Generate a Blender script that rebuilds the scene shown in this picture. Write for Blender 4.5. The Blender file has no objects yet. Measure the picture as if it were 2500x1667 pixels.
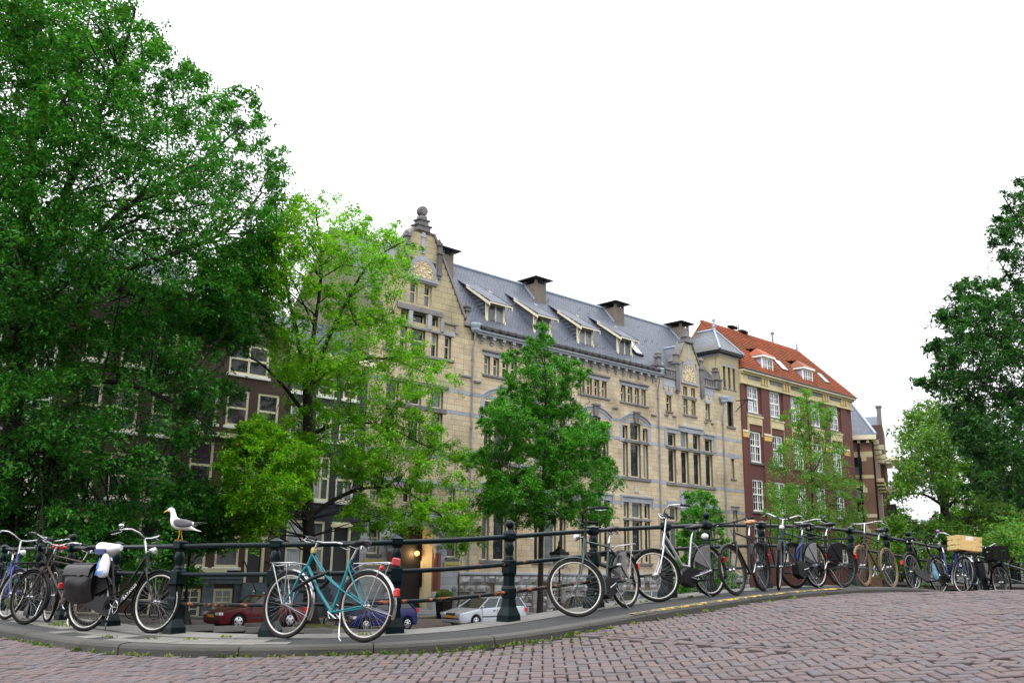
import bpy, bmesh, math, random
import numpy as np
from mathutils import Matrix, Vector
random.seed(7); RNG = np.random.default_rng(7)
scene = bpy.context.scene
COL = scene.collection
R = math.radians
# ------------------------------------------------------------------ camera
# world axes: x right of the lens, y ahead, z up; the far quay is z = 0, the eye is 3 m above it
EYE = 3.0
FPX = 2300.0; PITCH = R(13.5); ROLL = R(.73); TH = R(46.5)
_fw = Vector((0, math.cos(PITCH), math.sin(PITCH))); _u0 = Vector((0, -math.sin(PITCH), math.cos(PITCH)))
_rt = Vector((1, 0, 0)) * math.cos(ROLL) + _u0 * math.sin(ROLL)
_up = Vector((-1, 0, 0)) * math.sin(ROLL) + _u0 * math.cos(ROLL)
cd = bpy.data.cameras.new('camera'); cam = bpy.data.objects.new('camera', cd); COL.objects.link(cam)
cd.sensor_width = 36; cd.lens = FPX / 2500 * 36; cd.clip_start = .1; cd.clip_end = 5000
cam.matrix_world = Matrix(((_rt.x, _up.x, -_fw.x, 0), (_rt.y, _up.y, -_fw.y, 0), (_rt.z, _up.z, -_fw.z, EYE), (0, 0, 0, 1)))
scene.camera = cam
# ------------------------------------------------------------------ overcast daylight
SUN_EL, SUN_AZ = 52, 205
world = bpy.data.worlds.new('World'); scene.world = world; world.use_nodes = True
nt = world.node_tree; nt.nodes.clear()
sky = nt.nodes.new('ShaderNodeTexSky'); sky.sky_type = 'NISHITA'; sky.sun_disc = False
sky.sun_elevation = R(SUN_EL); sky.sun_rotation = R(SUN_AZ); sky.dust_density = 4; sky.air_density = 1; sky.ozone_density = 1
hs = nt.nodes.new('ShaderNodeHueSaturation'); hs.inputs['Saturation'].default_value = .25
cl = nt.nodes.new('ShaderNodeMix'); cl.data_type = 'RGBA'; cl.inputs[0].default_value = .86
# the closed white cloud layer over the blue: brighter overhead than at the horizon, as overcast skies are
tcw = nt.nodes.new('ShaderNodeTexCoord'); spw = nt.nodes.new('ShaderNodeSeparateXYZ'); nt.links.new(tcw.outputs['Generated'], spw.inputs[0])
mrw = nt.nodes.new('ShaderNodeMapRange'); mrw.inputs[1].default_value = 0; mrw.inputs[2].default_value = 1; mrw.inputs[3].default_value = 9.2; mrw.inputs[4].default_value = 23; nt.links.new(spw.outputs[2], mrw.inputs[0])
clc = nt.nodes.new('ShaderNodeCombineColor'); nt.links.new(mrw.outputs[0], clc.inputs[0]); nt.links.new(mrw.outputs[0], clc.inputs[1])
mbw = nt.nodes.new('ShaderNodeMath'); mbw.operation = 'MULTIPLY'; mbw.inputs[1].default_value = 1.05; nt.links.new(mrw.outputs[0], mbw.inputs[0]); nt.links.new(mbw.outputs[0], clc.inputs[2])
nt.links.new(clc.outputs[0], cl.inputs[7])
bg = nt.nodes.new('ShaderNodeBackground'); bg.inputs['Strength'].default_value = .12
wo = nt.nodes.new('ShaderNodeOutputWorld')
nt.links.new(sky.outputs[0], hs.inputs['Color']); nt.links.new(hs.outputs[0], cl.inputs[6])
nt.links.new(cl.outputs[2], bg.inputs[0]); nt.links.new(bg.outputs[0], wo.inputs[0])
sl = bpy.data.lights.new('sun', 'SUN'); sl.energy = 1.0; sl.angle = R(14); sl.color = (1, .96, .9)
so = bpy.data.objects.new('sun', sl); COL.objects.link(so)
so.rotation_euler = (R(90 - SUN_EL), 0, R(180 - SUN_AZ))
scene.view_settings.view_transform = 'Standard'; scene.view_settings.look = 'None'
scene.view_settings.exposure = .38; scene.view_settings.gamma = 1
scene.view_settings.use_curve_mapping = False
scene.cycles.max_bounces = 6; scene.cycles.transparent_max_bounces = 6
scene.cycles.use_denoising = True
# ------------------------------------------------------------------ places
D = Vector((math.sin(TH), math.cos(TH), 0)); NV = Vector((-math.cos(TH), math.sin(TH), 0))
RZ = math.pi / 2 - TH                              # turns local x along the canal, local y away across it
def S(s, n, z=0.0): return D * s + NV * n + Vector((0, 0, z))
def look(px, py): return _rt * ((px - 1250) / FPX) - _up * ((py - 833.5) / FPX) + _fw
def at(px, py, n):                                  # where the sight line of a photo pixel meets the vertical plane n
    v = look(px, py); v = v * (n / v.dot(NV)); return Vector((v.x, v.y, v.z + EYE))
def sn(p): return p.dot(D), p.dot(NV)
_HS = [-30, -6, 0, 3, 5, 6.5, 7.8, 9.4, 11.25, 12.3, 13.6, 15.2, 16.6, 18, 19, 20.5, 22.2, 25, 30, 40, 70]
_HZ = [-1.6, -1.35, -1.0, -.855, -.785, -.735, -.64, -.5, -.375, -.315, -.265, -.235, -.235, -.31, -.375, -.47, -.58, -.85, -1.4, -2.2, -2.6]
def _sm(s): return float(np.interp(s, _HS, _HZ))
def H(s): return EYE + sum(_sm(s + k) for k in (-.8, -.4, 0, .4, .8)) / 5      # pavement height over the humped bridge
def ZQ(s): return float(np.interp(s, [5, 10, 15, 21, 25, 30], [1.3, 1.0, .72, .40, .18, 0]))   # the far quay ramps up to the left hand bridge
def Hroad(s, off): return H(s) - np.interp(s, [5, 10, 20], [.095, .092, .07]) + min(off, 3.2) * .036 * min(1, max(0, (s - 7) / 4))
def edge(t, r, c=(7.9, 11.4)):
    """Point (s, n) of the rounded street corner at run length t for offset radius r; t < 0 left leg, t > 0 bridge leg."""
    q = math.pi / 2 * 3.4
    if t < -q / 2: return c[0] - r, c[1] + (-q / 2 - t)
    if t > q / 2: return c[0] + (t - q / 2), c[1] - r
    a = math.pi + (t + q / 2) / q * math.pi / 2
    return c[0] + r * math.cos(a), c[1] + r * math.sin(a)
R_RAIL, R_KERB = 2.95, 3.98
# ------------------------------------------------------------------ mesh helpers
class MB:
    def __init__(s, M=None): s.v = []; s.f = []; s.m = []; s.sm = []; s.M = M or Matrix(); s.mi = 0
    def add(s, vs, fs, smooth=False):
        b = len(s.v); M = s.M
        s.v += [tuple(M @ Vector(p)) for p in vs]
        for f in fs: s.f.append([b + i for i in f]); s.m.append(s.mi); s.sm.append(smooth)
        return s
    def box(s, x0, x1, y0, y1, z0, z1, bev=0):
        if bev:
            b = bev; xs = (x0, x1); v = []
            for z, i in ((z0, b), (z0 + b, 0), (z1 - b, 0), (z1, b)):
                v += [(x0 + i, y0 + i, z), (x1 - i, y0 + i, z), (x1 - i, y1 - i, z), (x0 + i, y1 - i, z)]
            f = [(3, 2, 1, 0), (12, 13, 14, 15)]
            for k in range(3):
                for j in range(4): f.append((k*4+j, k*4+(j+1) % 4, k*4+4+(j+1) % 4, k*4+4+j))
            return s.add(v, f)
        return s.add([(x0,y0,z0),(x1,y0,z0),(x1,y1,z0),(x0,y1,z0),(x0,y0,z1),(x1,y0,z1),(x1,y1,z1),(x0,y1,z1)],
                     [(3,2,1,0),(4,5,6,7),(0,1,5,4),(1,2,6,5),(2,3,7,6),(3,0,4,7)])
    def frus(s, cx, cy, z0, z1, a, b, a2=None, b2=None):      # square tapered block
        a2 = a if a2 is None else a2; 
        return s.add([(cx-a,cy-a,z0),(cx+a,cy-a,z0),(cx+a,cy+a,z0),(cx-a,cy+a,z0),(cx-b,cy-b,z1),(cx+b,cy-b,z1),(cx+b,cy+b,z1),(cx-b,cy+b,z1)],
                     [(3,2,1,0),(4,5,6,7),(0,1,5,4),(1,2,6,5),(2,3,7,6),(3,0,4,7)])
    def tube(s, pts, r, n=6, cap=True, smooth=True):
        pts = [Vector(p) for p in pts]; k = len(pts); rs = r if isinstance(r, (list, tuple)) else [r] * k
        vs = []; pu = None
        for i, p in enumerate(pts):
            t = (pts[min(i+1, k-1)] - pts[max(i-1, 0)])
            if t.length < 1e-9: t = Vector((0, 0, 1))
            t.normalize()
            if pu is None:
                pu = t.orthogonal().normalized()
            else:
                pu = pu - t * pu.dot(t)
                pu = pu.normalized() if pu.length > 1e-6 else t.orthogonal().normalized()
            w = t.cross(pu)
            for j in range(n):
                a = 2 * math.pi * j / n; vs.append(p + (pu * math.cos(a) + w * math.sin(a)) * rs[i])
        fs = [(i*n+j, i*n+(j+1) % n, (i+1)*n+(j+1) % n, (i+1)*n+j) for i in range(k-1) for j in range(n)]
        s.add(vs, fs, smooth)
        if cap: s.add(vs[:n], [tuple(reversed(range(n)))]); s.add(vs[-n:], [tuple(range(n))])
        return s
    def lathe(s, prof, n=12, c=(0,0,0), axis='z', smooth=True):
        vs = []
        for r, h in prof:
            for j in range(n):
                a = 2 * math.pi * j / n; x, y = r * math.cos(a), r * math.sin(a)
                q = {'z': (x, y, h), 'y': (x, h, -y), 'x': (h, x, y)}[axis]
                vs.append((c[0]+q[0], c[1]+q[1], c[2]+q[2]))
        k = len(prof)
        fs = [(i*n+j, i*n+(j+1) % n, (i+1)*n+(j+1) % n, (i+1)*n+j) for i in range(k-1) for j in range(n)]
        s.add(vs, fs, smooth)
        if prof[0][0] > 1e-4: s.add(vs[:n], [tuple(reversed(range(n)))])
        if prof[-1][0] > 1e-4: s.add(vs[-n:], [tuple(range(n))])
        return s
    def ball(s, c, r, n=10, sc=(1,1,1)):
        m = n // 2 + 1; vs = []; 
        for i in range(m + 1):
            a = math.pi * i / m
            for j in range(n):
                b = 2 * math.pi * j / n
                vs.append((c[0]+r*sc[0]*math.sin(a)*math.cos(b), c[1]+r*sc[1]*math.sin(a)*math.sin(b), c[2]-r*sc[2]*math.cos(a)))
        fs = [(i*n+j, i*n+(j+1) % n, (i+1)*n+(j+1) % n, (i+1)*n+j) for i in range(m) for j in range(n)]
        return s.add(vs, fs, True)
    def prism(s, poly, y0, y1, plane='xz'):                    # outline in x,z pushed from y0 to y1
        k = len(poly); f3 = {'xz': lambda a, b, c: (a, c, b), 'xy': lambda a, b, c: (a, b, c), 'yz': lambda a, b, c: (c, a, b)}[plane]
        v = [f3(a, b, y0) for a, b in poly] + [f3(a, b, y1) for a, b in poly]
        return s.add(v, [tuple(range(k)), tuple(range(2*k-1, k-1, -1))] + [((i+1) % k, i, k+i, k+(i+1) % k) for i in range(k)])
    def torus(s, R_, r, n=32, m=8, c=(0,0,0), sc=1):          # ring in the x,z plane
        vs = []
        for i in range(n):
            a = 2*math.pi*i/n
            for j in range(m):
                b = 2*math.pi*j/m; q = R_ + r*math.cos(b)
                vs.append((c[0]+q*math.cos(a), c[1]+r*sc*math.sin(b), c[2]+q*math.sin(a)))
        return s.add(vs, [(i*m+j, ((i+1)%n)*m+j, ((i+1)%n)*m+(j+1)%m, i*m+(j+1)%m) for i in range(n) for j in range(m)], True)
    def quad(s, *p): return s.add(p, [tuple(range(len(p)))])
    def mesh(s, name, mats):
        me = bpy.data.meshes.new(name); me.from_pydata(s.v, [], s.f)
        for m in (mats if isinstance(mats, (list, tuple)) else [mats]): me.materials.append(m)
        if len(me.polygons) == len(s.sm):
            me.polygons.foreach_set('use_smooth', s.sm); me.polygons.foreach_set('material_index', s.m)
        me.update(); return me
    def build(s, name, mats, parent=None, loc=None, mat4=None):
        return link(name, s.mesh(name, mats), parent, loc, mat4)
def link(name, me, parent=None, loc=None, mat4=None):
    o = bpy.data.objects.new(name, me); COL.objects.link(o)
    if parent is not None: o.parent = parent
    if loc is not None: o.location = loc
    if mat4 is not None: o.matrix_basis = mat4
    return o
def tag(o, label=None, cat=None, group=None, kind=None):
    if label: o['label'] = label
    if cat: o['category'] = cat
    if group: o['group'] = group
    if kind: o['kind'] = kind
    return o
def thing(name, label, cat, loc=(0,0,0), rz=0.0, group=None):
    o = bpy.data.objects.new(name, None); COL.objects.link(o); o.empty_display_size = .3
    o.location = loc; o.rotation_euler = (0, 0, rz); return tag(o, label, cat, group)
def struct(name, mb, m, loc=None, rz=None):
    o = mb.build(name, m, None, loc); o['kind'] = 'structure'
    if rz is not None: o.rotation_euler = (0, 0, rz)
    return o
def copy_tree(o, parent=None):
    c = o.copy(); COL.objects.link(c)
    if parent is not None: c.parent = parent
    for ch in list(o.children): copy_tree(ch, c)
    return c
def text_mesh(name, body, size, m, parent, mat4, extrude=.003, spacing=1.0):
    cu = bpy.data.curves.new(name, 'FONT'); cu.body = body; cu.size = size; cu.extrude = extrude; cu.align_x = 'CENTER'; cu.align_y = 'CENTER'
    cu.space_character = spacing
    t = bpy.data.objects.new(name + '_tmp', cu); COL.objects.link(t)
    dg = bpy.context.evaluated_depsgraph_get()
    me = bpy.data.meshes.new_from_object(t.evaluated_get(dg)); me.name = name
    bpy.data.objects.remove(t); bpy.data.curves.remove(cu)
    me.materials.clear(); me.materials.append(m)
    return link(name, me, parent, None, mat4)
# ------------------------------------------------------------------ materials
def newmat(name):
    m = bpy.data.materials.new(name); m.use_nodes = True; t = m.node_tree
    b = t.nodes['Principled BSDF']; return m, t, b, t.nodes, t.links
def rgb(c): return (c[0], c[1], c[2], 1)
def ramp(nd, stops, mode='LINEAR'):
    r = nd.new('ShaderNodeValToRGB'); r.color_ramp.interpolation = mode; e = r.color_ramp.elements
    while len(e) < len(stops): e.new(.5)
    for k, (p, c) in enumerate(stops): e[k].position = p; e[k].color = rgb(c)
    return r
def rnd(nd, lk):                                    # one random number per loose piece and per object
    g = nd.new('ShaderNodeNewGeometry'); o = nd.new('ShaderNodeObjectInfo'); a = nd.new('ShaderNodeMath'); a.operation = 'ADD'
    f = nd.new('ShaderNodeMath'); f.operation = 'FRACT'
    lk.new(g.outputs['Random Per Island'], a.inputs[0]); lk.new(o.outputs['Random'], a.inputs[1]); lk.new(a.outputs[0], f.inputs[0]); return f
def noise(nd, lk, scale, detail=4, rough=.6, coord='Object', vec=None):
    n = nd.new('ShaderNodeTexNoise'); n.inputs['Scale'].default_value = scale; n.inputs['Detail'].default_value = detail; n.inputs['Roughness'].default_value = rough
    if vec is None:
        t = nd.new('ShaderNodeTexCoord'); vec = t.outputs[coord]
    lk.new(vec, n.inputs['Vector']); return n
def mixc(nd, lk, fac, a, b, mode='MIX'):
    m = nd.new('ShaderNodeMix'); m.data_type = 'RGBA'; m.blend_type = mode
    for s, i in ((fac, 0), (a, 6), (b, 7)):
        if isinstance(s, (int, float)): m.inputs[i].default_value = s
        elif isinstance(s, tuple): m.inputs[i].default_value = rgb(s)
        else: lk.new(s, m.inputs[i])
    return m.outputs[2]
def bump(nd, lk, b, h, strength=.3, dist=.02):
    n = nd.new('ShaderNodeBump'); n.inputs['Strength'].default_value = strength; n.inputs['Distance'].default_value = dist
    lk.new(h, n.inputs['Height']); lk.new(n.outputs[0], b.inputs['Normal'])
def plain(name, c, rough=.6, metal=0.0, var=.25, scale=8, bmp=0.0, spec=None, coat=0):
    m, t, b, nd, lk = newmat(name)
    n = noise(nd, lk, scale)
    lo = tuple(x * (1 - var) for x in c); hi = tuple(min(1, x * (1 + var)) for x in c)
    r = ramp(nd, [(.3, lo), (.7, hi)]); lk.new(n.outputs[0], r.inputs[0]); lk.new(r.outputs[0], b.inputs['Base Color'])
    b.inputs['Roughness'].default_value = rough; b.inputs['Metallic'].default_value = metal
    if spec is not None: b.inputs['Specular IOR Level'].default_value = spec
    if coat: b.inputs['Coat Weight'].default_value = coat; b.inputs['Coat Roughness'].default_value = .05
    if bmp: bump(nd, lk, b, n.outputs[0], bmp, .02)
    return m
def stones(name, cols, rough=.85, stain=(.25,.22,.17), stain_amt=.5, sc=.35, fine=9, bmp=.25):
    """Masonry: a colour of its own for every block, weather stains and grain."""
    m, t, b, nd, lk = newmat(name); f = rnd(nd, lk)
    r = ramp(nd, [(i / len(cols), c) for i, c in enumerate(cols)], 'CONSTANT'); lk.new(f.outputs[0], r.inputs[0])
    n1 = noise(nd, lk, sc, 6, .65); rr = ramp(nd, [(.48, (0,0,0)), (.72, (1,1,1))]); lk.new(n1.outputs[0], rr.inputs[0])
    mu = nd.new('ShaderNodeMath'); mu.operation = 'MULTIPLY'; mu.inputs[1].default_value = stain_amt; lk.new(rr.outputs[0], mu.inputs[0])
    c1 = mixc(nd, lk, mu.outputs[0], r.outputs[0], stain)
    n2 = noise(nd, lk, fine, 8, .7); c2 = mixc(nd, lk, .35, c1, mixc(nd, lk, n2.outputs[0], (.0,.0,.0), (1,1,1)), 'OVERLAY')
    lk.new(c2, b.inputs['Base Color']); b.inputs['Roughness'].default_value = rough
    bump(nd, lk, b, n2.outputs[0], bmp, .03); return m
def bricks(name, c1, c2, mortar, bw=.22, bh=.062, ms=.011, rough=.9, stain=.35, tint=(.05,.04,.035)):
    m, t, b, nd, lk = newmat(name)
    tc = nd.new('ShaderNodeTexCoord'); sp = nd.new('ShaderNodeSeparateXYZ'); lk.new(tc.outputs['Object'], sp.inputs[0])
    ad = nd.new('ShaderNodeMath'); ad.operation = 'ADD'; lk.new(sp.outputs[0], ad.inputs[0]); lk.new(sp.outputs[1], ad.inputs[1])
    cm = nd.new('ShaderNodeCombineXYZ'); lk.new(ad.outputs[0], cm.inputs[0]); lk.new(sp.outputs[2], cm.inputs[1])
    br = nd.new('ShaderNodeTexBrick'); lk.new(cm.outputs[0], br.inputs['Vector'])
    br.inputs['Color1'].default_value = rgb(c1); br.inputs['Color2'].default_value = rgb(c2); br.inputs['Mortar'].default_value = rgb(mortar)
    br.inputs['Scale'].default_value = 1; br.inputs['Brick Width'].default_value = bw; br.inputs['Row Height'].default_value = bh; br.inputs['Mortar Size'].default_value = ms
    n = noise(nd, lk, .5, 6, .65); rr = ramp(nd, [(.42, (0,0,0)), (.75, (1,1,1))]); lk.new(n.outputs[0], rr.inputs[0])
    mu = nd.new('ShaderNodeMath'); mu.operation = 'MULTIPLY'; mu.inputs[1].default_value = stain; lk.new(rr.outputs[0], mu.inputs[0])
    c = mixc(nd, lk, mu.outputs[0], br.outputs[0], tint)
    n2 = noise(nd, lk, 14, 4); c = mixc(nd, lk, .3, c, mixc(nd, lk, n2.outputs[0], (0,0,0), (1,1,1)), 'OVERLAY')
    lk.new(c, b.inputs['Base Color']); b.inputs['Roughness'].default_value = rough
    iv = nd.new('ShaderNodeMath'); iv.operation = 'SUBTRACT'; iv.inputs[0].default_value = 1; lk.new(br.outputs['Fac'], iv.inputs[1])
    bump(nd, lk, b, iv.outputs[0], .4, .012); return m
def slates(name, c1, c2, joint, bw=.3, bh=.16, moss=.0):
    m, t, b, nd, lk = newmat(name)
    tc = nd.new('ShaderNodeTexCoord'); sp = nd.new('ShaderNodeSeparateXYZ'); lk.new(tc.outputs['Object'], sp.inputs[0])
    ad = nd.new('ShaderNodeMath'); ad.operation = 'ADD'; lk.new(sp.outputs[0], ad.inputs[0])
    y5 = nd.new('ShaderNodeMath'); y5.operation = 'MULTIPLY'; y5.inputs[1].default_value = .0; lk.new(sp.outputs[1], y5.inputs[0]); lk.new(y5.outputs[0], ad.inputs[1])
    cm = nd.new('ShaderNodeCombineXYZ'); lk.new(ad.outputs[0], cm.inputs[0]); lk.new(sp.outputs[2], cm.inputs[1])
    br = nd.new('ShaderNodeTexBrick'); lk.new(cm.outputs[0], br.inputs['Vector'])
    br.inputs['Color1'].default_value = rgb(c1); br.inputs['Color2'].default_value = rgb(c2); br.inputs['Mortar'].default_value = rgb(joint)
    br.inputs['Scale'].default_value = 1; br.inputs['Brick Width'].default_value = bw; br.inputs['Row Height'].default_value = bh; br.inputs['Mortar Size'].default_value = .018
    n = noise(nd, lk, .8, 6, .7); rr = ramp(nd, [(.45, (0,0,0)), (.7, (1,1,1))]); lk.new(n.outputs[0], rr.inputs[0])
    mu = nd.new('ShaderNodeMath'); mu.operation = 'MULTIPLY'; mu.inputs[1].default_value = .35 + moss; lk.new(rr.outputs[0], mu.inputs[0])
    c = mixc(nd, lk, mu.outputs[0], br.outputs[0], (.11,.10,.04) if moss else (.05,.055,.065))
    lk.new(c, b.inputs['Base Color']); b.inputs['Roughness'].default_value = .55; b.inputs['Specular IOR Level'].default_value = .35
    iv = nd.new('ShaderNodeMath'); iv.operation = 'SUBTRACT'; iv.inputs[0].default_value = 1; lk.new(br.outputs['Fac'], iv.inputs[1])
    bump(nd, lk, b, iv.outputs[0], .6, .02); return m
def glassy(name, c, rough=.04, var=0.0, light=None, f=.35):
    """Window glass before a dark room; with light, some panes show pale blinds or curtains behind them."""
    m, t, b, nd, lk = newmat(name)
    if light:
        q = rnd(nd, lk); r = ramp(nd, [(0, c), (1 - f, light), (1 - f * .4, tuple(x * .55 for x in light))], 'CONSTANT'); lk.new(q.outputs[0], r.inputs[0])
        w = nd.new('ShaderNodeTexWave'); w.inputs['Scale'].default_value = 3; w.inputs['Distortion'].default_value = 1.5
        tc = nd.new('ShaderNodeTexCoord'); lk.new(tc.outputs['Object'], w.inputs['Vector'])
        cc = mixc(nd, lk, .35, r.outputs[0], w.outputs[0], 'MULTIPLY'); lk.new(cc, b.inputs['Base Color'])
    else: b.inputs['Base Color'].default_value = rgb(c)
    b.inputs['Roughness'].default_value = rough; b.inputs['Specular IOR Level'].default_value = .5
    n = noise(nd, lk, 1.3, 2); bump(nd, lk, b, n.outputs[0], .05, .05); return m
def leafmat(name, dark, mid, lite, trans=.35, brown=None):
    m, t, b, nd, lk = newmat(name); nd.remove(b); dark, mid, lite = [tuple(min(.6, x * 1.3) for x in k) for k in (dark, mid, lite)]
    q = rnd(nd, lk); st = [(0, dark), (.45, mid), (.9, lite)]
    if brown: st += [(.975, brown)]
    r = ramp(nd, st); lk.new(q.outputs[0], r.inputs[0])
    n = noise(nd, lk, .55, 3); nr = ramp(nd, [(.3, (.55,.6,.6)), (.7, (1.25,1.2,1))]); lk.new(n.outputs[0], nr.inputs[0])
    c = mixc(nd, lk, 1.0, r.outputs[0], nr.outputs[0], 'MULTIPLY')
    pb = nd.new('ShaderNodeBsdfPrincipled'); pb.inputs['Roughness'].default_value = .5; pb.inputs['Specular IOR Level'].default_value = .35; lk.new(c, pb.inputs['Base Color'])
    tr = nd.new('ShaderNodeBsdfTranslucent'); tcn = mixc(nd, lk, 1.0, c, (1.5,1.7,.6), 'MULTIPLY'); lk.new(tcn, tr.inputs[0])
    mx = nd.new('ShaderNodeMixShader'); mx.inputs[0].default_value = trans; lk.new(pb.outputs[0], mx.inputs[1]); lk.new(tr.outputs[0], mx.inputs[2])
    lk.new(mx.outputs[0], nd['Material Output'].inputs[0]); return m
def flaked(name, paint, rust, amount, rough=.35):
    """Painted iron with paint flaked down to rust."""
    m, t, b, nd, lk = newmat(name)
    n = noise(nd, lk, 9, 8, .7); r = ramp(nd, [(amount, (0,0,0)), (amount + .03, (1,1,1))]); lk.new(n.outputs[0], r.inputs[0])
    n2 = noise(nd, lk, 30, 4); rc = ramp(nd, [(.35, tuple(x * .35 for x in rust)), (.65, rust)]); lk.new(n2.outputs[0], rc.inputs[0])
    n3 = noise(nd, lk, 3, 3); pc = ramp(nd, [(.3, tuple(x * .7 for x in paint)), (.7, tuple(x * 1.3 for x in paint))]); lk.new(n3.outputs[0], pc.inputs[0])
    c = mixc(nd, lk, r.outputs[0], pc.outputs[0], rc.outputs[0]); lk.new(c, b.inputs['Base Color'])
    ro = nd.new('ShaderNodeMapRange'); ro.inputs[3].default_value = rough; ro.inputs[4].default_value = .85; lk.new(r.outputs[0], ro.inputs[0]); lk.new(ro.outputs[0], b.inputs['Roughness'])
    bump(nd, lk, b, n.outputs[0], .25, .004); return m
M = {}
M['sand'] = stones('sandstone', [(.53,.43,.285),(.51,.415,.28),(.555,.455,.30),(.49,.405,.27),(.525,.41,.265),(.545,.46,.32),(.47,.40,.275)], stain=(.21,.175,.115), stain_amt=.75)
M['sandjoint'] = plain('sandstone joint', (.17,.14,.09), .95)
M['olive'] = stones('gable sandstone', [(.41,.35,.21),(.39,.34,.205),(.435,.37,.22),(.375,.335,.21),(.43,.355,.21)], stain=(.15,.13,.08), stain_amt=.7)
M['blue'] = stones('bluestone', [(.31,.33,.37),(.33,.35,.39),(.30,.315,.35),(.35,.37,.41)], stain=(.12,.11,.10), stain_amt=.6)
M['trim'] = stones('weathered trim', [(.17,.165,.165),(.21,.20,.195),(.15,.145,.14)], stain=(.055,.05,.045), stain_amt=.85, sc=.7)
M['ashlar'] = stones('pale grey ashlar', [(.34,.36,.39),(.39,.41,.44),(.36,.37,.39),(.42,.43,.45)], stain=(.2,.2,.2), stain_amt=.4)
M['rustic'] = stones('rough grey stone', [(.27,.28,.29),(.34,.34,.35),(.30,.30,.30),(.22,.22,.22)], stain=(.1,.1,.1), stain_amt=.6, fine=5, bmp=.9)
M['dark'] = plain('dark recess', (.012,.012,.014), .8)
M['lead'] = plain('grey lead', (.30,.36,.44), .5)
M['blackgut'] = plain('gutter', (.035,.035,.036), .6, var=.6, scale=2)
M['pipe'] = plain('drain pipe grey', (.22,.24,.28), .5)
M['relief'] = plain('cream carved stone', (.55,.46,.29), .85, var=.4, scale=5, bmp=.6)
M['slate'] = slates('slate roof', (.125,.145,.185), (.10,.115,.15), (.035,.04,.05))
M['slate2'] = slates('mossy slate', (.19,.21,.24), (.15,.165,.19), (.06,.065,.075), moss=.35)
M['chim'] = bricks('chimney brick', (.17,.135,.10), (.14,.115,.09), (.2,.18,.15))
M['redbr'] = bricks('dark red brick', (.175,.038,.026), (.135,.030,.021), (.085,.055,.05))
M['brown'] = bricks('brown brick', (.095,.042,.028), (.07,.033,.023), (.07,.06,.05))
M['dkbrown'] = bricks('dark brown brick', (.060,.032,.022), (.045,.025,.019), (.05,.045,.04))
M['orange'] = bricks('orange brown brick', (.21,.10,.055), (.17,.08,.045), (.18,.14,.10))
M['navy'] = bricks('navy painted brick', (.018,.022,.045), (.015,.019,.038), (.010,.012,.025), rough=.6)
M['cream'] = plain('cream paint', (.72,.66,.46), .5, var=.08)
M['creamst'] = stones('cream stone', [(.55,.47,.27),(.50,.42,.24),(.58,.52,.36)], stain=(.22,.19,.12), stain_amt=.5)
M['yellow'] = plain('ochre stone', (.62,.40,.12), .8)
M['white'] = plain('white paint', (.80,.80,.76), .45, var=.06)
M['bluegrey'] = plain('blue grey plaster', (.10,.135,.165), .7, var=.25, scale=3)
M['glass'] = glassy('dark window glass', (.016,.020,.026))
M['glassc'] = glassy('window glass with blinds', (.02,.024,.03), light=(.26,.31,.34), f=.26)
M['glassp'] = glassy('window glass purple curtain', (.02,.015,.022), light=(.10,.05,.10), f=.5)
M['glassw'] = glassy('window glass net curtain', (.10,.12,.14), light=(.42,.46,.50), f=.6)
M['sky'] = glassy('roof light glass', (.45,.5,.55), .02)
M['door'] = plain('black green door', (.010,.012,.014), .35)
M['black'] = plain('black iron', (.006,.006,.007), .5, spec=.25)
M['brass'] = plain('brass plate', (.42,.36,.12), .45, .3, var=.15)
M['engr'] = plain('engraved lettering', (.09,.07,.02), .7)
M['granite'] = plain('red granite', (.16,.055,.04), .3, var=.5, scale=30)
def dull(k, v):
    for n in M[k].node_tree.nodes:
        if n.type == 'BSDF_PRINCIPLED': n.inputs['Specular IOR Level'].default_value = v
M['iron'] = flaked('green black railing paint', (.0035,.011,.013), (.36,.13,.04), .71, .3)
M['ironr'] = flaked('rusting railing paint', (.004,.011,.013), (.38,.13,.045), .62, .35)
M['ironb'] = flaked('badly rusted railing paint', (.0045,.011,.013), (.42,.15,.055), .53, .4)
M['bark'] = plain('dark bark', (.016,.013,.010), .95, var=.6, scale=6, bmp=.8)
M['barkg'] = plain('mossy bark', (.03,.028,.013), .95, var=.6, scale=6, bmp=.8)
M['soil'] = plain('joint soil', (.007,.006,.005), 1, var=.5, scale=12)
M['water'] = plain('canal water', (.012,.018,.012), .08, var=.2, bmp=.15, scale=2)
M['asph'] = plain('asphalt pavement', (.033,.0345,.035), .95, var=.35, scale=55, bmp=.35)
M['road2'] = plain('quay paving', (.13,.105,.095), .95, var=.3, scale=3, bmp=.3)
M['moss'] = plain('moss and earth', (.085,.085,.025), 1, var=.6, scale=3, bmp=.5)
for k in ('iron', 'ironr', 'ironb'): dull(k, .18)
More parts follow.
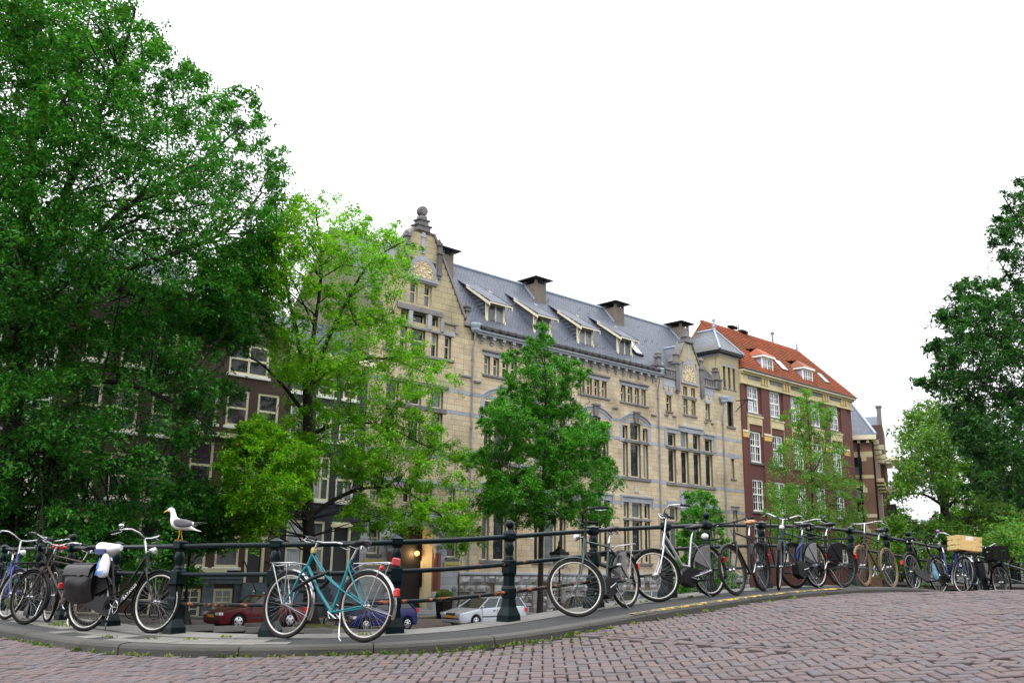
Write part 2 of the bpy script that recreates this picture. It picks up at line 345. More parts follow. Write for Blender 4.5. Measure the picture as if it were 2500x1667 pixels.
# ------------------------------------------------------------------ ground, street, kerb, pavement
def proj(p):
    v = Vector(p) - Vector((0, 0, EYE)); c = v.dot(_fw)
    return (1250 + FPX * v.dot(_rt) / c, 833.5 - FPX * v.dot(_up) / c, c) if c > .05 else (9e9, 9e9, c)
Q2 = math.pi / 2 * 3.4 / 2
def P_edge(t, r, z=None):
    s, n = edge(t, r); return S(s, n, H(s) if z is None else z)
def strip(ts, rs, zf):
    mb = MB(); k = len(rs)
    for t in ts:
        for r in rs: s, n = edge(t, r); mb.v.append(tuple(S(s, n, zf(s, r))))
    for i in range(len(ts) - 1):
        for j in range(k - 1):
            a = i * k + j; mb.f.append([a, a + k, a + k + 1, a + 1]); mb.m.append(0); mb.sm.append(True)
    return mb
M['granitek'] = stones('speckled kerb granite', [(.066,.066,.058),(.075,.073,.064),(.058,.058,.052)], stain=(.03,.03,.022), stain_amt=.6, sc=1.2, fine=60, bmp=.5)
M['edgest'] = stones('bridge edge stone', [(.16,.158,.145),(.18,.175,.158),(.145,.142,.13)], stain=(.09,.085,.06), stain_amt=.6, sc=1, fine=30, bmp=.4)
M['slab'] = stones('concrete slab', [(.17,.163,.145),(.15,.146,.132),(.185,.176,.155)], stain=(.13,.125,.10), stain_amt=.6, sc=1.5, fine=40, bmp=.3)
M['clinker'] = stones('purple grey clinker', [(.112,.080,.080),(.098,.083,.088),(.122,.083,.080),(.090,.074,.078),(.114,.093,.095),(.094,.070,.068),(.126,.091,.087),(.104,.088,.094)], rough=.8, stain=(.085,.07,.068), stain_amt=.45, sc=.9, fine=45, bmp=.35)
M['ypaint'] = flaked('worn yellow kerb paint', (.40,.28,.03), (.11,.105,.088), .455, .8)
ground = MB(); ground.quad((-1500,-1500,-2.2),(1500,-1500,-2.2),(1500,2500,-2.2),(-1500,2500,-2.2))
struct('ground', ground, M['soil'])
tsr = list(np.arange(-29, 60, .5))
road = struct('road', strip(tsr, [R_KERB - .1 + x for x in (0, .5, 1, 2, 3, 4, 6, 9, 14, 22, 40)], lambda s, r: float(Hroad(s, r - R_KERB)) - .045), M['soil'])
tsp = list(np.arange(-29, 60, .25))
pave = struct('pavement', strip(tsp, [R_KERB - .05, R_KERB - .17, 3.6, 3.35, R_RAIL + .26], lambda s, r: H(s) - (.05 if r > R_KERB - .1 else 0)), M['asph'])
# kerb of granite stones, about 1.1 m each
kerb = struct('kerb', strip(tsp, [R_KERB, R_KERB - .15], lambda s, r: H(s) - .14), M['soil'])
t = -20.0; kerb_ts = []
while t < 28:
    L = random.uniform(1.0, 1.25); kerb_ts.append((t + .006, t + L - .006)); t += L
for a, b in kerb_ts:
    mb = MB(); prof = [(R_KERB, -.2), (R_KERB - .004, -.035), (R_KERB - .022, -.008), (R_KERB - .05, 0), (R_KERB - .165, .003), (R_KERB - .165, -.2)]
    k = len(prof); N_ = 5; dz = random.uniform(-.006, .006)
    for i in range(N_):
        tt = a + (b - a) * i / (N_ - 1)
        for r, z in prof: mb.v.append(tuple(P_edge(tt, r, H(edge(tt, r)[0]) + z + dz)))
    for i in range(N_ - 1):
        for j in range(k - 1): mb.f.append([i*k+j+1, (i+1)*k+j+1, (i+1)*k+j, i*k+j]); mb.m.append(0); mb.sm.append(False)
    mb.f += [list(range(k)), list(range(len(mb.v) - 1, len(mb.v) - 1 - k, -1))]; mb.m += [0, 0]; mb.sm += [False, False]
    mb.build('kerb_stone', M['granitek'], kerb)
strip(list(np.arange(3.9, 9.2, .2)), [R_KERB - .02, R_KERB - .05, R_KERB - .115], lambda s, r: H(s) + (.0125 if r < R_KERB - .03 else -.0015)).build('painted_line', M['ypaint'], kerb)
# pale slabs in the asphalt by the corner, and by the railing
slab_cells = []
for t0, t1, r0, r1 in ((-3.6, -.25, 3.28, R_KERB - .18), (-7.5, -4.2, 3.23, 3.6)):
    tt = t0
    while tt < t1:
        rr = r0
        while rr + .15 < r1:
            if random.random() < .86: slab_cells.append((tt, tt + .3, rr, min(rr + .3, r1)))
            rr += .3
        tt += .3
for a, b, c, d_ in slab_cells:
    mb = MB(); g = .004; tilt = random.uniform(0, .004)
    top = [P_edge(x, y, H(edge(x, y)[0]) + .006 + tilt) for x, y in ((a+g, d_-g), (b-g, d_-g), (b-g, c+g), (a+g, c+g))]
    low = [p - Vector((0, 0, .03)) for p in top]
    mb.add([tuple(p) for p in top + low], [(0,1,2,3),(4,5,1,0),(5,6,2,1),(6,7,3,2),(7,4,0,3)])
    mb.build('paving_slab', M['slab'], pave)
# stone edge of the bridge under the railing, and the wall below it
edge_wall = struct('bridge_wall', strip(list(np.arange(-28.5, 40, .5)), [R_RAIL - .2, R_RAIL - .205], lambda s, r: H(s) - .02 if r > R_RAIL - .203 else -1.4), M['dkbrown'])
t = -28.0
while t < 40:
    mb = MB(); b = t + 1.59; r1, r0 = R_RAIL + .25, R_RAIL - .24
    for i in range(4):
        tt = t + .006 + (b - t - .012) * i / 3
        for r, z in ((r1, -.1), (r1, .008), (r0, .008), (r0, -.25)): s_, n_ = edge(tt, r); mb.v.append(tuple(S(s_, n_, H(s_) + z)))
    for i in range(3):
        for j in range(3): mb.f.append([i*4+j+1, (i+1)*4+j+1, (i+1)*4+j, i*4+j]); mb.m.append(0); mb.sm.append(False)
    mb.f += [[0,1,2,3], [15,14,13,12]]; mb.m += [0,0]; mb.sm += [False]*2
    mb.build('edge_stone', M['edgest'], edge_wall); t += 1.6
# herringbone clinkers: the nearest 300 are objects, the rest one mesh
BW = .1; A0 = R(2.0)
ax = Vector((math.cos(A0), -math.sin(A0), 0)); ay = Vector((math.sin(A0), math.cos(A0), 0))
cells = []
def off_of(s, n):
    dx, dy = 7.9 - s, 11.4 - n
    if dx > 0 and dy > 0: return math.hypot(dx, dy) - R_KERB
    return (dy if dx <= 0 else dx) - R_KERB
def frame_at(p, horiz):
    s, n = sn(p); o = off_of(s, n); e = .05
    z = Hroad(s, o); zx = (Hroad(s + e, o) - Hroad(s - e, o)) / (2 * e)
    nx, ny = D.x * zx, D.y * zx
    up = Vector((-nx, -ny, 1)).normalized(); x = (horiz - up * horiz.dot(up)).normalized(); return z, x, up.cross(x), up
def brick_mat(p, dirv, sx=1.0, sy=1.0):
    z, x, y, up = frame_at(p, dirv)
    q = Matrix.Rotation(random.gauss(0, .028), 3, up) @ Matrix.Rotation(random.gauss(0, .013), 3, x) @ Matrix.Rotation(random.gauss(0, .013), 3, y)
    x, y, up = q @ x, q @ y, q @ up; sx *= random.uniform(.94, 1.01); sy *= random.uniform(.87, 1.02); zz = z + random.gauss(0, .0032) + .007 * math.sin(p.x * 1.9 + 1.3 * math.sin(p.y * 1.1)) + .006 * math.sin(p.y * 2.3 + p.x * .7)
    return Matrix(((x.x*sx, y.x*sy, up.x, p.x), (x.y*sx, y.y*sy, up.y, p.y), (x.z*sx, y.z*sy, up.z, zz), (0,0,0,1)))
for i in range(-90, 260):
    for j in range(45, 270):
        k = (i - j) % 4
        if k == 0: c, h = ax * ((i + 1) * BW) + ay * ((j + .5) * BW), ax
        elif k == 3: c, h = ax * ((i + .5) * BW) + ay * ((j + 1) * BW), ay
        else: continue
        if c.y < 5.5 or abs(c.x) > .62 * c.y + 1.2: continue
        s, n = sn(c); o = off_of(s, n)
        if o < .035 or abs(s - 8.06) < .135 or s > 24: continue
        cells.append((c, h))
n_ = 1.0
while n_ < 7.32:
    for k, s_ in enumerate((8.01, 8.115)): cells.append((S(s_, n_ + .1 * k), NV))
    n_ += .203
_b = .007; _l, _w = .0952, .0452
BV = [(x, y, -.05) for x, y in ((-_l,-_w),(_l,-_w),(_l,_w),(-_l,_w))] + [(x, y, -_b) for x, y in ((-_l,-_w),(_l,-_w),(_l,_w),(-_l,_w))] + [(x, y, 0) for x, y in ((-_l+_b,-_w+_b),(_l-_b,-_w+_b),(_l-_b,_w-_b),(-_l+_b,_w-_b))]
BF = [(8,9,10,11)] + [(k, (k+1) % 4, 4 + (k+1) % 4, 4 + k) for k in range(4)] + [(4+k, 4+(k+1) % 4, 8+(k+1) % 4, 8+k) for k in range(4)]
bm_ = MB().add(BV, BF).mesh('brick', M['clinker'])
def vis(c):
    x, y, w = proj(Vector((c.x, c.y, H(sn(c)[0]) - .1))); return 0 if (-30 < x < 2530 and y < 1680) else 1
cells.sort(key=lambda q: (vis(q[0]), q[0].length))
for c, h in cells[:298]: link('brick', bm_, road, None, brick_mat(c, h))
rest = MB()
for c, h in cells[298:]:
    m = brick_mat(c, h); b0 = len(rest.v); rest.v += [tuple(m @ Vector(p)) for p in BV]; rest.f += [[b0 + i for i in f] for f in BF]; rest.m += [0]*9; rest.sm += [False]*9
tag(rest.build('brick_paving', M['clinker'], road), kind='stuff')
# weeds in the joints along the kerb, litter of blossom
M['weed'] = leafmat('joint weed', (.04,.075,.012), (.07,.12,.018), (.14,.16,.03), .3)
M['litter'] = plain('blossom litter', (.36,.29,.13), 1, var=.5, scale=60)
wd = MB(); lt = MB()
def tuft(p, r, h, k, mb):
    for _ in range(k):
        a = random.uniform(0, 6.28); q = p + Vector((random.gauss(0, r), random.gauss(0, r), 0)); l = h * random.uniform(.4, 1.2); w = random.uniform(.004, .009)
        dv = Vector((math.cos(a), math.sin(a), 0)); e = Vector((-dv.y, dv.x, 0)); tip = q + dv * l * .7 + Vector((0, 0, l)); mid = q + dv * l * .25 + Vector((0, 0, l * .6))
        mb.add([q - e * w, q + e * w, mid + e * w * 1.6, mid - e * w * 1.6, tip], [(0,1,2,3), (3,2,4)])
for _ in range(150):
    tt = random.choice([random.uniform(-7, 2), random.uniform(0, 3.2), random.uniform(-3, 9)]); s_, n_ = edge(tt, R_KERB + abs(random.gauss(0, .05)) + .012)
    tuft(S(s_, n_, Hroad(s_, .03)), .02, random.uniform(.012, .05), random.randint(4, 12), wd)
for _ in range(170):
    tt = random.uniform(.2, 3.4); o = abs(random.gauss(0, .32)); s_, n_ = edge(tt, R_KERB + o + .02)
    c = S(s_, n_); i = round(c.dot(ax) / BW) ; c = ax * (i * BW) + ay * c.dot(ay); s_, n_ = sn(c)
    if off_of(s_, n_) > .02: tuft(S(s_, n_, Hroad(s_, off_of(s_, n_)) - .002), .012, .016, 5, wd)
for tt, r in ((-4.55, 3.35), (-4.7, 3.4), (-4.62, 3.37), (-4.5, 3.38), (-7.4, 3.3), (-2.1, 3.02), (-5.0, 3.15), (-1, 3.1), (-2.3, 3.6), (-1.7, 3.5), (-1.2, 3.45), (.7, 3.0), (4.7, 3.05), (5.2, 3.1), (6.1, 3.2), (7.9, 3.1), (8.6, 3.05), (11, 3.1), (12, 3.05)):
    s_, n_ = edge(tt, r); tuft(S(s_, n_, H(s_)), .035, .035, 16, wd)
for px, py, hh in ((28, 1478, .16), (20, 1475, .13), (165, 1527, .05)):
    v = look(px, py); tt = min(np.arange(4, 30, .02), key=lambda y: abs(EYE + v.z / v.y * y - H(sn(v / v.y * y)[0]))); c = v / v.y * tt
    tuft(Vector((c.x, c.y, H(sn(c)[0]))), .05, hh, 26, wd)
tag(wd.build('joint_weeds', M['weed']), 'short green weeds growing in the joints along the kerb', 'weeds', kind='stuff')
for _ in range(900):
    tt = random.uniform(-9, 9); o = abs(random.gauss(0, .06)) if random.random() < .8 else random.uniform(0, 1.5)
    s_, n_ = edge(tt, R_KERB + .01 + o); p = S(s_, n_, Hroad(s_, o) + .004); a = random.uniform(0, 6.28); r = random.uniform(.004, .011)
    lt.add([p + Vector((math.cos(a + k * 1.57) * r, math.sin(a + k * 1.57) * r, random.uniform(0, .004))) for k in range(4)], [(0,1,2,3)])
tag(lt.build('seed_litter', M['litter'], road), kind='stuff')
# ------------------------------------------------------------------ canal and far quay
struct('water', MB().quad(S(5,8.6,-1.3),S(160,8.6,-1.3),S(160,37,-1.3),S(5,37,-1.3)), M['water'])
q = MB(); qs = [-60, 5, 10, 15, 18, 21, 23, 25, 30, 150]
for a, b in zip(qs[:-1], qs[1:]): q.quad(S(a,37,ZQ(a)),S(b,37,ZQ(b)),S(b,45.6,ZQ(b)),S(a,45.6,ZQ(a)))
struct('quay_street', q, M['road2'])
q = MB(Matrix.Translation((0,0,0)) @ Matrix.Rotation(RZ, 4, 'Z')); 
for a, b in zip(qs[:-1], qs[1:]): q.add([(a,45.6,-.5),(b,45.6,-.5),(b,45.6,ZQ(b)+.12),(a,45.6,ZQ(a)+.12),(a,48.4,ZQ(a)+.12),(b,48.4,ZQ(b)+.12)], [(0,1,2,3),(3,2,5,4)])
struct('far_pavement', q, M['slab'])
qw = MB(Matrix.Rotation(RZ, 4, 'Z')); 
for a, b in zip(qs[:-1], qs[1:]): qw.add([(a,36.95,-2),(b,36.95,-2),(b,36.95,ZQ(b)-.02),(a,36.95,ZQ(a)-.02),(a,37.4,ZQ(a)-.02),(b,37.4,ZQ(b)-.02)], [(0,1,2,3),(3,2,5,4)])
quay = struct('quay_wall', qw, M['dkbrown'])
s_ = 6.0
while s_ < 60:
    mb = MB(Matrix.Rotation(RZ, 4, 'Z')); zc_ = ZQ(s_ + .7); mb.box(s_ + .01, s_ + 1.39, 36.8, 37.35, zc_ - .16, zc_ + .06 + random.uniform(0, .015), .02); mb.build('coping_stone', M['edgest'], quay); s_ += 1.4
# parking bay lines
for a in (22.9, 30.6, 38.0): 
    mb = MB(Matrix.Rotation(RZ, 4, 'Z')); mb.quad((a, 37.6, ZQ(a) + .012), (a + .1, 37.6, ZQ(a) + .012), (a + .1, 39.6, ZQ(a) + .012), (a, 39.6, ZQ(a) + .012)); o = struct('parking_line', mb, M['white'])
# unseen near bank house blocks, added to darken upright faces and reflections
nb2 = MB(Matrix.Rotation(RZ, 4, 'Z')); x_ = -46
for w_, h_ in ((7, 13), (6, 15), (8, 12.5), (6.5, 14), (7, 16), (6, 13), (9, 14.5), (7, 12), (6, 15), (8, 14), (7, 13), (7, 15)): nb2.box(x_, x_ + w_ - .02, -24, -14, -2, h_ + 4); x_ += w_
struct('unseen_bank_houses', nb2, M['dkbrown'])
# ------------------------------------------------------------------ bridge railing
POSTS = [(-14.3,0),(-12.4,0),(-10.5,0),(-8.62,0),(-6.86,1),(-5.54,1),(-3.89,0),(-2.06,2),(-.48,0),(1.08,0),(2.79,1),(4.31,0),(5.88,1),(6.89,1),(8.4,0),(9.94,0),(11.39,0),(12.83,1),(13.8,1),(15.31,0),(17.0,1),(18.6,0),(20.3,0),(22,0),(24,0)]
rail_root = thing('bridge_railing', 'long dark green iron railing with square posts and three rusty rails around the bridge corner', 'railing', S(8, 8.4, H(8)))
rinv = rail_root.matrix_basis.inverted()
def post_mesh(kind):
    mb = MB(); mb.frus(0,0,-.03,.075,.105,.098); mb.frus(0,0,.075,.17,.098,.066); mb.frus(0,0,.17,.265,.066,.055)
    mb.box(-.062,.062,-.062,.062,.265,.395,.012); mb.frus(0,0,.395,.41,.055,.048); mb.box(-.048,.048,-.048,.048,.41,.52); mb.frus(0,0,.52,.545,.048,.062)
    mb.box(-.062,.062,-.062,.062,.545,.715,.012)
    mb.lathe([(.058,.715),(.06,.722),(.05,.733),(.055,.742),(.038,.752),(.044,.78),(.056,.83),(.058,.86),(.05,.9),(.038,.925),(.035,.932)], 12)
    mb.frus(0,0,.925,.955,.035,.058); mb.box(-.06,.06,-.06,.06,.955,1.02 if kind != 2 else 1.03,.01)
    if kind == 0: mb.frus(0,0,1.02,1.028,.06,.064); mb.frus(0,0,1.028,1.06,.064,.012)
    if kind == 1: mb.frus(0,0,1.02,1.05,.06,.045); mb.lathe([(.04,1.05),(.026,1.065),(.022,1.085),(.03,1.09)], 12)
    if kind == 2: mb.frus(0,0,1.03,1.042,.064,.06); mb.frus(0,0,1.042,1.05,.05,.04)
    return mb.mesh('post', M['iron'])
pm = {k: post_mesh(k) for k in (0, 1, 2)}
ballm = MB().ball((0,0,1.135), .052, 14).mesh('finial_ball', M['iron'])
prev = None
for t, kind in POSTS:
    s_, n_ = edge(t, R_RAIL); a = (edge(t + .05, R_RAIL)[0] - s_, edge(t + .05, R_RAIL)[1] - n_); rz = RZ + math.atan2(a[1], a[0])
    m4 = rinv @ Matrix.Translation(S(s_, n_, H(s_))) @ Matrix.Rotation(rz, 4, 'Z')
    po = link('post', pm[kind], rail_root, None, m4)
    if kind == 1: link('finial_ball', ballm, po)
    if prev is not None:
        for hz, r, mt in ((.985, .030, 'iron'), (.665, .0265, 'ironr'), (.335, .0225, 'ironb')):
            if mt == 'ironb' and not (-2.2 < prev < 5): mt = 'ironr'
            pts = [rinv @ P_edge(prev + (t - prev) * k / 6, R_RAIL, H(edge(prev + (t - prev) * k / 6, R_RAIL)[0]) + hz) for k in range(7)]
            MB().tube(pts, r, 10).build('rail', M[mt], rail_root)
    prev = t
POST_TOP = S(*edge(-2.06, R_RAIL), H(edge(-2.06, R_RAIL)[0]) + 1.05)
# ------------------------------------------------------------------ building kit
class Facade:
    """A house front: s runs along the canal, y into the house, heights are given from eye level."""
    def __init__(f, name, label, cat, s0, n0=48.0, root=None):
        f.s0 = s0; f.root = root or thing(name, label, cat, S(s0, n0, 0), RZ)
    def mb(f): return MB(Matrix.Translation((-f.s0, 0, EYE)))
    def put(f, name, mb, m, parent=None): return mb.build(name, m, parent or f.root)
    def wall(f, name, m, a, b, z0, z1, holes=(), y=0.0, rev=.34, thick=None, revm=None):
        mb = f.mb(); hs = [(max(a, h[0]), min(b, h[1]), max(z0, h[2]), min(z1, h[3])) for h in holes if h[1] > a and h[0] < b and h[3] > z0 and h[2] < z1]
        xs = sorted({a, b, *[h[0] for h in hs], *[h[1] for h in hs]}); zs = sorted({z0, z1, *[h[2] for h in hs], *[h[3] for h in hs]})
        for i in range(len(zs) - 1):
            c = (zs[i] + zs[i+1]) / 2; run = None
            for j in range(len(xs) - 1):
                d_ = (xs[j] + xs[j+1]) / 2; solid = not any(h[0] < d_ < h[1] and h[2] < c < h[3] for h in hs)
                if solid and run is None: run = xs[j]
                if run is not None and (not solid or j == len(xs) - 2):
                    e = xs[j+1] if solid else xs[j]; mb.quad((run, y, zs[i]), (e, y, zs[i]), (e, y, zs[i+1]), (run, y, zs[i+1])); run = None
        for h in hs:
            p, q, r, t = h; yy = y + rev
            mb.quad((p,y,r),(p,y,t),(p,yy,t),(p,yy,r)); mb.quad((q,yy,r),(q,yy,t),(q,y,t),(q,y,r))
            mb.quad((p,y,t),(q,y,t),(q,yy,t),(p,yy,t)); mb.quad((p,yy,r),(q,yy,r),(q,y,r),(p,y,r))
        return f.put(name, mb, m)
    def box(f, name, m, a, b, y0, y1, z0, z1, bev=0, parent=None):
        return f.put(name, f.mb().box(a, b, y0, y1, z0, z1, bev), m, parent)
    def window(f, a, b, z0, z1, y=.26, fw=.09, nx=1, zsplit=(), bars=None, fm='cream', gm='glassc', sill=None, rows=None, name='window'):
        """Frame with nx lights, transoms at zsplit, thin bars (columns, rows) in each light; one pane object per light."""
        mb = f.mb(); y1 = y + .09
        mb.box(a, a + fw, y, y1, z0, z1); mb.box(b - fw, b, y, y1, z0, z1); mb.box(a + fw, b - fw, y, y1, z0, z0 + fw); mb.box(a + fw, b - fw, y, y1, z1 - fw, z1)
        xs = [a + fw + (b - a - 2 * fw) * i / nx for i in range(nx + 1)]; zs = [z0 + fw, *zsplit, z1 - fw]; h = fw * .45
        for x in xs[1:-1]: mb.box(x - h, x + h, y + .006, y1, z0 + fw, z1 - fw)
        for z in zs[1:-1]: mb.box(a + fw, b - fw, y - .006, y1 - .01, z - h, z + h)
        if bars:
            for i in range(nx):
                for j in range(len(zs) - 1):
                    for k in range(1, bars[0]): x = xs[i] + (xs[i+1] - xs[i]) * k / bars[0]; mb.box(x - .026, x + .026, y + .03, y1 - .02, zs[j], zs[j+1])
                    for k in range(1, bars[1]): z = zs[j] + (zs[j+1] - zs[j]) * k / bars[1]; mb.box(xs[i], xs[i+1], y + .034, y1 - .024, z - .026, z + .026)
        w = f.put(name, mb, M[fm])
        for i in range(nx):
            for j in range(len(zs) - 1):
                f.put('pane', f.mb().box(xs[i], xs[i+1], y + .06, y + .075, zs[j], zs[j+1]), M[gm], w)
        if sill: f.box('sill', M[sill], a - .12, b + .12, -.09, y, z0 - .16, z0, .02, w)
        return w
    def local(f, px, py, y=0.0):
        """Photo pixel to (s, height) on this front (y metres behind its face)."""
        mw = f.root.matrix_basis; o = mw.translation; yv = (mw.to_3x3() @ Vector((0, 1, 0))); v = look(px, py)
        k = ((o - Vector((0, 0, EYE))).dot(yv) + y) / v.dot(yv); p = v * k + Vector((0, 0, EYE)); l = mw.inverted() @ p
        return l.x + f.s0, l.z - EYE
def sub_rects(r, holes):
    out = [r]
    for h in holes:
        nx = []
        for (a, b, c, d) in out:
            if h[0] >= b or h[1] <= a or h[2] >= d or h[3] <= c: nx.append((a, b, c, d)); continue
            if h[0] > a: nx.append((a, h[0], c, d))
            if h[1] < b: nx.append((h[1], b, c, d))
            a2, b2 = max(a, h[0]), min(b, h[1])
            if h[2] > c: nx.append((a2, b2, c, h[2]))
            if h[3] < d: nx.append((a2, b2, h[3], d))
        out = nx
    return [q for q in out if q[1] - q[0] > .06 and q[3] - q[2] > .06]
def courses(z0, z1, h):
    k = max(1, round((z1 - z0) / h)); return [(z0 + (z1 - z0) * i / k, z0 + (z1 - z0) * (i + 1) / k) for i in range(k)]
def coursing(ext, z0, z1, h, L, holes):
    out = []
    for i, (c, d) in enumerate(courses(z0, z1, h)):
        a, b = ext((c + d) / 2); x = a - (i % 2) * L * .5 - random.uniform(0, .1)
        while x < b:
            w = L * random.uniform(.72, 1.28); p, q = max(a, x), min(b, x + w); x += w
            if q - p > .08: out += sub_rects((p, q, c, d), holes)
    return out
def lay(f, name, stuff, m, rects, objs, y=0.0, proud=.014, gap=.008):
    """Blocks on a front: those that show largest become objects, the rest one mesh."""
    def shape(mb, r):
        a, b, c, d = r; g = gap; o = proud * random.uniform(.6, 1.3)
        mb.add([(a+g,y-o,c+g),(b-g,y-o,c+g),(b-g,y-o,d-g),(a+g,y-o,d-g),(a+g,y,c+g),(b-g,y,c+g),(b-g,y,d-g),(a+g,y,d-g)], [(0,1,2,3),(0,4,5,1),(1,5,6,2),(2,6,7,3),(3,7,4,0)])
    big = sorted(rects, key=lambda r: -(r[1] - r[0]) * (r[3] - r[2]) / max(1, (r[0] - 30)) ** 1.2 if r[0] > 40 else 0)
    for r in big[:objs]: mb = f.mb(); shape(mb, r); f.put(name, mb, m)
    mb = f.mb()
    for r in big[objs:]: shape(mb, r)
    if mb.f: tag(f.put(stuff, mb, m), kind='stuff')
# ------------------------------------------------------------------ the stone building
B = Facade('stone_building', 'long sandstone building with slate roof, stepped gables, stone bands and four dormers', 'building', 33.2)
Bs = B.mb
GZ = -2.9
bays = [44.65, 49.58, 54.52, 59.45]
# window openings: (s0, s1, z0, z1, frame kind)
W = []
for c in bays:
    for k in range(4): W.append((c - 1.75 + .865*k, c - 1.2 + .865*k, 13.12, 14.4, 'n'))
    for p, q, zt in ((-1.64, -1.02, 11.2), (-.68, .6, 11.48), (.92, 1.55, 11.2)): W += [(c + p, c + q, 10.12, zt, 'u'), (c + p, c + q, 7.16, 9.84, 'l')]
    for p, q in ((-1.64, -1.02), (-.62, .58), (.94, 1.6)): W += [(c + p, c + q, 3.95, 5.12, 'u'), (c + p, c + q, .5, 3.72, 'l')]
for a, zt in ((63.7, 11.2), (65.48, 11.47), (67.25, 11.47), (69.0, 11.2)):
    W += [(a, a + 1.05, 10.12, zt, 'u'), (a, a + 1.05, 7.1, 9.84, 'l'), (a, a + 1.05, 3.95, 5.05, 'u'), (a, a + 1.05, .5, 3.72, 'l')]
W += [(63.64, 64.3, 13.05, 14.35, 'n'), (69.3, 69.95, 13.05, 14.35, 'n')]
for a in (66.05, 67.2): W += [(a, a + .58, 14.72, 15.5, 'u'), (a, a + .58, 13.07, 14.36, 'n')]
W += [(72.65, 73.62, 12.78, 15.02, 'd'), (72.95, 73.42, 8.08, 9.8, 'n'), (72.88, 73.62, 3.4, 5.2, 'n')]
for a in (72.25, 73.05, 73.82): W.append((a, a + .36, 16.25, 18.25, 's'))
for a in (34.65, 36.5, 38.33): W += [(a, a + .96, 10.2, 11.47, 'u'), (a, a + .96, 7.4, 9.85, 'l')]
for a, b in ((34.45, 35.0), (35.55, 36.1), (36.5, 37.6), (38.14, 38.72), (39.29, 39.85)): W.append((a, b, 13.6, 15.17, 'n'))
for a, b in ((35.55, 36.1), (36.53, 37.6), (38.15, 38.65)): W.append((a, b, 15.66, 16.35, 'u'))
for a in (36.22, 37.41): W.append((a, a + .62, 16.9, 18.34, 'n'))
W += [(33.82, 34.63, .74, 2.42, 'n'), (39.97, 40.88, .63, 2.42, 'n'), (33.78, 34.4, 3.9, 5.0, 'n'), (36.3, 36.9, 3.9, 5.0, 'n'), (37.15, 37.75, 3.9, 5.0, 'n'), (38.0, 38.6, 3.9, 5.0, 'n'), (39.98, 40.55, 3.88, 5.0, 'n')]
HB = [w[:4] for w in W] + [(35.72, 38.86, GZ, 2.5)]
cellar = [(40.28, 40.78), (43.5, 44.1), (45.2, 45.8), (48.6, 49.2), (50.1, 50.7), (53.6, 54.2), (55.1, 55.7), (58.6, 59.2), (60.1, 60.7), (64.6, 65.2), (68.4, 69.0), (72.9, 73.4)]
def gable_left(z):
    if z < 16.2: return 33.2, 41.75
    if z < 16.7: return 33.25, 41.05
    if z < 20.4: k = (z - 16.7) / 3.7; return 33.35 + 2.05 * k, 40.95 - 2.05 * k
    if z < 22.1: k = (z - 20.4) / 1.7; return 35.4 + .95 * k, 38.9 - .95 * k
    return 36.62, 37.68
def gable_right(z):
    if z < 16.0: return 62.3, 71.7
    if z < 17.7: return 65.3, 68.6
    k = (z - 17.7) / 1.9; return 65.45 + 1.1 * k, 68.45 - 1.1 * k
B.wall('wall', M['sandjoint'], 33.2, 74.87, GZ, 16.2, HB, rev=.3)
B.wall('tower_wall', M['sandjoint'], 71.72, 74.87, 16.2, 19.4, HB, rev=.3)
bandz = [(4.92, 5.18), (6.87, 7.15), (9.95, 10.2), (11.4, 11.65)]
rects = []; bandr = []
arch_h = [(c - 2.0, c + 2.0, 10.2, 11.9) for c in bays]
zones = [(3.5, 4.92), (5.18, 6.87), (7.15, 9.95), (10.2, 11.4), (11.65, 15.3)]
for z0, z1 in zones: rects += coursing(lambda z: (33.2, 41.0), z0, z1, .36, .78, HB)
rects += coursing(lambda z: (41.0, 74.87), -.3, 4.92, .36, .8, HB)
for z0, z1 in zones[1:]: rects += coursing(lambda z: (41.0, 74.87), z0, z1, .37, .8, HB)
rects += coursing(lambda z: (42.0, 62.2), 15.3, 15.75, .4, .8, HB) + coursing(lambda z: (62.3, 71.72), 15.3, 16.0, .36, .8, HB)
for z0, z1 in bandz: bandr += [r for r in coursing(lambda z: (33.2, 74.87), z0, z1, .3, 1.3, HB)]
lay(B, 'stone_block', 'stone_blocks', M['sand'], rects, 285)
lay(B, 'band_stone', 'band_stones', M['blue'], bandr, 70, proud=.03)
og = coursing(gable_left, 15.3, 21.9, .42, .85, HB + [(36.1, 38.35, 18.7, 20.05)]) + coursing(lambda z: (71.72, 74.87), 15.3, 19.35, .4, .7, HB)
og += coursing(gable_right, 16.0, 19.4, .4, .75, HB + [(65.95, 68.1, 15.85, 17.65)])
lay(B, 'gable_stone', 'gable_stones', M['olive'], og, 120)
lay(B, 'ashlar_block', 'ashlar_blocks', M['ashlar'], coursing(lambda z: (33.2, 41.0), GZ + .05, 3.4, .46, 1.0, HB), 60)
# gables as solid outlines
for nm, ex, zs, th in (('gable', gable_left, (16.2, 16.21, 16.7, 16.71, 20.4, 22.1), .45), ('gable', gable_right, (15.98, 16.0, 17.69, 17.71, 19.6), .45)):
    L = [(ex(z + .003)[0], z) for z in zs]; Rr = [(ex(z + .003)[1], z) for z in reversed(zs)]
    holes = [w for w in W if w[2] > 16.3 and w[0] < 40]
    mb = Bs(); mb.prism(L + Rr, .34 if ex is gable_left else .002, .36 + th); B.put(nm, mb, M['sandjoint'])
mb = Bs()                                           # front sheet of the left gable, in strips with its openings
for c, d in courses(16.2, 22.1, .08):
    a, b = gable_left((c + d) / 2)
    for r in sub_rects((a, b, c - .001, d + .06), [w[:4] for w in W]): mb.quad((r[0], .003, r[2]), (r[1], .003, r[2]), (r[1], .003, r[3]), (r[0], .003, r[3]))
B.put('gable_front', mb, M['sandjoint'])
mb = Bs()
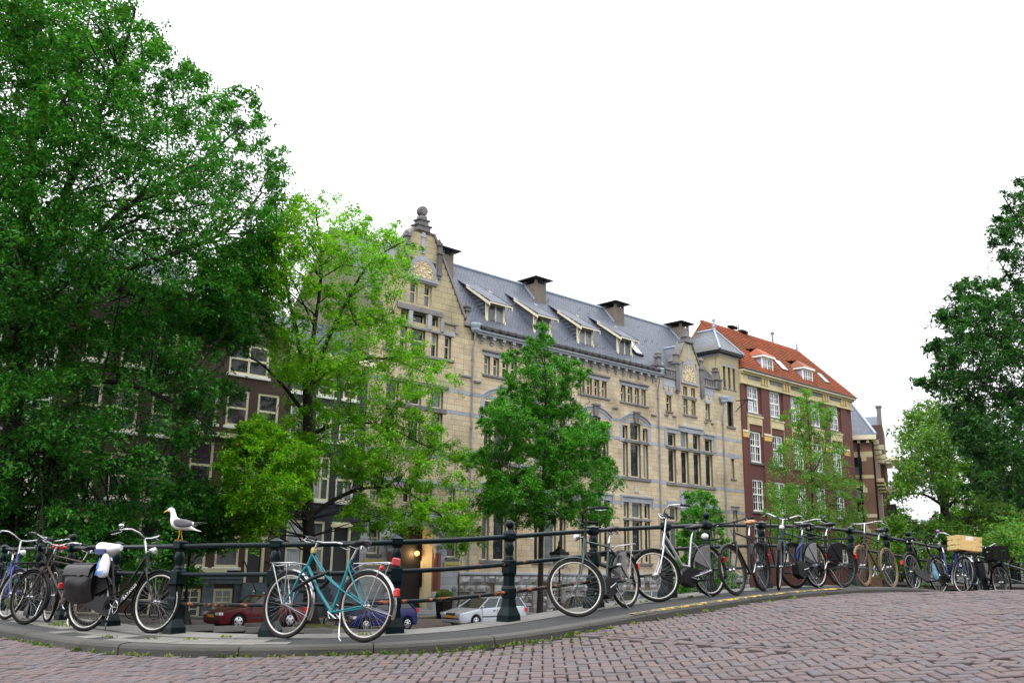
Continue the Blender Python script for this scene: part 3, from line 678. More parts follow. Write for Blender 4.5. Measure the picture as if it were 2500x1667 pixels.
for w in [w for w in W if w[2] > 15.5 and w[0] < 40]:
    p, q, r, t = w[:4]; mb.quad((p,0,r),(p,0,t),(p,.34,t),(p,.34,r)); mb.quad((q,.34,r),(q,.34,t),(q,0,t),(q,0,r)); mb.quad((p,0,t),(q,0,t),(q,.34,t),(p,.34,t)); mb.quad((p,.34,r),(q,.34,r),(q,0,r),(p,0,r))
B.put('gable_reveal', mb, M['olive'])
# gable coping, finials and carved arches
def slab_line(mb, pts, w, y0, y1):
    for (x0, z0), (x1, z1) in zip(pts[:-1], pts[1:]):
        L = math.hypot(x1 - x0, z1 - z0); nx, nz = -(z1 - z0) / L * w, (x1 - x0) / L * w
        mb.prism([(x0, z0), (x1, z1), (x1 + nx, z1 + nz), (x0 + nx, z0 + nz)], y0, y1)
def mirror(c, pts): return [(2 * c - x, z) for x, z in pts]
gl = [(41.1, 16.7), (40.95, 16.72), (38.9, 20.42), (37.95, 22.1)]
mb = Bs(); slab_line(mb, list(reversed(gl)), .16, -.12, .85); slab_line(mb, mirror(37.15, gl), .16, -.12, .85); B.put('gable_coping', mb, M['trim'])
mb = Bs(); mb.box(36.62, 37.68, -.1, .6, 22.1, 22.45); mb.box(36.5, 37.8, -.16, .66, 22.45, 22.55); mb.box(36.78, 37.52, -.08, .55, 22.55, 22.85); mb.box(36.66, 37.64, -.14, .6, 22.85, 22.94); mb.box(36.9, 37.4, -.05, .5, 22.94, 23.2)
mb.lathe([(.0,-.06),(.30,-.04),(.37,.1),(.37,.34),(.30,.5),(0,.52)], 12, (37.15, 0, 23.58), 'y', False); B.put('finial', mb, M['trim'])
mb = Bs(); mb.box(37.02, 37.28, -.06, .02, 20.7, 22.0); mb.box(36.95, 37.35, -.1, .02, 21.65, 21.8); mb.box(36.96, 37.34, -.08, .02, 20.5, 20.72); B.put('gable_rib', mb, M['blue'])
for c in (35.75, 38.55):
    mb = Bs(); mb.box(c - .16, c + .16, -.2, .2, 19.45, 21.6); mb.box(c - .24, c + .24, -.28, .28, 20.75, 20.87); mb.box(c - .24, c + .24, -.28, .28, 21.35, 21.45); mb.box(c - .2, c + .2, -.24, .2, 19.2, 19.45); mb.box(c - .12, c + .12, -.15, .15, 19.0, 19.2)
    mb.lathe([(.05,21.6),(.13,21.66),(.1,21.78),(.05,21.86),(0,21.9)], 8, (c, 0, 0)); B.put('pinnacle', mb, M['trim'])
for c in (41.25, 33.55):
    mb = Bs(); mb.box(c - .34, c + .42, -.2, .5, 16.22, 16.45); mb.frus(c, .1, 16.45, 17.3, .2, .15); mb.box(c - .27, c + .27, -.17, .37, 17.3, 17.42); mb.box(c - .2, c + .2, -.1, .3, 17.42, 17.55); mb.box(c - .28, c + .28, -.18, .38, 17.55, 17.65); mb.frus(c, .1, 17.65, 17.85, .2, .1); B.put('pinnacle', mb, M['trim'])
def tympanum(c, hw, z0, z1, seed):
    rr = random.Random(seed); arc = [(c + hw * math.cos(math.pi * k / 14), z0 + (z1 - z0) * math.sin(math.pi * k / 14)) for k in range(15)]
    mb = Bs(); mb.prism([(c + hw + .02, z0 - .002)] + arc + [(c - hw - .02, z0 - .002)], -.03, .05); t_ = B.put('tympanum', mb, M['relief'])
    mb = Bs()
    for k in range(9): a = math.pi * (k + .5) / 9; mb.torus(.11, .035, 12, 6, (c + (hw - .17) * math.cos(a), -.045, z0 + (z1 - z0 - .17) * math.sin(a)))
    for k in range(26): mb.ball((c + rr.uniform(-.75, .75) * hw, -.035, z0 + .1 + rr.uniform(0, .55) * (z1 - z0)), rr.uniform(.05, .13), 8, (1, .5, .8))
    mb.tube([(c - hw * .9 + hw * 1.8 * k / 12, -.04, z0 + .12 + .07 * math.sin(k * 1.7)) for k in range(13)], .04, 6); B.put('carving', mb, M['relief'], t_)
    mb = Bs()
    for k in range(14):
        a, b = arc[k], arc[k+1]; s = 1.18; ca = lambda p, q: (c + (p[0] - c) * q, z0 + (p[1] - z0) * q)
        i0, i1, o1, o0 = ca(a, 1.0), ca(b, 1.0), ca(b, 1.26), ca(a, 1.26); mb.add([(i0[0],-.06,i0[1]),(i1[0],-.06,i1[1]),(o1[0],-.06,o1[1]),(o0[0],-.06,o0[1]),(i0[0],.02,i0[1]),(i1[0],.02,i1[1]),(o1[0],.02,o1[1]),(o0[0],.02,o0[1])], [(0,1,2,3),(0,4,5,1),(2,6,7,3)])
    mb.box(c - hw * 1.25, c + hw * 1.25, -.14, .03, z0 - .18, z0); B.put('arch_moulding', mb, M['blue'])
tympanum(37.2, 1.03, 18.76, 19.98, 1); tympanum(67.0, 1.0, 15.92, 17.6, 2)
gr = [(68.75, 17.5), (68.45, 17.72), (67.3, 19.62)]
mb = Bs(); slab_line(mb, list(reversed(gr)), .15, -.1, .8); slab_line(mb, mirror(66.95, gr), .15, -.1, .8); B.put('gable_coping', mb, M['trim'])
mb = Bs(); mb.box(66.3, 67.6, -.18, .6, 19.5, 19.66); mb.box(66.62, 67.28, -.08, .5, 19.66, 20.0); mb.box(66.52, 67.38, -.12, .55, 20.0, 20.1); mb.box(66.72, 67.18, -.05, .4, 20.1, 20.62); mb.lathe([(.22,0),(.28,.06),(.2,.25),(0,.34)], 8, (66.95, .18, 20.6)); B.put('finial', mb, M['trim'])
mb = Bs(); mb.box(66.82, 67.08, -.05, .02, 18.1, 19.3); mb.box(66.72, 67.18, -.09, .02, 17.95, 18.25); B.put('gable_rib', mb, M['blue'])
for c in (65.15, 68.75):
    mb = Bs(); mb.box(c - .24, c + .24, -.2, .25, 15.2, 17.5); mb.box(c - .34, c + .34, -.3, .35, 17.3, 17.42); mb.box(c - .2, c + .2, -.16, .2, 17.5, 18.1); mb.box(c - .3, c + .3, -.26, .3, 18.1, 18.22); mb.frus(c, 0, 18.22, 18.42, .24, .14); mb.box(c - .26, c + .26, -.24, .2, 14.95, 15.2); mb.box(c - .18, c + .18, -.18, .2, 14.75, 14.95); B.put('pinnacle', mb, M['trim'])
for c in (62.75, 71.15):
    mb = Bs(); mb.box(c - .45, c + .45, -.22, .4, 15.9, 16.7); mb.box(c - .58, c + .52, -.34, .5, 16.7, 16.85); mb.frus(c, .1, 16.85, 17.5, .24, .2); mb.box(c - .3, c + .3, -.2, .4, 17.5, 17.62); mb.box(c - .2, c + .2, -.1, .3, 17.62, 17.85); mb.frus(c, .1, 17.85, 18.0, .26, .12); B.put('pinnacle', mb, M['trim'])
for a, b in ((63.2, 64.9), (69.0, 70.7)):
    mb = Bs(); mb.box(a, b, -.14, .2, 16.6, 16.78, .02); mb.box(a, b, -.16, .22, 15.86, 16.02, .02); bal = B.put('balustrade', mb, M['trim'])
    for k in range(5): x = a + (b - a) * (k + .5) / 5; B.put('baluster', Bs().box(x - .1, x + .1, -.08, .14, 16.02, 16.6), M['trim'], bal)
# bluestone frieze blocks under the balustrades
for a in (63.2, 69.0):
    mb = Bs(); mb.box(a, a + 1.7, -.04, .01, 15.2, 15.86)
    for k in (0, .72, 1.44): mb.box(a + k, a + k + .26, -.08, .0, 14.85, 15.2)
    B.put('frieze', mb, M['blue'])
# windows, sills, hoods, transoms
for a, b, c, d, k in W:
    if k == 's': B.box('slit_back', M['dark'], a, b, .3, .36, c, d); B.box('sill', M['trim'], a - .08, b + .08, -.08, .1, c - .14, c, .02); B.box('lintel', M['blue'], a - .1, b + .1, -.05, .02, d, d + .22); continue
    B.window(a, b, c, d, y=.2, fw=.08 if k != 'd' else .05, fm='cream' if k != 'd' else 'black', gm='glassc', zsplit=((c + d) / 2 + .1,) if k in 'nd' else ())
def ledge(a, b, z0, z1, out=.12, m='trim', nm='ledge'): B.box(nm, M[m], a, b, -out, .03, z0, z1, .02)
for c in bays:
    ledge(c - 1.95, c + 1.75, 12.93, 13.1); ledge(c - 1.9, c + 1.68, 14.43, 14.7, .05, 'blue', 'lintel'); ledge(c - 1.98, c + 1.75, 14.7, 14.84, .16)
    ledge(c - 1.75, c + 1.7, 9.86, 10.1, .07, 'trim', 'transom'); ledge(c - 1.85, c + 1.75, 6.86, 7.14, .14)
    ledge(c - 1.75, c + 1.7, 3.74, 3.93, .07, 'trim', 'transom'); ledge(c - 1.85, c + 1.75, .28, .5, .14)
    mb = Bs(); R0 = 3.1; pr = []                              # segmental arch with keystone
    for k in range(13):
        x = -1.98 + 3.9 * k / 12; z = 11.28 + math.sqrt(max(0, R0 * R0 - x * x)) - math.sqrt(R0 * R0 - 1.98 ** 2); pr.append((c + x, z))
    for (x0, z0), (x1, z1) in zip(pr[:-1], pr[1:]):
        mb.prism([(x0, z0 - .02), (x1, z1 - .02), (x1, z1 + .24), (x0, z0 + .24)], -.06, .02); mb.prism([(x0, z0 + .242), (x1, z1 + .242), (x1, z1 + .34), (x0, z0 + .34)], -.14, .02)
    mb.box(c - 2.0, c - 1.72, -.06, .02, 10.05, 11.3); mb.box(c + 1.63, c + 1.92, -.06, .02, 10.05, 11.3); mb.box(c - 2.05, c - 1.66, -.1, .03, 9.9, 10.05); mb.box(c + 1.6, c + 1.98, -.1, .03, 9.9, 10.05)
    B.put('window_arch', mb, M['blue'])
    mb = Bs(); mb.prism([(c - .2, 11.5), (c + .2, 11.5), (c + .3, 12.3), (c - .3, 12.3)], -.2, .02); mb.box(c - .4, c + .4, -.28, .03, 12.3, 12.44); B.put('keystone', mb, M['trim'])
    mb = Bs(); mb.box(c - 2.05, c + 2.05, -.16, .02, 5.55, 5.68); mb.box(c - 2.0, c + 2.0, -.06, .02, 5.14, 5.55); mb.box(c - 2.05, c - 1.88, -.14, .02, 4.8, 5.55); mb.box(c + 1.88, c + 2.05, -.14, .02, 4.8, 5.55); B.put('hood_mould', mb, M['blue'])
    mb = Bs(); mb.box(c - .34, c + .26, -.05, .02, 5.92, 6.42); pl_ = B.put('plaque', mb, M['blue']); B.put('panel', Bs().box(c - .26, c + .18, -.07, .02, 6.0, 6.3), M['creamst'], pl_)
for c in (42.25, 47.0, 51.95, 56.9, 61.8): ledge(c - .3, c + .3, 12.35, 12.5)
ledge(63.35, 70.3, 6.82, 7.08, .14); ledge(63.4, 70.25, 9.86, 10.1, .08, 'trim', 'transom'); ledge(63.4, 70.3, 3.74, 3.93, .08, 'trim', 'transom'); ledge(63.4, 70.3, .28, .5, .14)
mb = Bs(); mb.box(63.3, 65.3, -.06, .02, 11.22, 11.55); mb.box(65.3, 68.75, -.07, .02, 11.5, 11.9); mb.box(68.75, 70.6, -.06, .02, 11.22, 11.55); mb.box(63.22, 65.3, -.15, .02, 11.55, 11.68); mb.box(65.22, 68.83, -.15, .02, 11.9, 12.03); mb.box(68.8, 70.7, -.15, .02, 11.55, 11.68); mb.box(63.22, 63.5, -.1, .02, 10.1, 11.55); mb.box(70.3, 70.62, -.1, .02, 10.1, 11.55); B.put('hood_mould', mb, M['blue'])
mb = Bs(); mb.box(63.3, 65.2, -.1, .02, 5.1, 5.55); mb.box(65.2, 68.6, -.06, .02, 5.3, 6.0); mb.box(68.6, 70.6, -.1, .02, 5.1, 5.55); mb.box(65.15, 65.5, -.2, .02, 4.6, 6.5); mb.box(65.05, 68.7, -.16, .02, 6.0, 6.15); mb.box(68.3, 68.65, -.2, .02, 4.6, 6.5); B.put('hood_mould', mb, M['blue'])
ledge(65.9, 67.95, 12.9, 13.06); ledge(65.9, 67.95, 14.4, 14.68, .08); ledge(63.5, 64.45, 12.88, 13.04); ledge(69.15, 70.1, 12.88, 13.04); ledge(63.3, 63.8, 12.6, 12.72); ledge(64.4, 64.9, 12.6, 12.72); ledge(69, 69.45, 12.6, 12.72); ledge(70, 70.4, 12.6, 12.72)
ledge(63.55, 64.45, 14.4, 14.75, .08, 'blue', 'lintel'); ledge(69.2, 70.1, 14.4, 14.75, .08, 'blue', 'lintel')
ledge(72.45, 73.85, 12.55, 12.76); ledge(72.75, 73.65, 7.9, 8.06); ledge(72.8, 73.6, 9.82, 10.3, .05, 'blue', 'lintel'); ledge(72.7, 73.85, 5.22, 5.5, .05, 'blue', 'lintel'); ledge(72.6, 73.95, 5.5, 5.62, .14); ledge(72.6, 73.8, 15.05, 15.6, .05, 'blue', 'lintel')
ledge(34.2, 40.1, 7.15, 7.38, .14); ledge(34.3, 39.6, 9.87, 10.17, .08, 'trim', 'transom'); ledge(34.2, 39.7, 11.5, 11.72, .12); ledge(34.2, 39.05, 13.4, 13.58, .14); ledge(39.05, 40.1, 13.4, 13.58, .14); ledge(34.2, 38.95, 15.19, 15.34, .1); ledge(39.1, 40.1, 15.2, 15.45, .1, 'blue', 'lintel'); ledge(35.2, 39.0, 16.37, 16.75, .12); ledge(36.0, 38.4, 18.4, 18.56, .12); ledge(39.2, 40.4, 16.0, 16.12, .12); ledge(40.6, 41.7, 12.6, 12.75)
ledge(33.7, 34.8, .55, .72); ledge(39.85, 41, .45, .61); ledge(33.6, 35.2, 3.3, 3.5, .2); ledge(33.2, 41.0, 5.2, 5.4, .08, 'blue')
mb = Bs(); mb.box(38.86, 39.15, -.1, .02, 15.4, 16.3); mb.box(40.15, 40.4, -.1, .02, 15.5, 16.0); mb.box(37.72, 38.02, -.12, .02, 15.35, 16.35); mb.box(36.15, 36.45, -.12, .02, 15.35, 16.35); B.put('bracket', mb, M['blue'])
# cornice and gutter of the middle part
mb = Bs(); mb.box(41.9, 62.35, -.42, .02, 15.75, 15.88); mb.box(41.9, 62.35, -.52, .02, 15.88, 16.08, .03); B.put('cornice', mb, M['blue'])
mb = Bs(); mb.box(42.1, 62.2, -.62, -.05, 16.08, 16.36, .04); gut = B.put('gutter', mb, M['blackgut'])
for k in range(27):
    x = 42.35 + k * .755; B.put('gutter_boss', Bs().lathe([(0,-.66),(.16,-.64),(.18,-.6)], 10, (x, 0, 16.24), 'y'), M['blackgut'], gut)
for k in range(21):
    x = 42.55 + k * .965; mb = Bs(); mb.box(x - .14, x + .14, -.38, .01, 15.55, 15.75); mb.box(x - .12, x + .12, -.24, .01, 15.38, 15.55); mb.box(x - .1, x + .1, -.12, .01, 15.2, 15.38); B.put('cornice_bracket', mb, M['blue'])
for x, zt in ((41.75, 16.1), (62.4, 16.1), (71.75, 14.95)):
    mb = Bs(); mb.lathe([(.36,-.02),(.4,0),(.38,-.1),(.36,-.28),(.3,-.34),(.33,-.4),(.24,-.58),(.1,-.68),(.08,-.7)], 12, (x, -.3, zt + .35)); B.put('hopper_head', mb, M['lead'])
    mb = Bs(); mb.tube([(x, -.3, zt - .3), (x - .02, -.28, zt - .8), (x, -.12, zt - 1.4), (x, -.12, -.4)], .06, 8)
    for k in range(6): mb.lathe([(.1, 0), (.1, .1)], 8, (x, -.12, zt - 2.2 - k * 2.4))
    B.put('drain_pipe', mb, M['pipe'])
# roofs
RK = 1.176; roofz = lambda y: 16.3 + RK * y
mb = Bs(); mb.quad((33.2, .0, 16.3), (71.72, .0, 16.3), (71.72, 5.4, roofz(5.4)), (33.2, 5.4, roofz(5.4))); mb.quad((71.72, 11, 16.3), (33.2, 11, 16.3), (33.2, 5.4, roofz(5.4)), (71.72, 5.4, roofz(5.4)))
mb.quad((37.15, .4, 21.5), (41.2, .4, 16.5), (41.2, 4.0, 21.0), (37.15, 4.45, 21.55)); mb.quad((33.3, .4, 16.5), (37.15, .4, 21.5), (37.15, 4.45, 21.55), (33.3, 4.0, 21.0))
mb.quad((66.95, .4, 19.3), (69.4, .4, 16.1), (69.4, 1, 17.4), (66.95, 2.6, 19.35)); mb.quad((64.4, .4, 16.1), (66.95, .4, 19.3), (66.95, 2.6, 19.35), (64.4, 1, 17.4))
B.put('roof', mb, M['slate'])
mb = Bs(); mb.tube([(33.2, 5.4, roofz(5.4) + .03), (71.7, 5.4, roofz(5.4) + .03)], .14, 8); mb.tube([(66.95, .4, 19.35), (66.95, 2.6, 19.4)], .09, 6); mb.tube([(64.45, .42, 16.15), (64.45, 1.0, 17.45)], .1, 6); B.put('ridge_capping', mb, M['lead'])
mb = Bs(); mb.prism([(0, GZ), (11, GZ), (11, 16.3), (5.4, roofz(5.4) + .12), (0, 16.3)], 33.2, 33.5, 'yz'); B.put('end_wall', mb, M['chim'])
mb = Bs(); mb.box(33.5, 74.8, 10.6, 11, GZ, 16.3); mb.box(74.5, 74.86, .02, 11, GZ, 16.3); B.put('rear_wall', mb, M['chim'])
mb = Bs(); mb.box(33.6, 74.4, .7, .75, GZ, 16.1); B.put('dark_interior', mb, M['dark'])
def hooks():
    mb = Bs()
    for k in range(34):
        x = 43 + random.uniform(0, 27); y = random.choice([.9, 3.0, 4.4]) + random.uniform(-.1, .1); z = roofz(y); mb.tube([(x, y, z), (x, y - .12, z + .06), (x, y - .14, z + .2)], .03, 4)
    B.put('roof_hooks', mb, M['pipe'])['kind'] = 'stuff'
hooks()
for k in range(4):                                  # dormers
    c = 44.72 + 4.87 * k; y0 = .95; mb = Bs()
    mb.prism([(y0 + .02, 17.2), (y0 + .02, 18.7), (3.9, 20.75), (3.9, 20.6)], c - .86, c + .86, 'yz'); dm = B.put('dormer', mb, M['slate'])
    mb = Bs(); fwd = lambda z: y0
    mb.box(c - .92, c - .72, y0 - .06, y0 + .06, 17.1, 18.75); mb.box(c + .72, c + .92, y0 - .06, y0 + .06, 17.1, 18.75); mb.box(c - .72, c + .72, y0 - .06, y0 + .06, 17.1, 17.28); mb.box(c - .72, c + .72, y0 - .06, y0 + .06, 18.5, 18.75); mb.box(c - .07, c + .07, y0 - .05, y0 + .05, 17.28, 18.5)
    mb.tube([(c - .9, y0 - .08, 17.9), (c - .95, y0 - .55, 18.5)], .04, 5); mb.tube([(c + .9, y0 - .08, 17.9), (c + .95, y0 - .55, 18.5)], .04, 5); mb.box(c - .95, c - .84, y0 - .14, y0 - .02, 16.85, 17.5); mb.box(c + .84, c + .95, y0 - .14, y0 - .02, 16.85, 17.5)
    B.put('dormer_frame', mb, M['cream'], dm)
    for a in (-.72, .07): B.put('pane', Bs().box(c + a, c + a + .65, y0, y0 + .03, 17.28, 18.5), M['glassw'], dm)
    mb = Bs(); mb.prism([(y0 - .62, 18.52), (4.1, 20.98), (4.1, 21.06), (y0 - .62, 18.64)], c - 1.12, c + 1.12, 'yz'); mb.tube([(c - 1.12, y0 - .62, 18.66), (c - 1.12, 4.2, 21.1)], .06, 6); mb.tube([(c + 1.12, y0 - .62, 18.66), (c + 1.12, 4.2, 21.1)], .06, 6); B.put('dormer_roof', mb, M['slate'], dm)
    mb = Bs()
    for x in (c - 1.17, c + 1.08): mb.prism([(y0 - .64, 18.3), (2.9, 20.12), (2.9, 20.36), (y0 - .64, 18.52)], x, x + .09, 'yz')
    mb.box(c - 1.08, c + 1.08, y0 - .66, y0 - .58, 18.47, 18.56); B.put('barge_board', mb, M['cream'], dm)
for a, b, zt in ((42.1, 43.2, 23.05), (51.95, 53.15, 22.95), (61.9, 63.1, 22.95), (71.5, 72.8, 22.95)):
    mb = Bs(); y0, y1 = 4.0, 6.6; mb.box(a, b, y0, y1, 20, zt - .35); ch = B.put('chimney', mb, M['chim'])
    for x in (a, b - .2):
        for y in (y0, (y0 + y1) / 2 - .1, y1 - .2): B.put('chimney_pier', Bs().box(x, x + .2, y, y + .2, zt - .35, zt), M['chim'], ch)
    B.put('chimney_cap', Bs().box(a - .4, b + .4, y0 - .4, y1 + .4, zt, zt + .1), M['black'], ch)
    B.put('flashing', Bs().box(a - .04, b + .04, y0 - .03, y1, 20, 20.05), M['lead'], ch)
    mb = Bs()
    for k in range(7): y = y0 + .15 + k * .17; mb.box(a - .05, a - .004, y, y + .2, roofz(y) - .3, roofz(y) + .28)
    B.put('step_flashing', mb, M['lead'], ch)
def rooflight(a, b, y0, y1, f=B, rz=roofz, m='black'):
    nv = Vector((0, -RK, 1)).normalized(); pts = [Vector((x, y, rz(y))) for x, y in ((a, y0), (b, y0), (b, y1), (a, y1))]
    mb = f.mb(); o = nv * .16; mb.add([tuple(p) for p in pts] + [tuple(p + o) for p in pts], [(4,5,6,7),(0,1,5,4),(1,2,6,5),(2,3,7,6),(3,0,4,7)]); w = f.put('roof_light', mb, M[m])
    c = sum(pts, Vector()) / 4; mb = f.mb(); mb.add([tuple(c + (p - c) * .82 + nv * .17) for p in pts], [(0,1,2,3)]); f.put('pane', mb, M['sky'], w)
rooflight(61.0, 62.0, 1.1, 2.5)
# tower
mb = Bs(); mb.box(71.74, 72.1, .01, 4.6, 16.2, 19.38); B.put('tower_side', mb, M['olive'])
mb = Bs(); mb.box(71.72, 74.87, 4.3, 4.6, 16.2, 19.38); mb.box(74.5, 74.86, .02, 4.3, 16.2, 19.38); mb.box(71.72, 74.86, .4, .45, 16.2, 19.3); B.put('tower_back', mb, M['chim'])
mb = Bs(); mb.box(71.35, 75.2, -.4, 5.0, 19.4, 19.68); te = B.put('tower_eaves', mb, M['black'])
mb = Bs(); mb.box(71.68, 74.9, -.05, 4.65, 19.2, 19.4); B.put('tower_frieze', mb, M['ashlar'])
mb = Bs(); mb.quad((71.35, -.4, 19.68), (75.2, -.4, 19.68), (73.28, 1.5, 22.1)); mb.quad((71.35, 5, 19.68), (71.35, -.4, 19.68), (73.28, 1.5, 22.1), (73.28, 3.4, 22.1)); mb.quad((75.2, -.4, 19.68), (75.2, 5, 19.68), (73.28, 3.4, 22.1), (73.28, 1.5, 22.1)); mb.quad((75.2, 5, 19.68), (71.35, 5, 19.68), (73.28, 3.4, 22.1)); B.put('tower_roof', mb, M['slate2'])
mb = Bs(); mb.tube([(71.35, -.4, 19.72), (73.28, 1.5, 22.15)], .1, 6); mb.tube([(75.2, -.4, 19.72), (73.28, 1.5, 22.15)], .1, 6); mb.tube([(73.28, 1.5, 22.14), (73.28, 3.4, 22.14)], .11, 6); B.put('hip_capping', mb, M['lead'])
mb = Bs(); mb.lathe([(.2,22.1),(.12,22.3),(.22,22.42),(.1,22.55),(.18,22.7),(.06,22.8),(.15,22.95),(.17,23.05),(.1,23.25),(0,23.35)], 10, (73.28, 1.5, 0)); B.put('roof_finial', mb, M['lead'])
mb = Bs(); mb.tube([(74.0, -.1, 15.2), (74.2, -1.2, 15.25), (74.5, -1.6, 15.1)], .05, 5); mb.tube([(74.2, -1.2, 15.2), (74.2, -1.1, 14.2)], .05, 5); mb.tube([(73.9, -.1, 14.2), (74.2, -1.1, 15.2)], .04, 5); mb.tube([(74.5, -1.6, 15.3), (74.5, -1.6, 14.5)], .04, 5); B.put('hoist_arm', mb, M['black'])
# plinth
B.wall('plinth_wall', M['sandjoint'], 41.0, 74.87, GZ - .1, -.42, [(a, b, -1.9, -1.0) for a, b in cellar], y=-.1, rev=.4)
for a, b in cellar:
    if a > 41: B.window(a, b, -1.9, -1.0, y=.15, fw=.05, fm='black', gm='glass', name='cellar_window', bars=(3, 1))
rr = coursing(lambda z: (41.0, 74.87), -2.3, -.5, .6, 1.05, [(a - .02, b + .02, -1.92, -.98) for a, b in cellar])
for a, b, c, d in rr:
    mb = B.mb(); nx, nz = 5, 4; g = .02
    for j in range(nz):
        for i in range(nx):
            ed = i in (0, nx-1) or j in (0, nz-1); mb.v.append(tuple(mb.M @ Vector((a + g + (b - a - 2*g) * i / (nx-1), -.11 - (0 if ed else random.uniform(.05, .16)), c + g + (d - c - 2*g) * j / (nz-1)))))
    for j in range(nz-1):
        for i in range(nx-1): k = j * nx + i; mb.f.append([k, k+1, k+1+nx, k+nx]); mb.m.append(0); mb.sm.append(False)
    B.put('rough_block', mb, M['rustic'])
lay(B, 'base_stone', 'base_stones', M['ashlar'], coursing(lambda z: (41.0, 74.87), GZ - .1, -2.3, .6, 1.6, []), 30, y=-.13)
B.box('plinth_cap', M['blue'], 41.0, 74.87, -.2, .02, -.48, -.3, .03)
# porch with red granite columns, lit globe and brass plates
DP = 2.8
DP = 1.75; mb = Bs(); mb.quad((38.84, .06, GZ), (37.95, DP, GZ), (37.95, DP, 2.5), (38.84, .06, 2.5)); po = B.put('porch_wall', mb, M['cream'])
mb = Bs(); mb.quad((35.72, DP, GZ), (35.72, .3, GZ), (35.72, .3, 2.5), (35.72, DP, 2.5)); mb.quad((35.72, .3, 2.5), (38.86, .3, 2.5), (38.86, DP, 2.5), (35.72, DP, 2.5)); mb.quad((35.72, .3, GZ + .4), (38.86, .3, GZ + .4), (38.86, DP, GZ + .4), (35.72, DP, GZ + .4)); B.put('porch_lining', mb, M['blue'])
mb = Bs(); mb.box(35.72, 38.0, DP, DP + .1, GZ, 2.5); mb.box(35.85, 36.8, DP - .05, DP, GZ + .4, 1.4); mb.box(36.9, 37.85, DP - .05, DP, GZ + .4, 1.4); B.put('entrance_door', mb, M['door'])
wd_ = Vector((37.95 - 38.84, DP - .06, 0)); wl_ = wd_.length; wd_.normalize(); wn_ = Vector((-wd_.y, wd_.x, 0)) * -1
wm_ = Matrix(((wd_.x, wn_.x, 0, 38.84), (wd_.y, wn_.y, 0, .06), (0, 0, 1, 0), (0, 0, 0, 1)))
if (wm_ @ Vector((0, 1, 0)) - wm_ @ Vector((0, 0, 0))).x > 0: wm_ = wm_ @ Matrix.Scale(-1, 4, (0, 1, 0))
def on_wall(): m_ = Bs(); m_.M = m_.M @ wm_; return m_
B.put('niche_panel', on_wall().prism([(.55, GZ + .5), (1.25, GZ + .5), (1.25, .1)] + [(.9 + .35 * math.cos(math.pi * k / 8), .1 + .3 * math.sin(math.pi * k / 8)) for k in range(1, 8)] + [(.55, .1)], .004, .07), M['cream'])
nb_ = B.put('notice_board', on_wall().box(.62, 1.1, .075, .16, -1.25, -.35), M['black']); B.put('gilt_edge', on_wall().box(1.11, 1.16, .075, .17, -1.28, -.3), M['brass'], nb_)
for k in range(3): B.box('step', M['ashlar'], 35.3, 39.3, -1.1 + k * .38, .3, GZ + .02 + k * .13, GZ + .15 + k * .13)
for c in (35.38, 38.98):
    mb = Bs(); mb.box(c - .5, c + .42, -.62, .02, GZ, -1.95, .03); mb.box(c - .44, c + .36, -.56, .02, -1.95, -1.8); mb.lathe([(.34,-1.8),(.36,-1.72),(.3,-1.62),(.31,-1.55),(.26,-1.5)], 16, (c, -.28, 0)); B.put('pedestal', mb, M['ashlar'])
    B.put('column', Bs().lathe([(.25,-1.5),(.25,-.5),(.235,.85)], 18, (c, -.28, 0)), M['granite'])
    mb = Bs(); mb.lathe([(.235,.85),(.28,.9),(.25,.95),(.32,1.2),(.36,1.3)], 14, (c, -.28, 0)); mb.box(c - .4, c + .4, -.68, .02, 1.3, 1.5); B.put('capital', mb, M['blue'])
mb = Bs()                                              # arch over the porch and its gabled hood
for k in range(12):
    a0, a1 = math.pi * k / 12, math.pi * (k + 1) / 12; q_ = lambda a, r: (37.29 + r * math.cos(a), 1.5 + r * .68 * math.sin(a))
    mb.prism([q_(a1, 1.56), q_(a0, 1.56), q_(a0, 2.05), q_(a1, 2.05)], -.32, .02)
slab_line(mb, [(35.0, 1.6), (37.29, 3.5), (39.6, 1.6)], .22, -.5, .02); B.put('porch_arch', mb, M['ashlar'])
mb = Bs(); mb.tube([(38.0, .55, 2.5), (38.0, .55, 1.05)], .012, 5); mb.lathe([(.07,1.1),(.09,1.02),(.09,.98)], 10, (38.0, .55, 0)); gl_ = B.put('lamp_hanger', mb, M['black'])
lm, lt_, lb, lnd, llk = newmat('lit globe'); lb.inputs['Base Color'].default_value = (1, .6, .15, 1); lb.inputs['Emission Color'].default_value = (1, .42, .07, 1); lb.inputs['Emission Strength'].default_value = 1.4
B.put('lamp_globe', Bs().ball((38.0, .55, .83), .165, 16), lm, gl_)
pl = bpy.data.lights.new('porch lamp', 'POINT'); pl.energy = 60; pl.color = (1, .6, .25); pl.shadow_soft_size = .17
plo = bpy.data.objects.new('porch_lamp_light', pl); COL.objects.link(plo); plo.location = S(37.75, 48.45, EYE + .8)
for a, b, c, d, w_ in ((33.52, 34.92, 0.0, .43, 'left of'), (39.74, 41.1, -.1, .33, 'right of')):
    pt = thing('name_plate', 'brass name plate with engraved letters on the grey stone, ' + w_ + ' the lit porch', 'sign', S((a + b) / 2, 47.93, EYE + (c + d) / 2), RZ, 'brass name plates by the porch')
    MB().box(-(b - a) / 2, (b - a) / 2, -.02, .05, -.215, .215, .008).build('plate', M['brass'], pt)
    text_mesh('lettering', 'DES GROOTES HEER', .145, M['engr'], pt, Matrix.Translation((0, -.023, 0)) @ Matrix.Rotation(R(90), 4, 'X'), .002, .82)
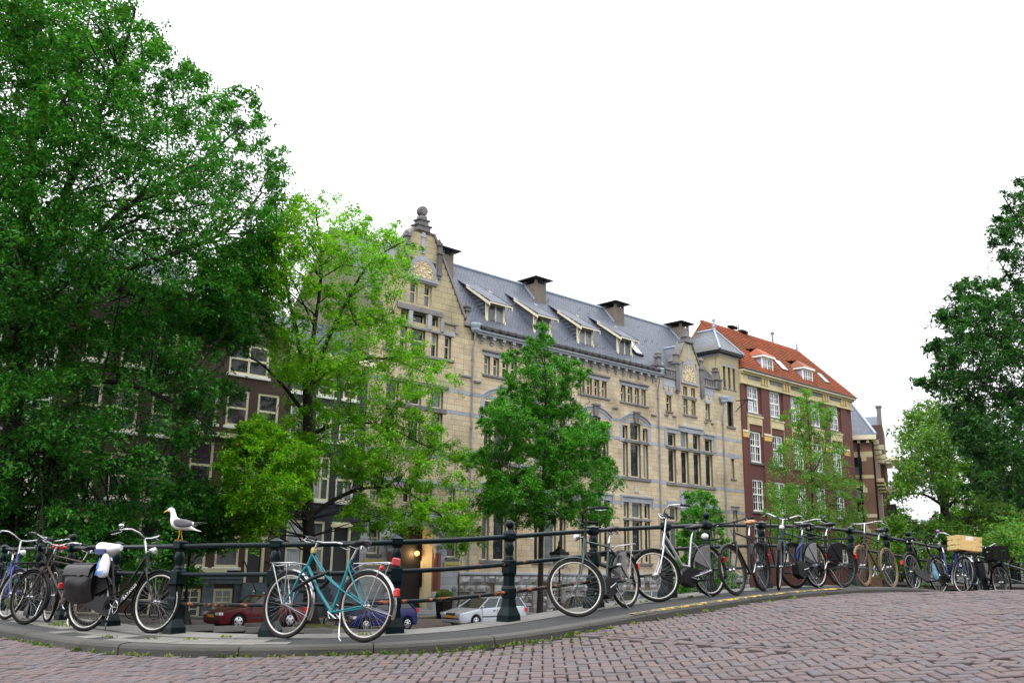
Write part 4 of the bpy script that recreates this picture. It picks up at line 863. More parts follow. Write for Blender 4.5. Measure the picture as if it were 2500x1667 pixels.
fl = Facade('floodlight', 'small white floodlight fixed to the sandstone wall behind the conical tree', 'lamp', 47.2); mb = fl.mb(); mb.box(47.1, 47.4, -.42, -.2, 2.0, 2.2, .03); fl.put('lamp_head', mb, M['white']); mb = fl.mb(); mb.tube([(47.25, -.2, 2.1), (47.25, -.02, 1.95)], .03, 6); fl.put('arm', mb, M['white'])
# stone posts with ornamental iron panels before the plinth
fe = Facade('area_fence', 'low fence of round topped stone posts and ornamental iron in front of the rough plinth', 'fence', 39.5, 46.6)
x = 39.5; k = 0
pst = MB(Matrix.Translation((0, 0, EYE))); pst.frus(0, 0, -2.9, -2.55, .26, .24); pst.frus(0, 0, -2.55, -2.45, .24, .17); pst.lathe([(.17,-2.45),(.17,-1.5),(.15,-1.42),(.17,-1.38),(.15,-1.25),(.08,-1.16),(0,-1.14)], 12); pm_ = pst.mesh('stone_post', M['trim'])
pn = MB(Matrix.Translation((0, 0, EYE))); pn.box(.15, 1.27, -.02, .02, -1.56, -1.52); pn.box(.15, 1.27, -.02, .02, -1.8, -1.76); pn.box(.15, 1.27, -.02, .02, -2.5, -2.46)
for j in range(3): pn.torus(.09, .016, 14, 5, (.38 + j * .33, 0, -1.66))
for j in range(2):
    o = .16 if j == 0 else 1.26; pn.tube([(o, 0, -2.46), (o + (.25 if j == 0 else -.25), 0, -2.1), (.71 + (-.06 if j == 0 else .06), 0, -1.8)], .022, 5)
pnm = pn.mesh('iron_panel', M['black'])
while x < 73:
    link('stone_post', pm_, fe.root, (x - 39.5, 0, 0)); link('iron_panel', pnm, fe.root, (x - 39.5, 0, 0)); x += 1.42
# ------------------------------------------------------------------ dark red brick building with the orange roof
RB = Facade('red_brick_building', 'dark red brick building with orange tiled hip roof, white barred windows and cream bands', 'building', 74.88)
wx = [76.15 + 3.88 * k for k in range(5)]
HR = []
for x in wx: HR += [(x, x + 1.85, 14.45, 17.0), (x + .12, x + 1.97, 9.82, 12.72), (x + .15, x + 2.0, 5.32, 8.25), (x + .15, x + 2.0, .9, 3.9)]
RB.wall('wall', M['redbr'], 74.88, 96.4, GZ, 18.1, HR, rev=.2)
for i, (a, b, c, d) in enumerate(HR):
    RB.window(a, b, c, d, y=.08, fw=.16, nx=2, zsplit=((c + d) / 2 + .1,), bars=(2, 2), fm='white', gm='glassw' if c > 14 else 'glassc')
    RB.box('sill', M['trim'], a - .25, b + .25, -.12, .08, c - .2, c - .002, .02)
for x in [74.88] + [w + 1.85 + .3 for w in wx]:           # brick pilasters
    e = x + .55 if x < 75 else x + 1.35
    RB.box('pilaster', M['redbr'], x + .02, min(e, 96.4), -.16, .01, GZ, 17.0)
for a, b in [(75.5, 76.1)] + [(w + 2.1, w + 3.6) for w in wx[:-1]]: pass
RB.box('frieze', M['creamst'], 74.9, 96.4, -.2, .01, 17.15, 17.95); RB.box('frieze_ledge', M['creamst'], 74.9, 96.45, -.3, .01, 17.0, 17.16, .02)
mb = RB.mb(); mb.box(74.86, 96.6, -.42, .02, 17.95, 18.12, .02); mb.box(74.82, 96.7, -.62, .02, 18.12, 18.34, .03); RB.put('cornice', mb, M['creamst'])
RB.box('gutter', M['blackgut'], 74.82, 96.75, -.7, -.1, 18.34, 18.46)
mb = RB.mb()
for w in wx: mb.box(w - .1, w + 2.0, -.26, -.19, 17.62, 17.9)
RB.put('frieze_recess', mb, M['trim'])
for w in wx:
    for x in (w + 2.25, w + 2.75, w + 3.25): RB.box('console', M['yellow' if x > w + 2.4 and x < w + 3 else 'creamst'], x - .1, x + .14, -.34, .0, 17.3, 17.95)
for w in wx:                                          # cream band stepping over the second row of windows
    mb = RB.mb(); mb.box(w - .25, w + 2.25, -.14, .01, 13.35, 14.05); mb.box(w - .3, w + 2.3, -.2, .01, 14.05, 14.22); mb.box(w - .3, w - .12, -.14, .01, 12.3, 13.35); mb.box(w + 2.15, w + 2.33, -.14, .01, 12.3, 13.35); RB.put('band', mb, M['creamst'])
    RB.box('lintel_band', M['redbr'], w - .1, w + 2.13, -.06, .01, 12.75, 13.34)
    RB.box('band_course', M['cream'], w + 2.34, min(w + 3.58, 96.4), -.19, .01, 12.5, 12.68); RB.box('ochre_band', M['yellow'], w + 2.34, min(w + 3.58, 96.4), -.18, .01, 12.0, 12.42)
RB.box('band_course', M['cream'], 74.9, 75.84, -.19, .01, 12.5, 12.68); RB.box('ochre_band', M['yellow'], 74.9, 75.84, -.18, .01, 12.02, 12.44)
mb = RB.mb(); mb.box(75.0, 96.3, 10, 10.3, GZ, 18.1); mb.box(96.1, 96.38, .02, 10.3, GZ, 18.1); mb.box(75.2, 96, .6, .65, GZ, 18); RB.put('rear_wall', mb, M['redbr'])
m, t_, b_, nd, lk = newmat('orange roof tiles'); q_ = rnd(nd, lk); r_ = ramp(nd, [(0, (.30,.062,.024)), (.5, (.38,.095,.034)), (1, (.22,.055,.026))]); lk.new(q_.outputs[0], r_.inputs[0])
n_ = noise(nd, lk, .6, 6); rr_ = ramp(nd, [(.42, (0,0,0)), (.66, (1,1,1))]); lk.new(n_.outputs[0], rr_.inputs[0]); mu_ = nd.new('ShaderNodeMath'); mu_.operation = 'MULTIPLY'; mu_.inputs[1].default_value = .7; lk.new(rr_.outputs[0], mu_.inputs[0])
lk.new(mixc(nd, lk, mu_.outputs[0], r_.outputs[0], (.13,.075,.03)), b_.inputs['Base Color']); b_.inputs['Roughness'].default_value = .8; M['tile'] = m
RS = 1.16; rz2 = lambda y: 18.4 + RS * (y + .5); YR = 4.05; ZR = rz2(YR)
def pantiles(f, pt, nu, nv, inside, name):
    """Rows of curved tiles; pt(u, v) gives the roof point for metres along and up the slope."""
    mb = f.mb(); W_, L_ = .25, .33
    for j in range(nv):
        for i in range(nu):
            u, v = i * W_, j * L_
            if not inside(u + W_ / 2, v + L_ / 2): continue
            b0 = []
            for vv, lift in ((v - .04, .11), (v + L_, .015)):
                for k, hgt in enumerate((0, .07, .05, -.01)): p, nrm = pt(u + W_ * k / 3, vv); b0.append(tuple(p + nrm * (lift + hgt)))
            mb.add(b0, [(k, k+1, k+5, k+4) for k in range(3)])
    return tag(f.put(name, mb, M['tile']), kind='stuff')
nrm = Vector((0, -RS, 1)).normalized(); up_ = Vector((0, 1, RS)).normalized(); SL = (YR + .5) / up_.y
mb = RB.mb(); mb.quad((74.9, -.5, rz2(-.5)), (96.6, -.5, rz2(-.5)), (93.0, YR, ZR), (74.9, YR, ZR)); mb.quad((96.6, -.5, rz2(-.5)), (96.6, 8.6, rz2(-.5)), (93.0, YR, ZR)); mb.quad((96.6, 8.6, rz2(-.5)), (74.9, 8.6, rz2(-.5)), (74.9, YR, ZR), (93.0, YR, ZR)); mb.quad((74.9, 8.6, rz2(-.5)), (74.9, -.5, rz2(-.5)), (74.9, YR, ZR)); RB.put('roof', mb, M['tile'])
pantiles(RB, lambda u, v: (Vector((74.95, -.5, rz2(-.5))) + Vector((1, 0, 0)) * u + up_ * v, nrm), 87, int(SL / .33), lambda u, v: 74.95 + u < 96.5 - 3.5 * v / SL, 'roof_tiles')
mb = RB.mb()
for (p, q) in (((74.9, YR, ZR), (93.0, YR, ZR)), ((96.6, -.5, rz2(-.5)), (93.0, YR, ZR))):
    p, q = Vector(p), Vector(q); k = int((q - p).length / .38)
    for j in range(k): a = p.lerp(q, j / k); c = p.lerp(q, (j + 1.1) / k); mb.tube([a + Vector((0, 0, .05)), c + Vector((0, 0, .09))], [.15, .13], 6)
tag(RB.put('ridge_tiles', mb, M['tile']), kind='stuff')
for x in (78.97, 78.97 + 7.65):
    a, b, y0 = x, x + 2.0, .05; mb = RB.mb(); mb.prism([(y0 + .02, 18.8), (y0 + .02, 20.2), (1.45, 20.3), (1.3, 20.1)], a + .06, b - .06, 'yz'); dm = RB.put('dormer', mb, M['lead'])
    w = RB.window(a, b, 18.82, 20.2, y=y0 - .06, fw=.14, nx=2, bars=(2, 2), fm='white', gm='glassw'); 
    mb = RB.mb(); mb.box(a - .15, b + .15, y0 - .3, 1.75, 20.2, 20.42, .02); RB.put('dormer_cornice', mb, M['white'], dm)
    mb = RB.mb(); c = (a + b) / 2; mb.quad((a - .2, y0 - .3, 20.43), (b + .2, y0 - .3, 20.43), (c + .4, .95, 21.3), (c - .4, .95, 21.3)); mb.quad((a - .2, 1.8, 20.43), (a - .2, y0 - .3, 20.43), (c - .4, .95, 21.3)); mb.quad((b + .2, y0 - .3, 20.43), (b + .2, 1.8, 20.43), (c + .4, .95, 21.3)); mb.quad((c - .4, .95, 21.3), (c + .4, .95, 21.3), (b + .2, 2.2, 21.3), (a - .2, 2.2, 21.3)); RB.put('dormer_roof', mb, M['tile'], dm)
def rooflight2(a, b, y0, y1):
    pts = [Vector((x, y, rz2(y))) for x, y in ((a, y0), (b, y0), (b, y1), (a, y1))]; mb = RB.mb(); mb.add([tuple(p) for p in pts] + [tuple(p + nrm * .2) for p in pts], [(4,5,6,7),(0,1,5,4),(1,2,6,5),(2,3,7,6),(3,0,4,7)]); w = RB.put('roof_light', mb, M['black'])
    c = sum(pts, Vector()) / 4; mb = RB.mb(); mb.add([tuple(c + (p - c) * .84 + nrm * .21) for p in pts], [(0,1,2,3)]); RB.put('pane', mb, M['sky'], w)
rooflight2(83.4, 84.7, .5, 1.6); rooflight2(91.8, 92.8, .4, 1.5)
for x, z in ((93.0, ZR),):
    mb = RB.mb(); mb.lathe([(.2,z),(.1,z+.25),(.18,z+.4),(.08,z+.55),(.16,z+.75),(.12,z+.9),(0,z+1.1)], 8, (x, YR, 0)); RB.put('roof_finial', mb, M['lead'])
mb = RB.mb(); mb.tube([(88.0, YR, ZR - .1), (88.0, YR, ZR + 1.15)], .12, 8); mb.lathe([(.2,ZR+1.1),(.24,ZR+1.25),(.12,ZR+1.4),(0,ZR+1.42)], 8, (88.0, YR, 0)); RB.put('flue', mb, M['pipe'])
mb = RB.mb(); mb.ball((80.4, YR, ZR + .45), .38, 8, (2.4, 1, .5)); mb.ball((82.3, YR, ZR + .3), .4, 8, (2.2, 1, .6)); mb.tube([(81.2, YR, ZR), (81.2, YR, ZR + 1.0)], .04, 4); mb.tube([(81.5, YR, ZR), (81.5, YR, ZR + 1.1)], .04, 4); RB.put('roof_equipment', mb, M['black'])
mb = RB.mb(); mb.box(97.5, 98.5, 3.4, 4.8, 17, 21.6); mb.box(97.35, 98.65, 3.25, 4.95, 20.7, 20.9); mb.box(97.35, 98.65, 3.25, 4.95, 21.3, 21.7); RB.put('chimney', mb, M['chim'])
# ------------------------------------------------------------------ houses to the left
def house(name, label, s0, s1, top, wm, rows, **k):
    f = Facade(name, label, 'house', s0); hs = []
    for r in rows: hs += [(a, b, r['z'][0], r['z'][1]) for a, b in r['x']]
    door = k.get('door')
    if door: hs.append(door)
    f.wall('wall', M[wm], s0, s1, GZ, top, hs, rev=.16)
    for r in rows:
        for a, b in r['x']: f.window(a, b, r['z'][0], r['z'][1], y=.03, fw=.13, zsplit=r.get('sp', ((r['z'][0] + r['z'][1]) / 2,)), nx=r.get('nx', 1), bars=r.get('bars'), fm=r.get('fm', 'cream'), gm=r.get('gm', 'glass'), sill='white' if r.get('sill', 1) else None)
    if door:
        a, b, c, d = door; f.box('door', M['door'], a + .14, b - .14, .1, .15, c, d - .3); mb = f.mb(); mb.box(a, a + .14, -.03, .15, c, d); mb.box(b - .14, b, -.03, .15, c, d); mb.box(a - .1, b + .1, -.08, .15, d - .3, d - .12); mb.box(a + .14, b - .14, 0, .15, d - .12, d); f.put('door_frame', mb, M['cream'])
    mb = f.mb(); mb.box(s0, s1, 8, 8.3, GZ, top); mb.box(s0, s0 + .2, .02, 8, GZ, top); mb.box(s1 - .2, s1, .02, 8, GZ, top); mb.box(s0 + .2, s1 - .2, .5, .55, GZ, top); f.put('rear_wall', mb, M[wm]); return f
hb = house('navy_house', 'narrow navy painted brick house with white cornice between brown house and sandstone building', 27.75, 33.18, 11.7, 'navy',
    [dict(z=(9.85, 11.0), x=[(27.95, 28.95), (29.7, 30.85), (31.45, 32.5)], gm='glassp'), dict(z=(7.2, 9.25), x=[(27.92, 28.95), (29.65, 30.8), (31.3, 32.5)], gm='glassw', nx=2), dict(z=(3.68, 6.25), x=[(27.95, 28.9), (29.65, 30.84), (31.27, 32.55)], gm='glassw', nx=2), dict(z=(-.6, 2.5), x=[(28.2, 29.35), (29.75, 30.7)], gm='glassw')], door=(31.2, 32.5, -.95, 2.5))
mb = hb.mb(); mb.box(27.7, 33.15, -.35, .02, 11.7, 11.95); mb.box(27.65, 33.17, -.6, .02, 11.95, 12.3, .03); hb.put('cornice', mb, M['cream'])
mb = hb.mb(); mb.prism([(0, 12.3), (8, 12.3), (4, 15.4)], 27.8, 33.1, 'yz'); hb.put('roof', mb, M['slate'])
text_mesh('house_number', '177', .3, M['engr'], hb.root, Matrix.Translation((30.97 - 27.75, -.012, EYE + .35)) @ Matrix.Rotation(R(90), 4, 'X'), .004)
for k in range(6): hb.box('step', M['bluegrey'], 31.0, 32.8, -1.4 + k * .22, .0, GZ + k * .33, GZ + (k + 1) * .33)
hb.box('basement_band', M['bluegrey'], 27.78, 31.0, -.05, .01, GZ, -1.0)
bh = house('brown_gabled_house', 'red brown brick house with white edged neck gable and cream window frames', 21.7, 27.7, 12.45, 'brown',
    [dict(z=(10.35, 12.1), x=[(23.9, 26.35)], nx=2), dict(z=(7.42, 9.45), x=[(22.08, 23.45), (23.95, 25.28), (25.83, 27.17)], gm='glassp'), dict(z=(3.9, 6.4), x=[(22.1, 23.45), (24.0, 25.3), (25.85, 27.2)], gm='glassp'), dict(z=(-.15, 3.0), x=[(22.2, 23.5), (24.0, 25.4)]), dict(z=(-2.7, -1.25), x=[(22.3, 23.4), (24.1, 25.2)], gm='glassw', bars=(2, 2), sill=0)], door=(25.75, 26.9, -.95, 1.65))
def bell(z):
    k = (z - 12.45) / 5.0; return 21.7 + 3.0 * min(1, 1.25 * k ** .55) * .86, 27.7 - 3.0 * min(1, 1.25 * k ** .55) * .86
zs = [12.45 + .25 * j for j in range(18)]; L = [(bell(z)[0], z) for z in zs]; R_ = [(bell(z)[1], z) for z in zs]
bh.put('gable', bh.mb().prism(L + R_[::-1], .0, .35), M['brown'])
mb = bh.mb(); slab_line(mb, L, .2, -.12, .4); slab_line(mb, R_[::-1], .2, -.12, .4); mb.prism([(L[-1][0] - .2, zs[-1]), (R_[-1][0] + .2, zs[-1]), (24.7, zs[-1] + .9)], -.2, .4); bh.put('gable_coping', mb, M['cream'])
mb = bh.mb(); mb.prism([(21.8, 12.4), (27.6, 12.4), (24.7, 16)], .36, 8); bh.put('roof', mb, M['slate'])
bh.box('storey_band', M['cream'], 21.75, 27.65, -.22, .01, 6.7, 6.95); bh.box('shop_fascia', M['cream'], 21.75, 27.65, -.12, .01, 3.2, 3.55); bh.box('shop_cornice', M['cream'], 21.7, 27.7, -.2, .01, 3.55, 3.75)
mb = bh.mb(); [mb.box(p, q, -.09, .01, GZ, -1.0) for p, q in ((21.7, 22.25), (23.45, 24.05), (25.25, 25.6))]; mb.box(21.6, 25.6, -.2, .01, -1.0, -.75); mb.box(21.6, 25.6, -.3, .01, -.75, -.62); mb.box(27.0, 27.7, -.2, .01, -1, -.62); bh.put('basement_front', mb, M['bluegrey'])
bh.box('window_board', M['cream'], 23.1, 24.7, -.12, .05, -.5, -.2)
for k in range(6): bh.box('step', M['bluegrey'], 25.6, 27.1, -1.5 + k * .24, .0, GZ + k * .32, GZ + (k + 1) * .32)
mb = bh.mb(); mb.tube([(25.65, -1.6, GZ), (25.65, -1.6, -1.3), (25.65, -.2, .15), (25.65, 0, .15)], .035, 6); mb.tube([(27.05, -1.6, GZ), (27.05, -1.6, -1.3), (27.05, -.2, .15), (27.05, 0, .15)], .035, 6); bh.put('stair_rail', mb, M['black'])
three = [(16.13, 17.25), (17.95, 19.08), (19.8, 20.92)]
ob = house('dark_brown_house', 'dark brown brick house with nine tall sash windows behind the great tree', 15.15, 21.66, 14.6, 'dkbrown',
    [dict(z=(9.9, 12.0), x=three), dict(z=(6.5, 8.72), x=three, gm='glassc'), dict(z=(3.15, 5.38), x=three), dict(z=(.1, 2.28), x=three), dict(z=(-2.6, -1.0), x=[(16.3, 17.2), (19.9, 20.8)], sill=0)], door=(17.9, 19.1, -2.6, -.4))
mb = ob.mb(); mb.box(15.1, 21.7, -.5, .02, 14.3, 14.7); ob.put('cornice', mb, M['white']); ob.put('roof', ob.mb().prism([(0, 14.7), (8, 14.7), (4, 17.5)], 15.2, 21.6, 'yz'), M['slate'])
mb = ob.mb(); mb.box(15.2, 21.6, -.05, .01, 2.75, 3.0); ob.put('band', mb, M['bluegrey'])
two = [(10.6, 11.6), (12.2, 13.25), (13.9, 14.9)]
wh = house('white_sash_house', 'brown brick house with white small paned sash windows, farthest left', 9.9, 15.1, 13.2, 'brown',
    [dict(z=(9.0, 11.2), x=two, fm='white', bars=(2, 2)), dict(z=(6.6, 8.6), x=two, fm='white', bars=(2, 2)), dict(z=(3.78, 6.1), x=two, fm='white', bars=(2, 2)), dict(z=(.2, 2.6), x=two, fm='white', bars=(2, 2))], door=(13.7, 15.0, -2.6, -.1))
wh.box('cornice', M['white'], 9.8, 15.1, -.5, .02, 13.0, 13.4); wh.put('roof', wh.mb().prism([(0, 13.4), (8, 13.4), (4, 16.5)], 9.9, 15.1, 'yz'), M['slate'])
mb = wh.mb(); mb.box(13.5, 13.72, -.2, .02, GZ, .2); mb.box(15.0, 15.12, -.2, .02, GZ, .2); mb.box(13.4, 15.15, -.3, .02, 3.0, 3.4); mb.box(13.4, 15.15, -.3, .02, .2, .45); wh.put('white_pilaster', mb, M['white'])
# ------------------------------------------------------------------ orange brown corner building, set askew beyond the red one
c0 = Vector((40, 104, 0)); sd = Vector((.92, -.39, 0)).normalized(); rz_s = math.atan2(sd.y, sd.x)
OB = Facade('corner_building', 'orange brown brick corner building with slate hip roof beyond the red building', 'building', 0, root=thing('corner_building', 'orange brown brick corner building with slate hip roof beyond the red building', 'building', c0 - sd * 17, rz_s))
hol = []
for (x0, y0, x1, y1) in ((2082, 1115, 2106, 1160), (2088, 1191, 2110, 1250), (2092, 1290, 2116, 1330)):
    a, d_ = OB.local(x0, y0); b, c_ = OB.local(x1, y1); hol.append((a, b, c_, d_))
zt = OB.local(2120, 1079)[1]; hol += [(h[0] - 5, h[1] - 5, h[2], h[3]) for h in hol]
OB.wall('wall', M['orange'], 0, 17, GZ, zt, hol, rev=.25)
for h in hol: OB.window(*h, y=.1, fw=.08, fm='black', gm='glassc', sill='creamst', zsplit=((h[2] + h[3]) / 2,))
for py in (1108, 1160, 1255): z_ = OB.local(2130, py)[1]; OB.box('band', M['creamst'], 0, 17, -.04, .01, z_ - .32, z_ + .3 if py == 1108 else z_ + .05)
for h in hol: OB.box('quoin', M['creamst'], h[1], h[1] + .5, -.045, .01, h[3] - .5, h[3]); OB.box('lintel', M['creamst'], h[0] - .3, h[1] + .3, -.046, .01, h[3], h[3] + .35)
mb = OB.mb(); mb.box(-.2, 17.5, -.6, .02, zt + .25, zt + .75); OB.put('cornice', mb, M['cream'])
for k in range(18): OB.box('cornice_bracket', M['creamst'], .3 + k * .95, .6 + k * .95, -.4, .01, zt - .1, zt + .25)
mb = OB.mb(); mb.tube([(15.6, -.15, GZ), (15.6, -.15, zt)], .13, 6); mb.tube([(17.1, -.1, GZ), (17.1, -.1, zt)], .1, 6); OB.put('drain_pipe', mb, M['black'])
OB.put('front_wall', OB.mb().box(16.7, 17, .01, 24, GZ, zt + .2), M['orange']); OB.put('rear_wall', OB.mb().box(0, 17, 23.5, 24, GZ, zt), M['orange'])
for k in range(5): OB.box('cornice_end', M['creamst'], 17, 17.7 + .4 * (k % 2), .5 + k * 4, 1.5 + k * 4, zt - .2 - k * .1, zt + .3 - k * .1)
for k in range(4): OB.box('bay_cornice', M['creamst'], 17, 17.9, 1 + k * 5, 4 + k * 5, zt - 4.3, zt - 3.9)
xa, za = OB.local(2062, 960, 8); mb = OB.mb(); mb.quad((-.3, -.5, zt + .75), (17.5, -.5, zt + .75), (xa, 8, za)); mb.quad((17.5, -.5, zt + .75), (17.5, 24, zt + .75), (xa, 16, za), (xa, 8, za)); mb.quad((-.3, 24, zt + .75), (-.3, -.5, zt + .75), (xa, 8, za), (xa, 16, za)); mb.quad((17.5, 24, zt + .75), (-.3, 24, zt + .75), (xa, 16, za)); OB.put('roof', mb, M['slate'])
OB.put('hip_capping', OB.mb().tube([(17.5, -.5, zt + .8), (xa, 8, za + .05)], .16, 6), M['lead'])
def canal_house(name, label, y0, y1, top, wm, proj_, cz):
    f = Facade(name, label, 'house', 0, root=thing(name, label, 'house', c0 - sd * 17, rz_s)); x = 17.0
    mb = f.mb(); mb.box(4, x, y0, y1, GZ, top); f.put('wall', mb, M[wm]); mb = f.mb(); mb.box(4, x + proj_, y0 - .2, y1 + .2, cz, cz + .5, .05); mb.box(4, x + proj_ * .6, y0, y1, cz - .35, cz); f.put('cornice', mb, M['cream'])
    for j in range(4):
        for i in range(3):
            yy = y0 + .8 + i * (y1 - y0 - 1.6) / 2.4; zz = GZ + 1.4 + j * 3.6; mb = f.mb(); mb.box(x - .05, x + .05, yy, yy + 1.2, zz, zz + 2.2); w = f.put('window', mb, M['white']); mb = f.mb(); mb.box(x + .0, x + .06, yy + .15, yy + 1.05, zz + .15, zz + 2.05); f.put('pane', mb, M['glass'], w)
    f.put('roof', f.mb().prism([(4, cz + .5), (x + .2, cz + .5), (10.5, cz + 4)], y0, y1), M['slate']); return f
zc = OB.local(2188, 1124)[1]
canal_house('cream_canal_house', 'cream house front with projecting pale cornice just beyond the corner building', 24.2, 31.5, zc + 2.6, 'cream', 2.4, zc * 1.22)
canal_house('grey_canal_house', 'narrow house with bluish grey cornice, farthest along the canal', 31.7, 39, zc * .9, 'bluegrey', 2.6, zc * .95)
# roof with chimney rising behind the corner building
rh = Facade('slate_roofed_house', 'house with flat slate roof and one stone chimney behind the hip roof', 'house', 0, root=thing('slate_roofed_house', 'house with flat slate roof and one stone chimney behind the hip roof', 'house', c0 - sd * 17, rz_s))
a, z1_ = rh.local(2105, 1010, 26); b, _ = rh.local(2152, 1010, 26); _, z0_ = rh.local(2130, 1040, 26)
rh.put('wall', rh.mb().box(a - 6, b, 25, 35, GZ, z0_), M['brown']); rh.put('roof', rh.mb().prism([(25, z0_), (35, z0_), (35, z1_), (29, z1_)], a - 6, b - .4, 'yz'), M['slate'])
x, zz = rh.local(2145, 996, 26); rh.put('chimney', rh.mb().box(x - .3, x + .3, 25.4, 26.2, GZ + 8, zz), M['trim'])
rh.put('chimney_cap', rh.mb().box(x - .42, x + .42, 25.3, 26.3, zz, zz + .25), M['trim'])
# ------------------------------------------------------------------ next bridge along the canal and what stands behind it
FB = Facade('canal_bridge', 'low brick canal bridge with green iron railing far along the water', 'bridge', 80, 9.0)
mb = FB.mb(); mb.box(80, 90, -1.4, 28, -1.25, -.8); mb.box(80, 90, -1.4, 3.0, -4.4, -1.25); mb.box(80, 90, 24, 28, -4.4, -1.25); FB.put('deck', mb, M['dkbrown'])
mb = FB.mb(); mb.box(80.02, 80.3, -1.4, 1.8, -1.25, .25); FB.put('end_pier', mb, M['edgest'])
FB.put('edge_beam', FB.mb().box(79.9, 80.2, 1.8, 28, -.95, -.72), M['edgest'])
for k in range(12): FB.box('post', M['iron'], 80.0, 80.14, 2.2 + k * 2.3, 2.34 + k * 2.3, -.72, .2)
for z in (.1, -.2, -.48): FB.put('rail', FB.mb().tube([(80.07, 1.8, z), (80.07, 28, z)], .035, 5), M['iron'])
fh = Facade('row_house', 'grey brown canal houses glimpsed under the trees at the end of the canal', 'house', 118, 10)
fh.put('wall', fh.mb().box(118, 124, -6, 34, GZ, 9), M['chim'])
for j in range(3):
    for k in range(12): mb = fh.mb(); mb.box(117.9, 118.05, -4.5 + k * 3.1, -3.0 + k * 3.1, GZ + 2 + j * 3.5, GZ + 4.4 + j * 3.5); w = fh.put('window', mb, M['white']); mb = fh.mb(); mb.box(117.85, 118.0, -4.3 + k * 3.1, -3.2 + k * 3.1, GZ + 2.2 + j * 3.5, GZ + 4.2 + j * 3.5); fh.put('pane', mb, M['glass'], w)
fh.put('roof', fh.mb().prism([(118, 9), (124, 9), (121, 12)], -6, 34), M['slate'])
# ------------------------------------------------------------------ trees
LEAF = {
 'elm': leafmat('elm leaf', (.012,.082,.013), (.028,.145,.020), (.085,.25,.050), .32, (.09,.10,.02)),
 'lime': leafmat('yellow green leaf', (.045,.155,.005), (.095,.265,.008), (.19,.38,.022), .42, (.22,.20,.04)),
 'deep': leafmat('deep green leaf', (.014,.090,.008), (.034,.160,.012), (.090,.275,.025), .34),
 'mid': leafmat('mid green leaf', (.038,.125,.018), (.070,.195,.026), (.14,.28,.05), .38, (.22,.17,.06)),
 'olive': leafmat('olive green leaf', (.028,.085,.012), (.055,.140,.018), (.11,.22,.035), .34, (.16,.13,.05)),
 'dusk': leafmat('dark green leaf', (.010,.048,.010), (.020,.082,.016), (.050,.140,.035), .22),
}
def in_poly(p, poly):
    c = False; k = len(poly); x, y = p
    for i in range(k):
        (x0, y0), (x1, y1) = poly[i], poly[i-1]
        if (y0 > y) != (y1 > y) and x < (x1 - x0) * (y - y0) / (y1 - y0) + x0: c = not c
    return c
def edge_dist(p, poly):
    b = 1e9; P = np.array(p, float)
    for i in range(len(poly)):
        a, c = np.array(poly[i], float), np.array(poly[i-1], float); d_ = c - a; t = np.clip(np.dot(P - a, d_) / max(1e-9, np.dot(d_, d_)), 0, 1); b = min(b, np.linalg.norm(P - a - d_ * t))
    return b
def clumps_in(poly, n0, depth, count, rad, rr):
    """Leaf clumps filling a crown: outline as seen from the bridge, thick through the middle, thin at its edge."""
    xs = [p[0] for p in poly]; ys = [p[1] for p in poly]; out = []; tries = 0
    dmax = max(edge_dist((rr.uniform(min(xs), max(xs)), rr.uniform(min(ys), max(ys))), poly) for _ in range(60))
    while len(out) < count and tries < count * 40:
        tries += 1; p = (rr.uniform(min(xs), max(xs)), rr.uniform(min(ys), max(ys)))
        if not in_poly(p, poly): continue
        e = min(1, edge_dist(p, poly) / (dmax * .55)); o = rr.uniform(-1, 1) * depth * (.25 + .75 * math.sqrt(e))
        out.append((at(p[0], p[1], n0 + o), rad * rr.uniform(.6, 1.25) * (.7 + .3 * e)))
    return out
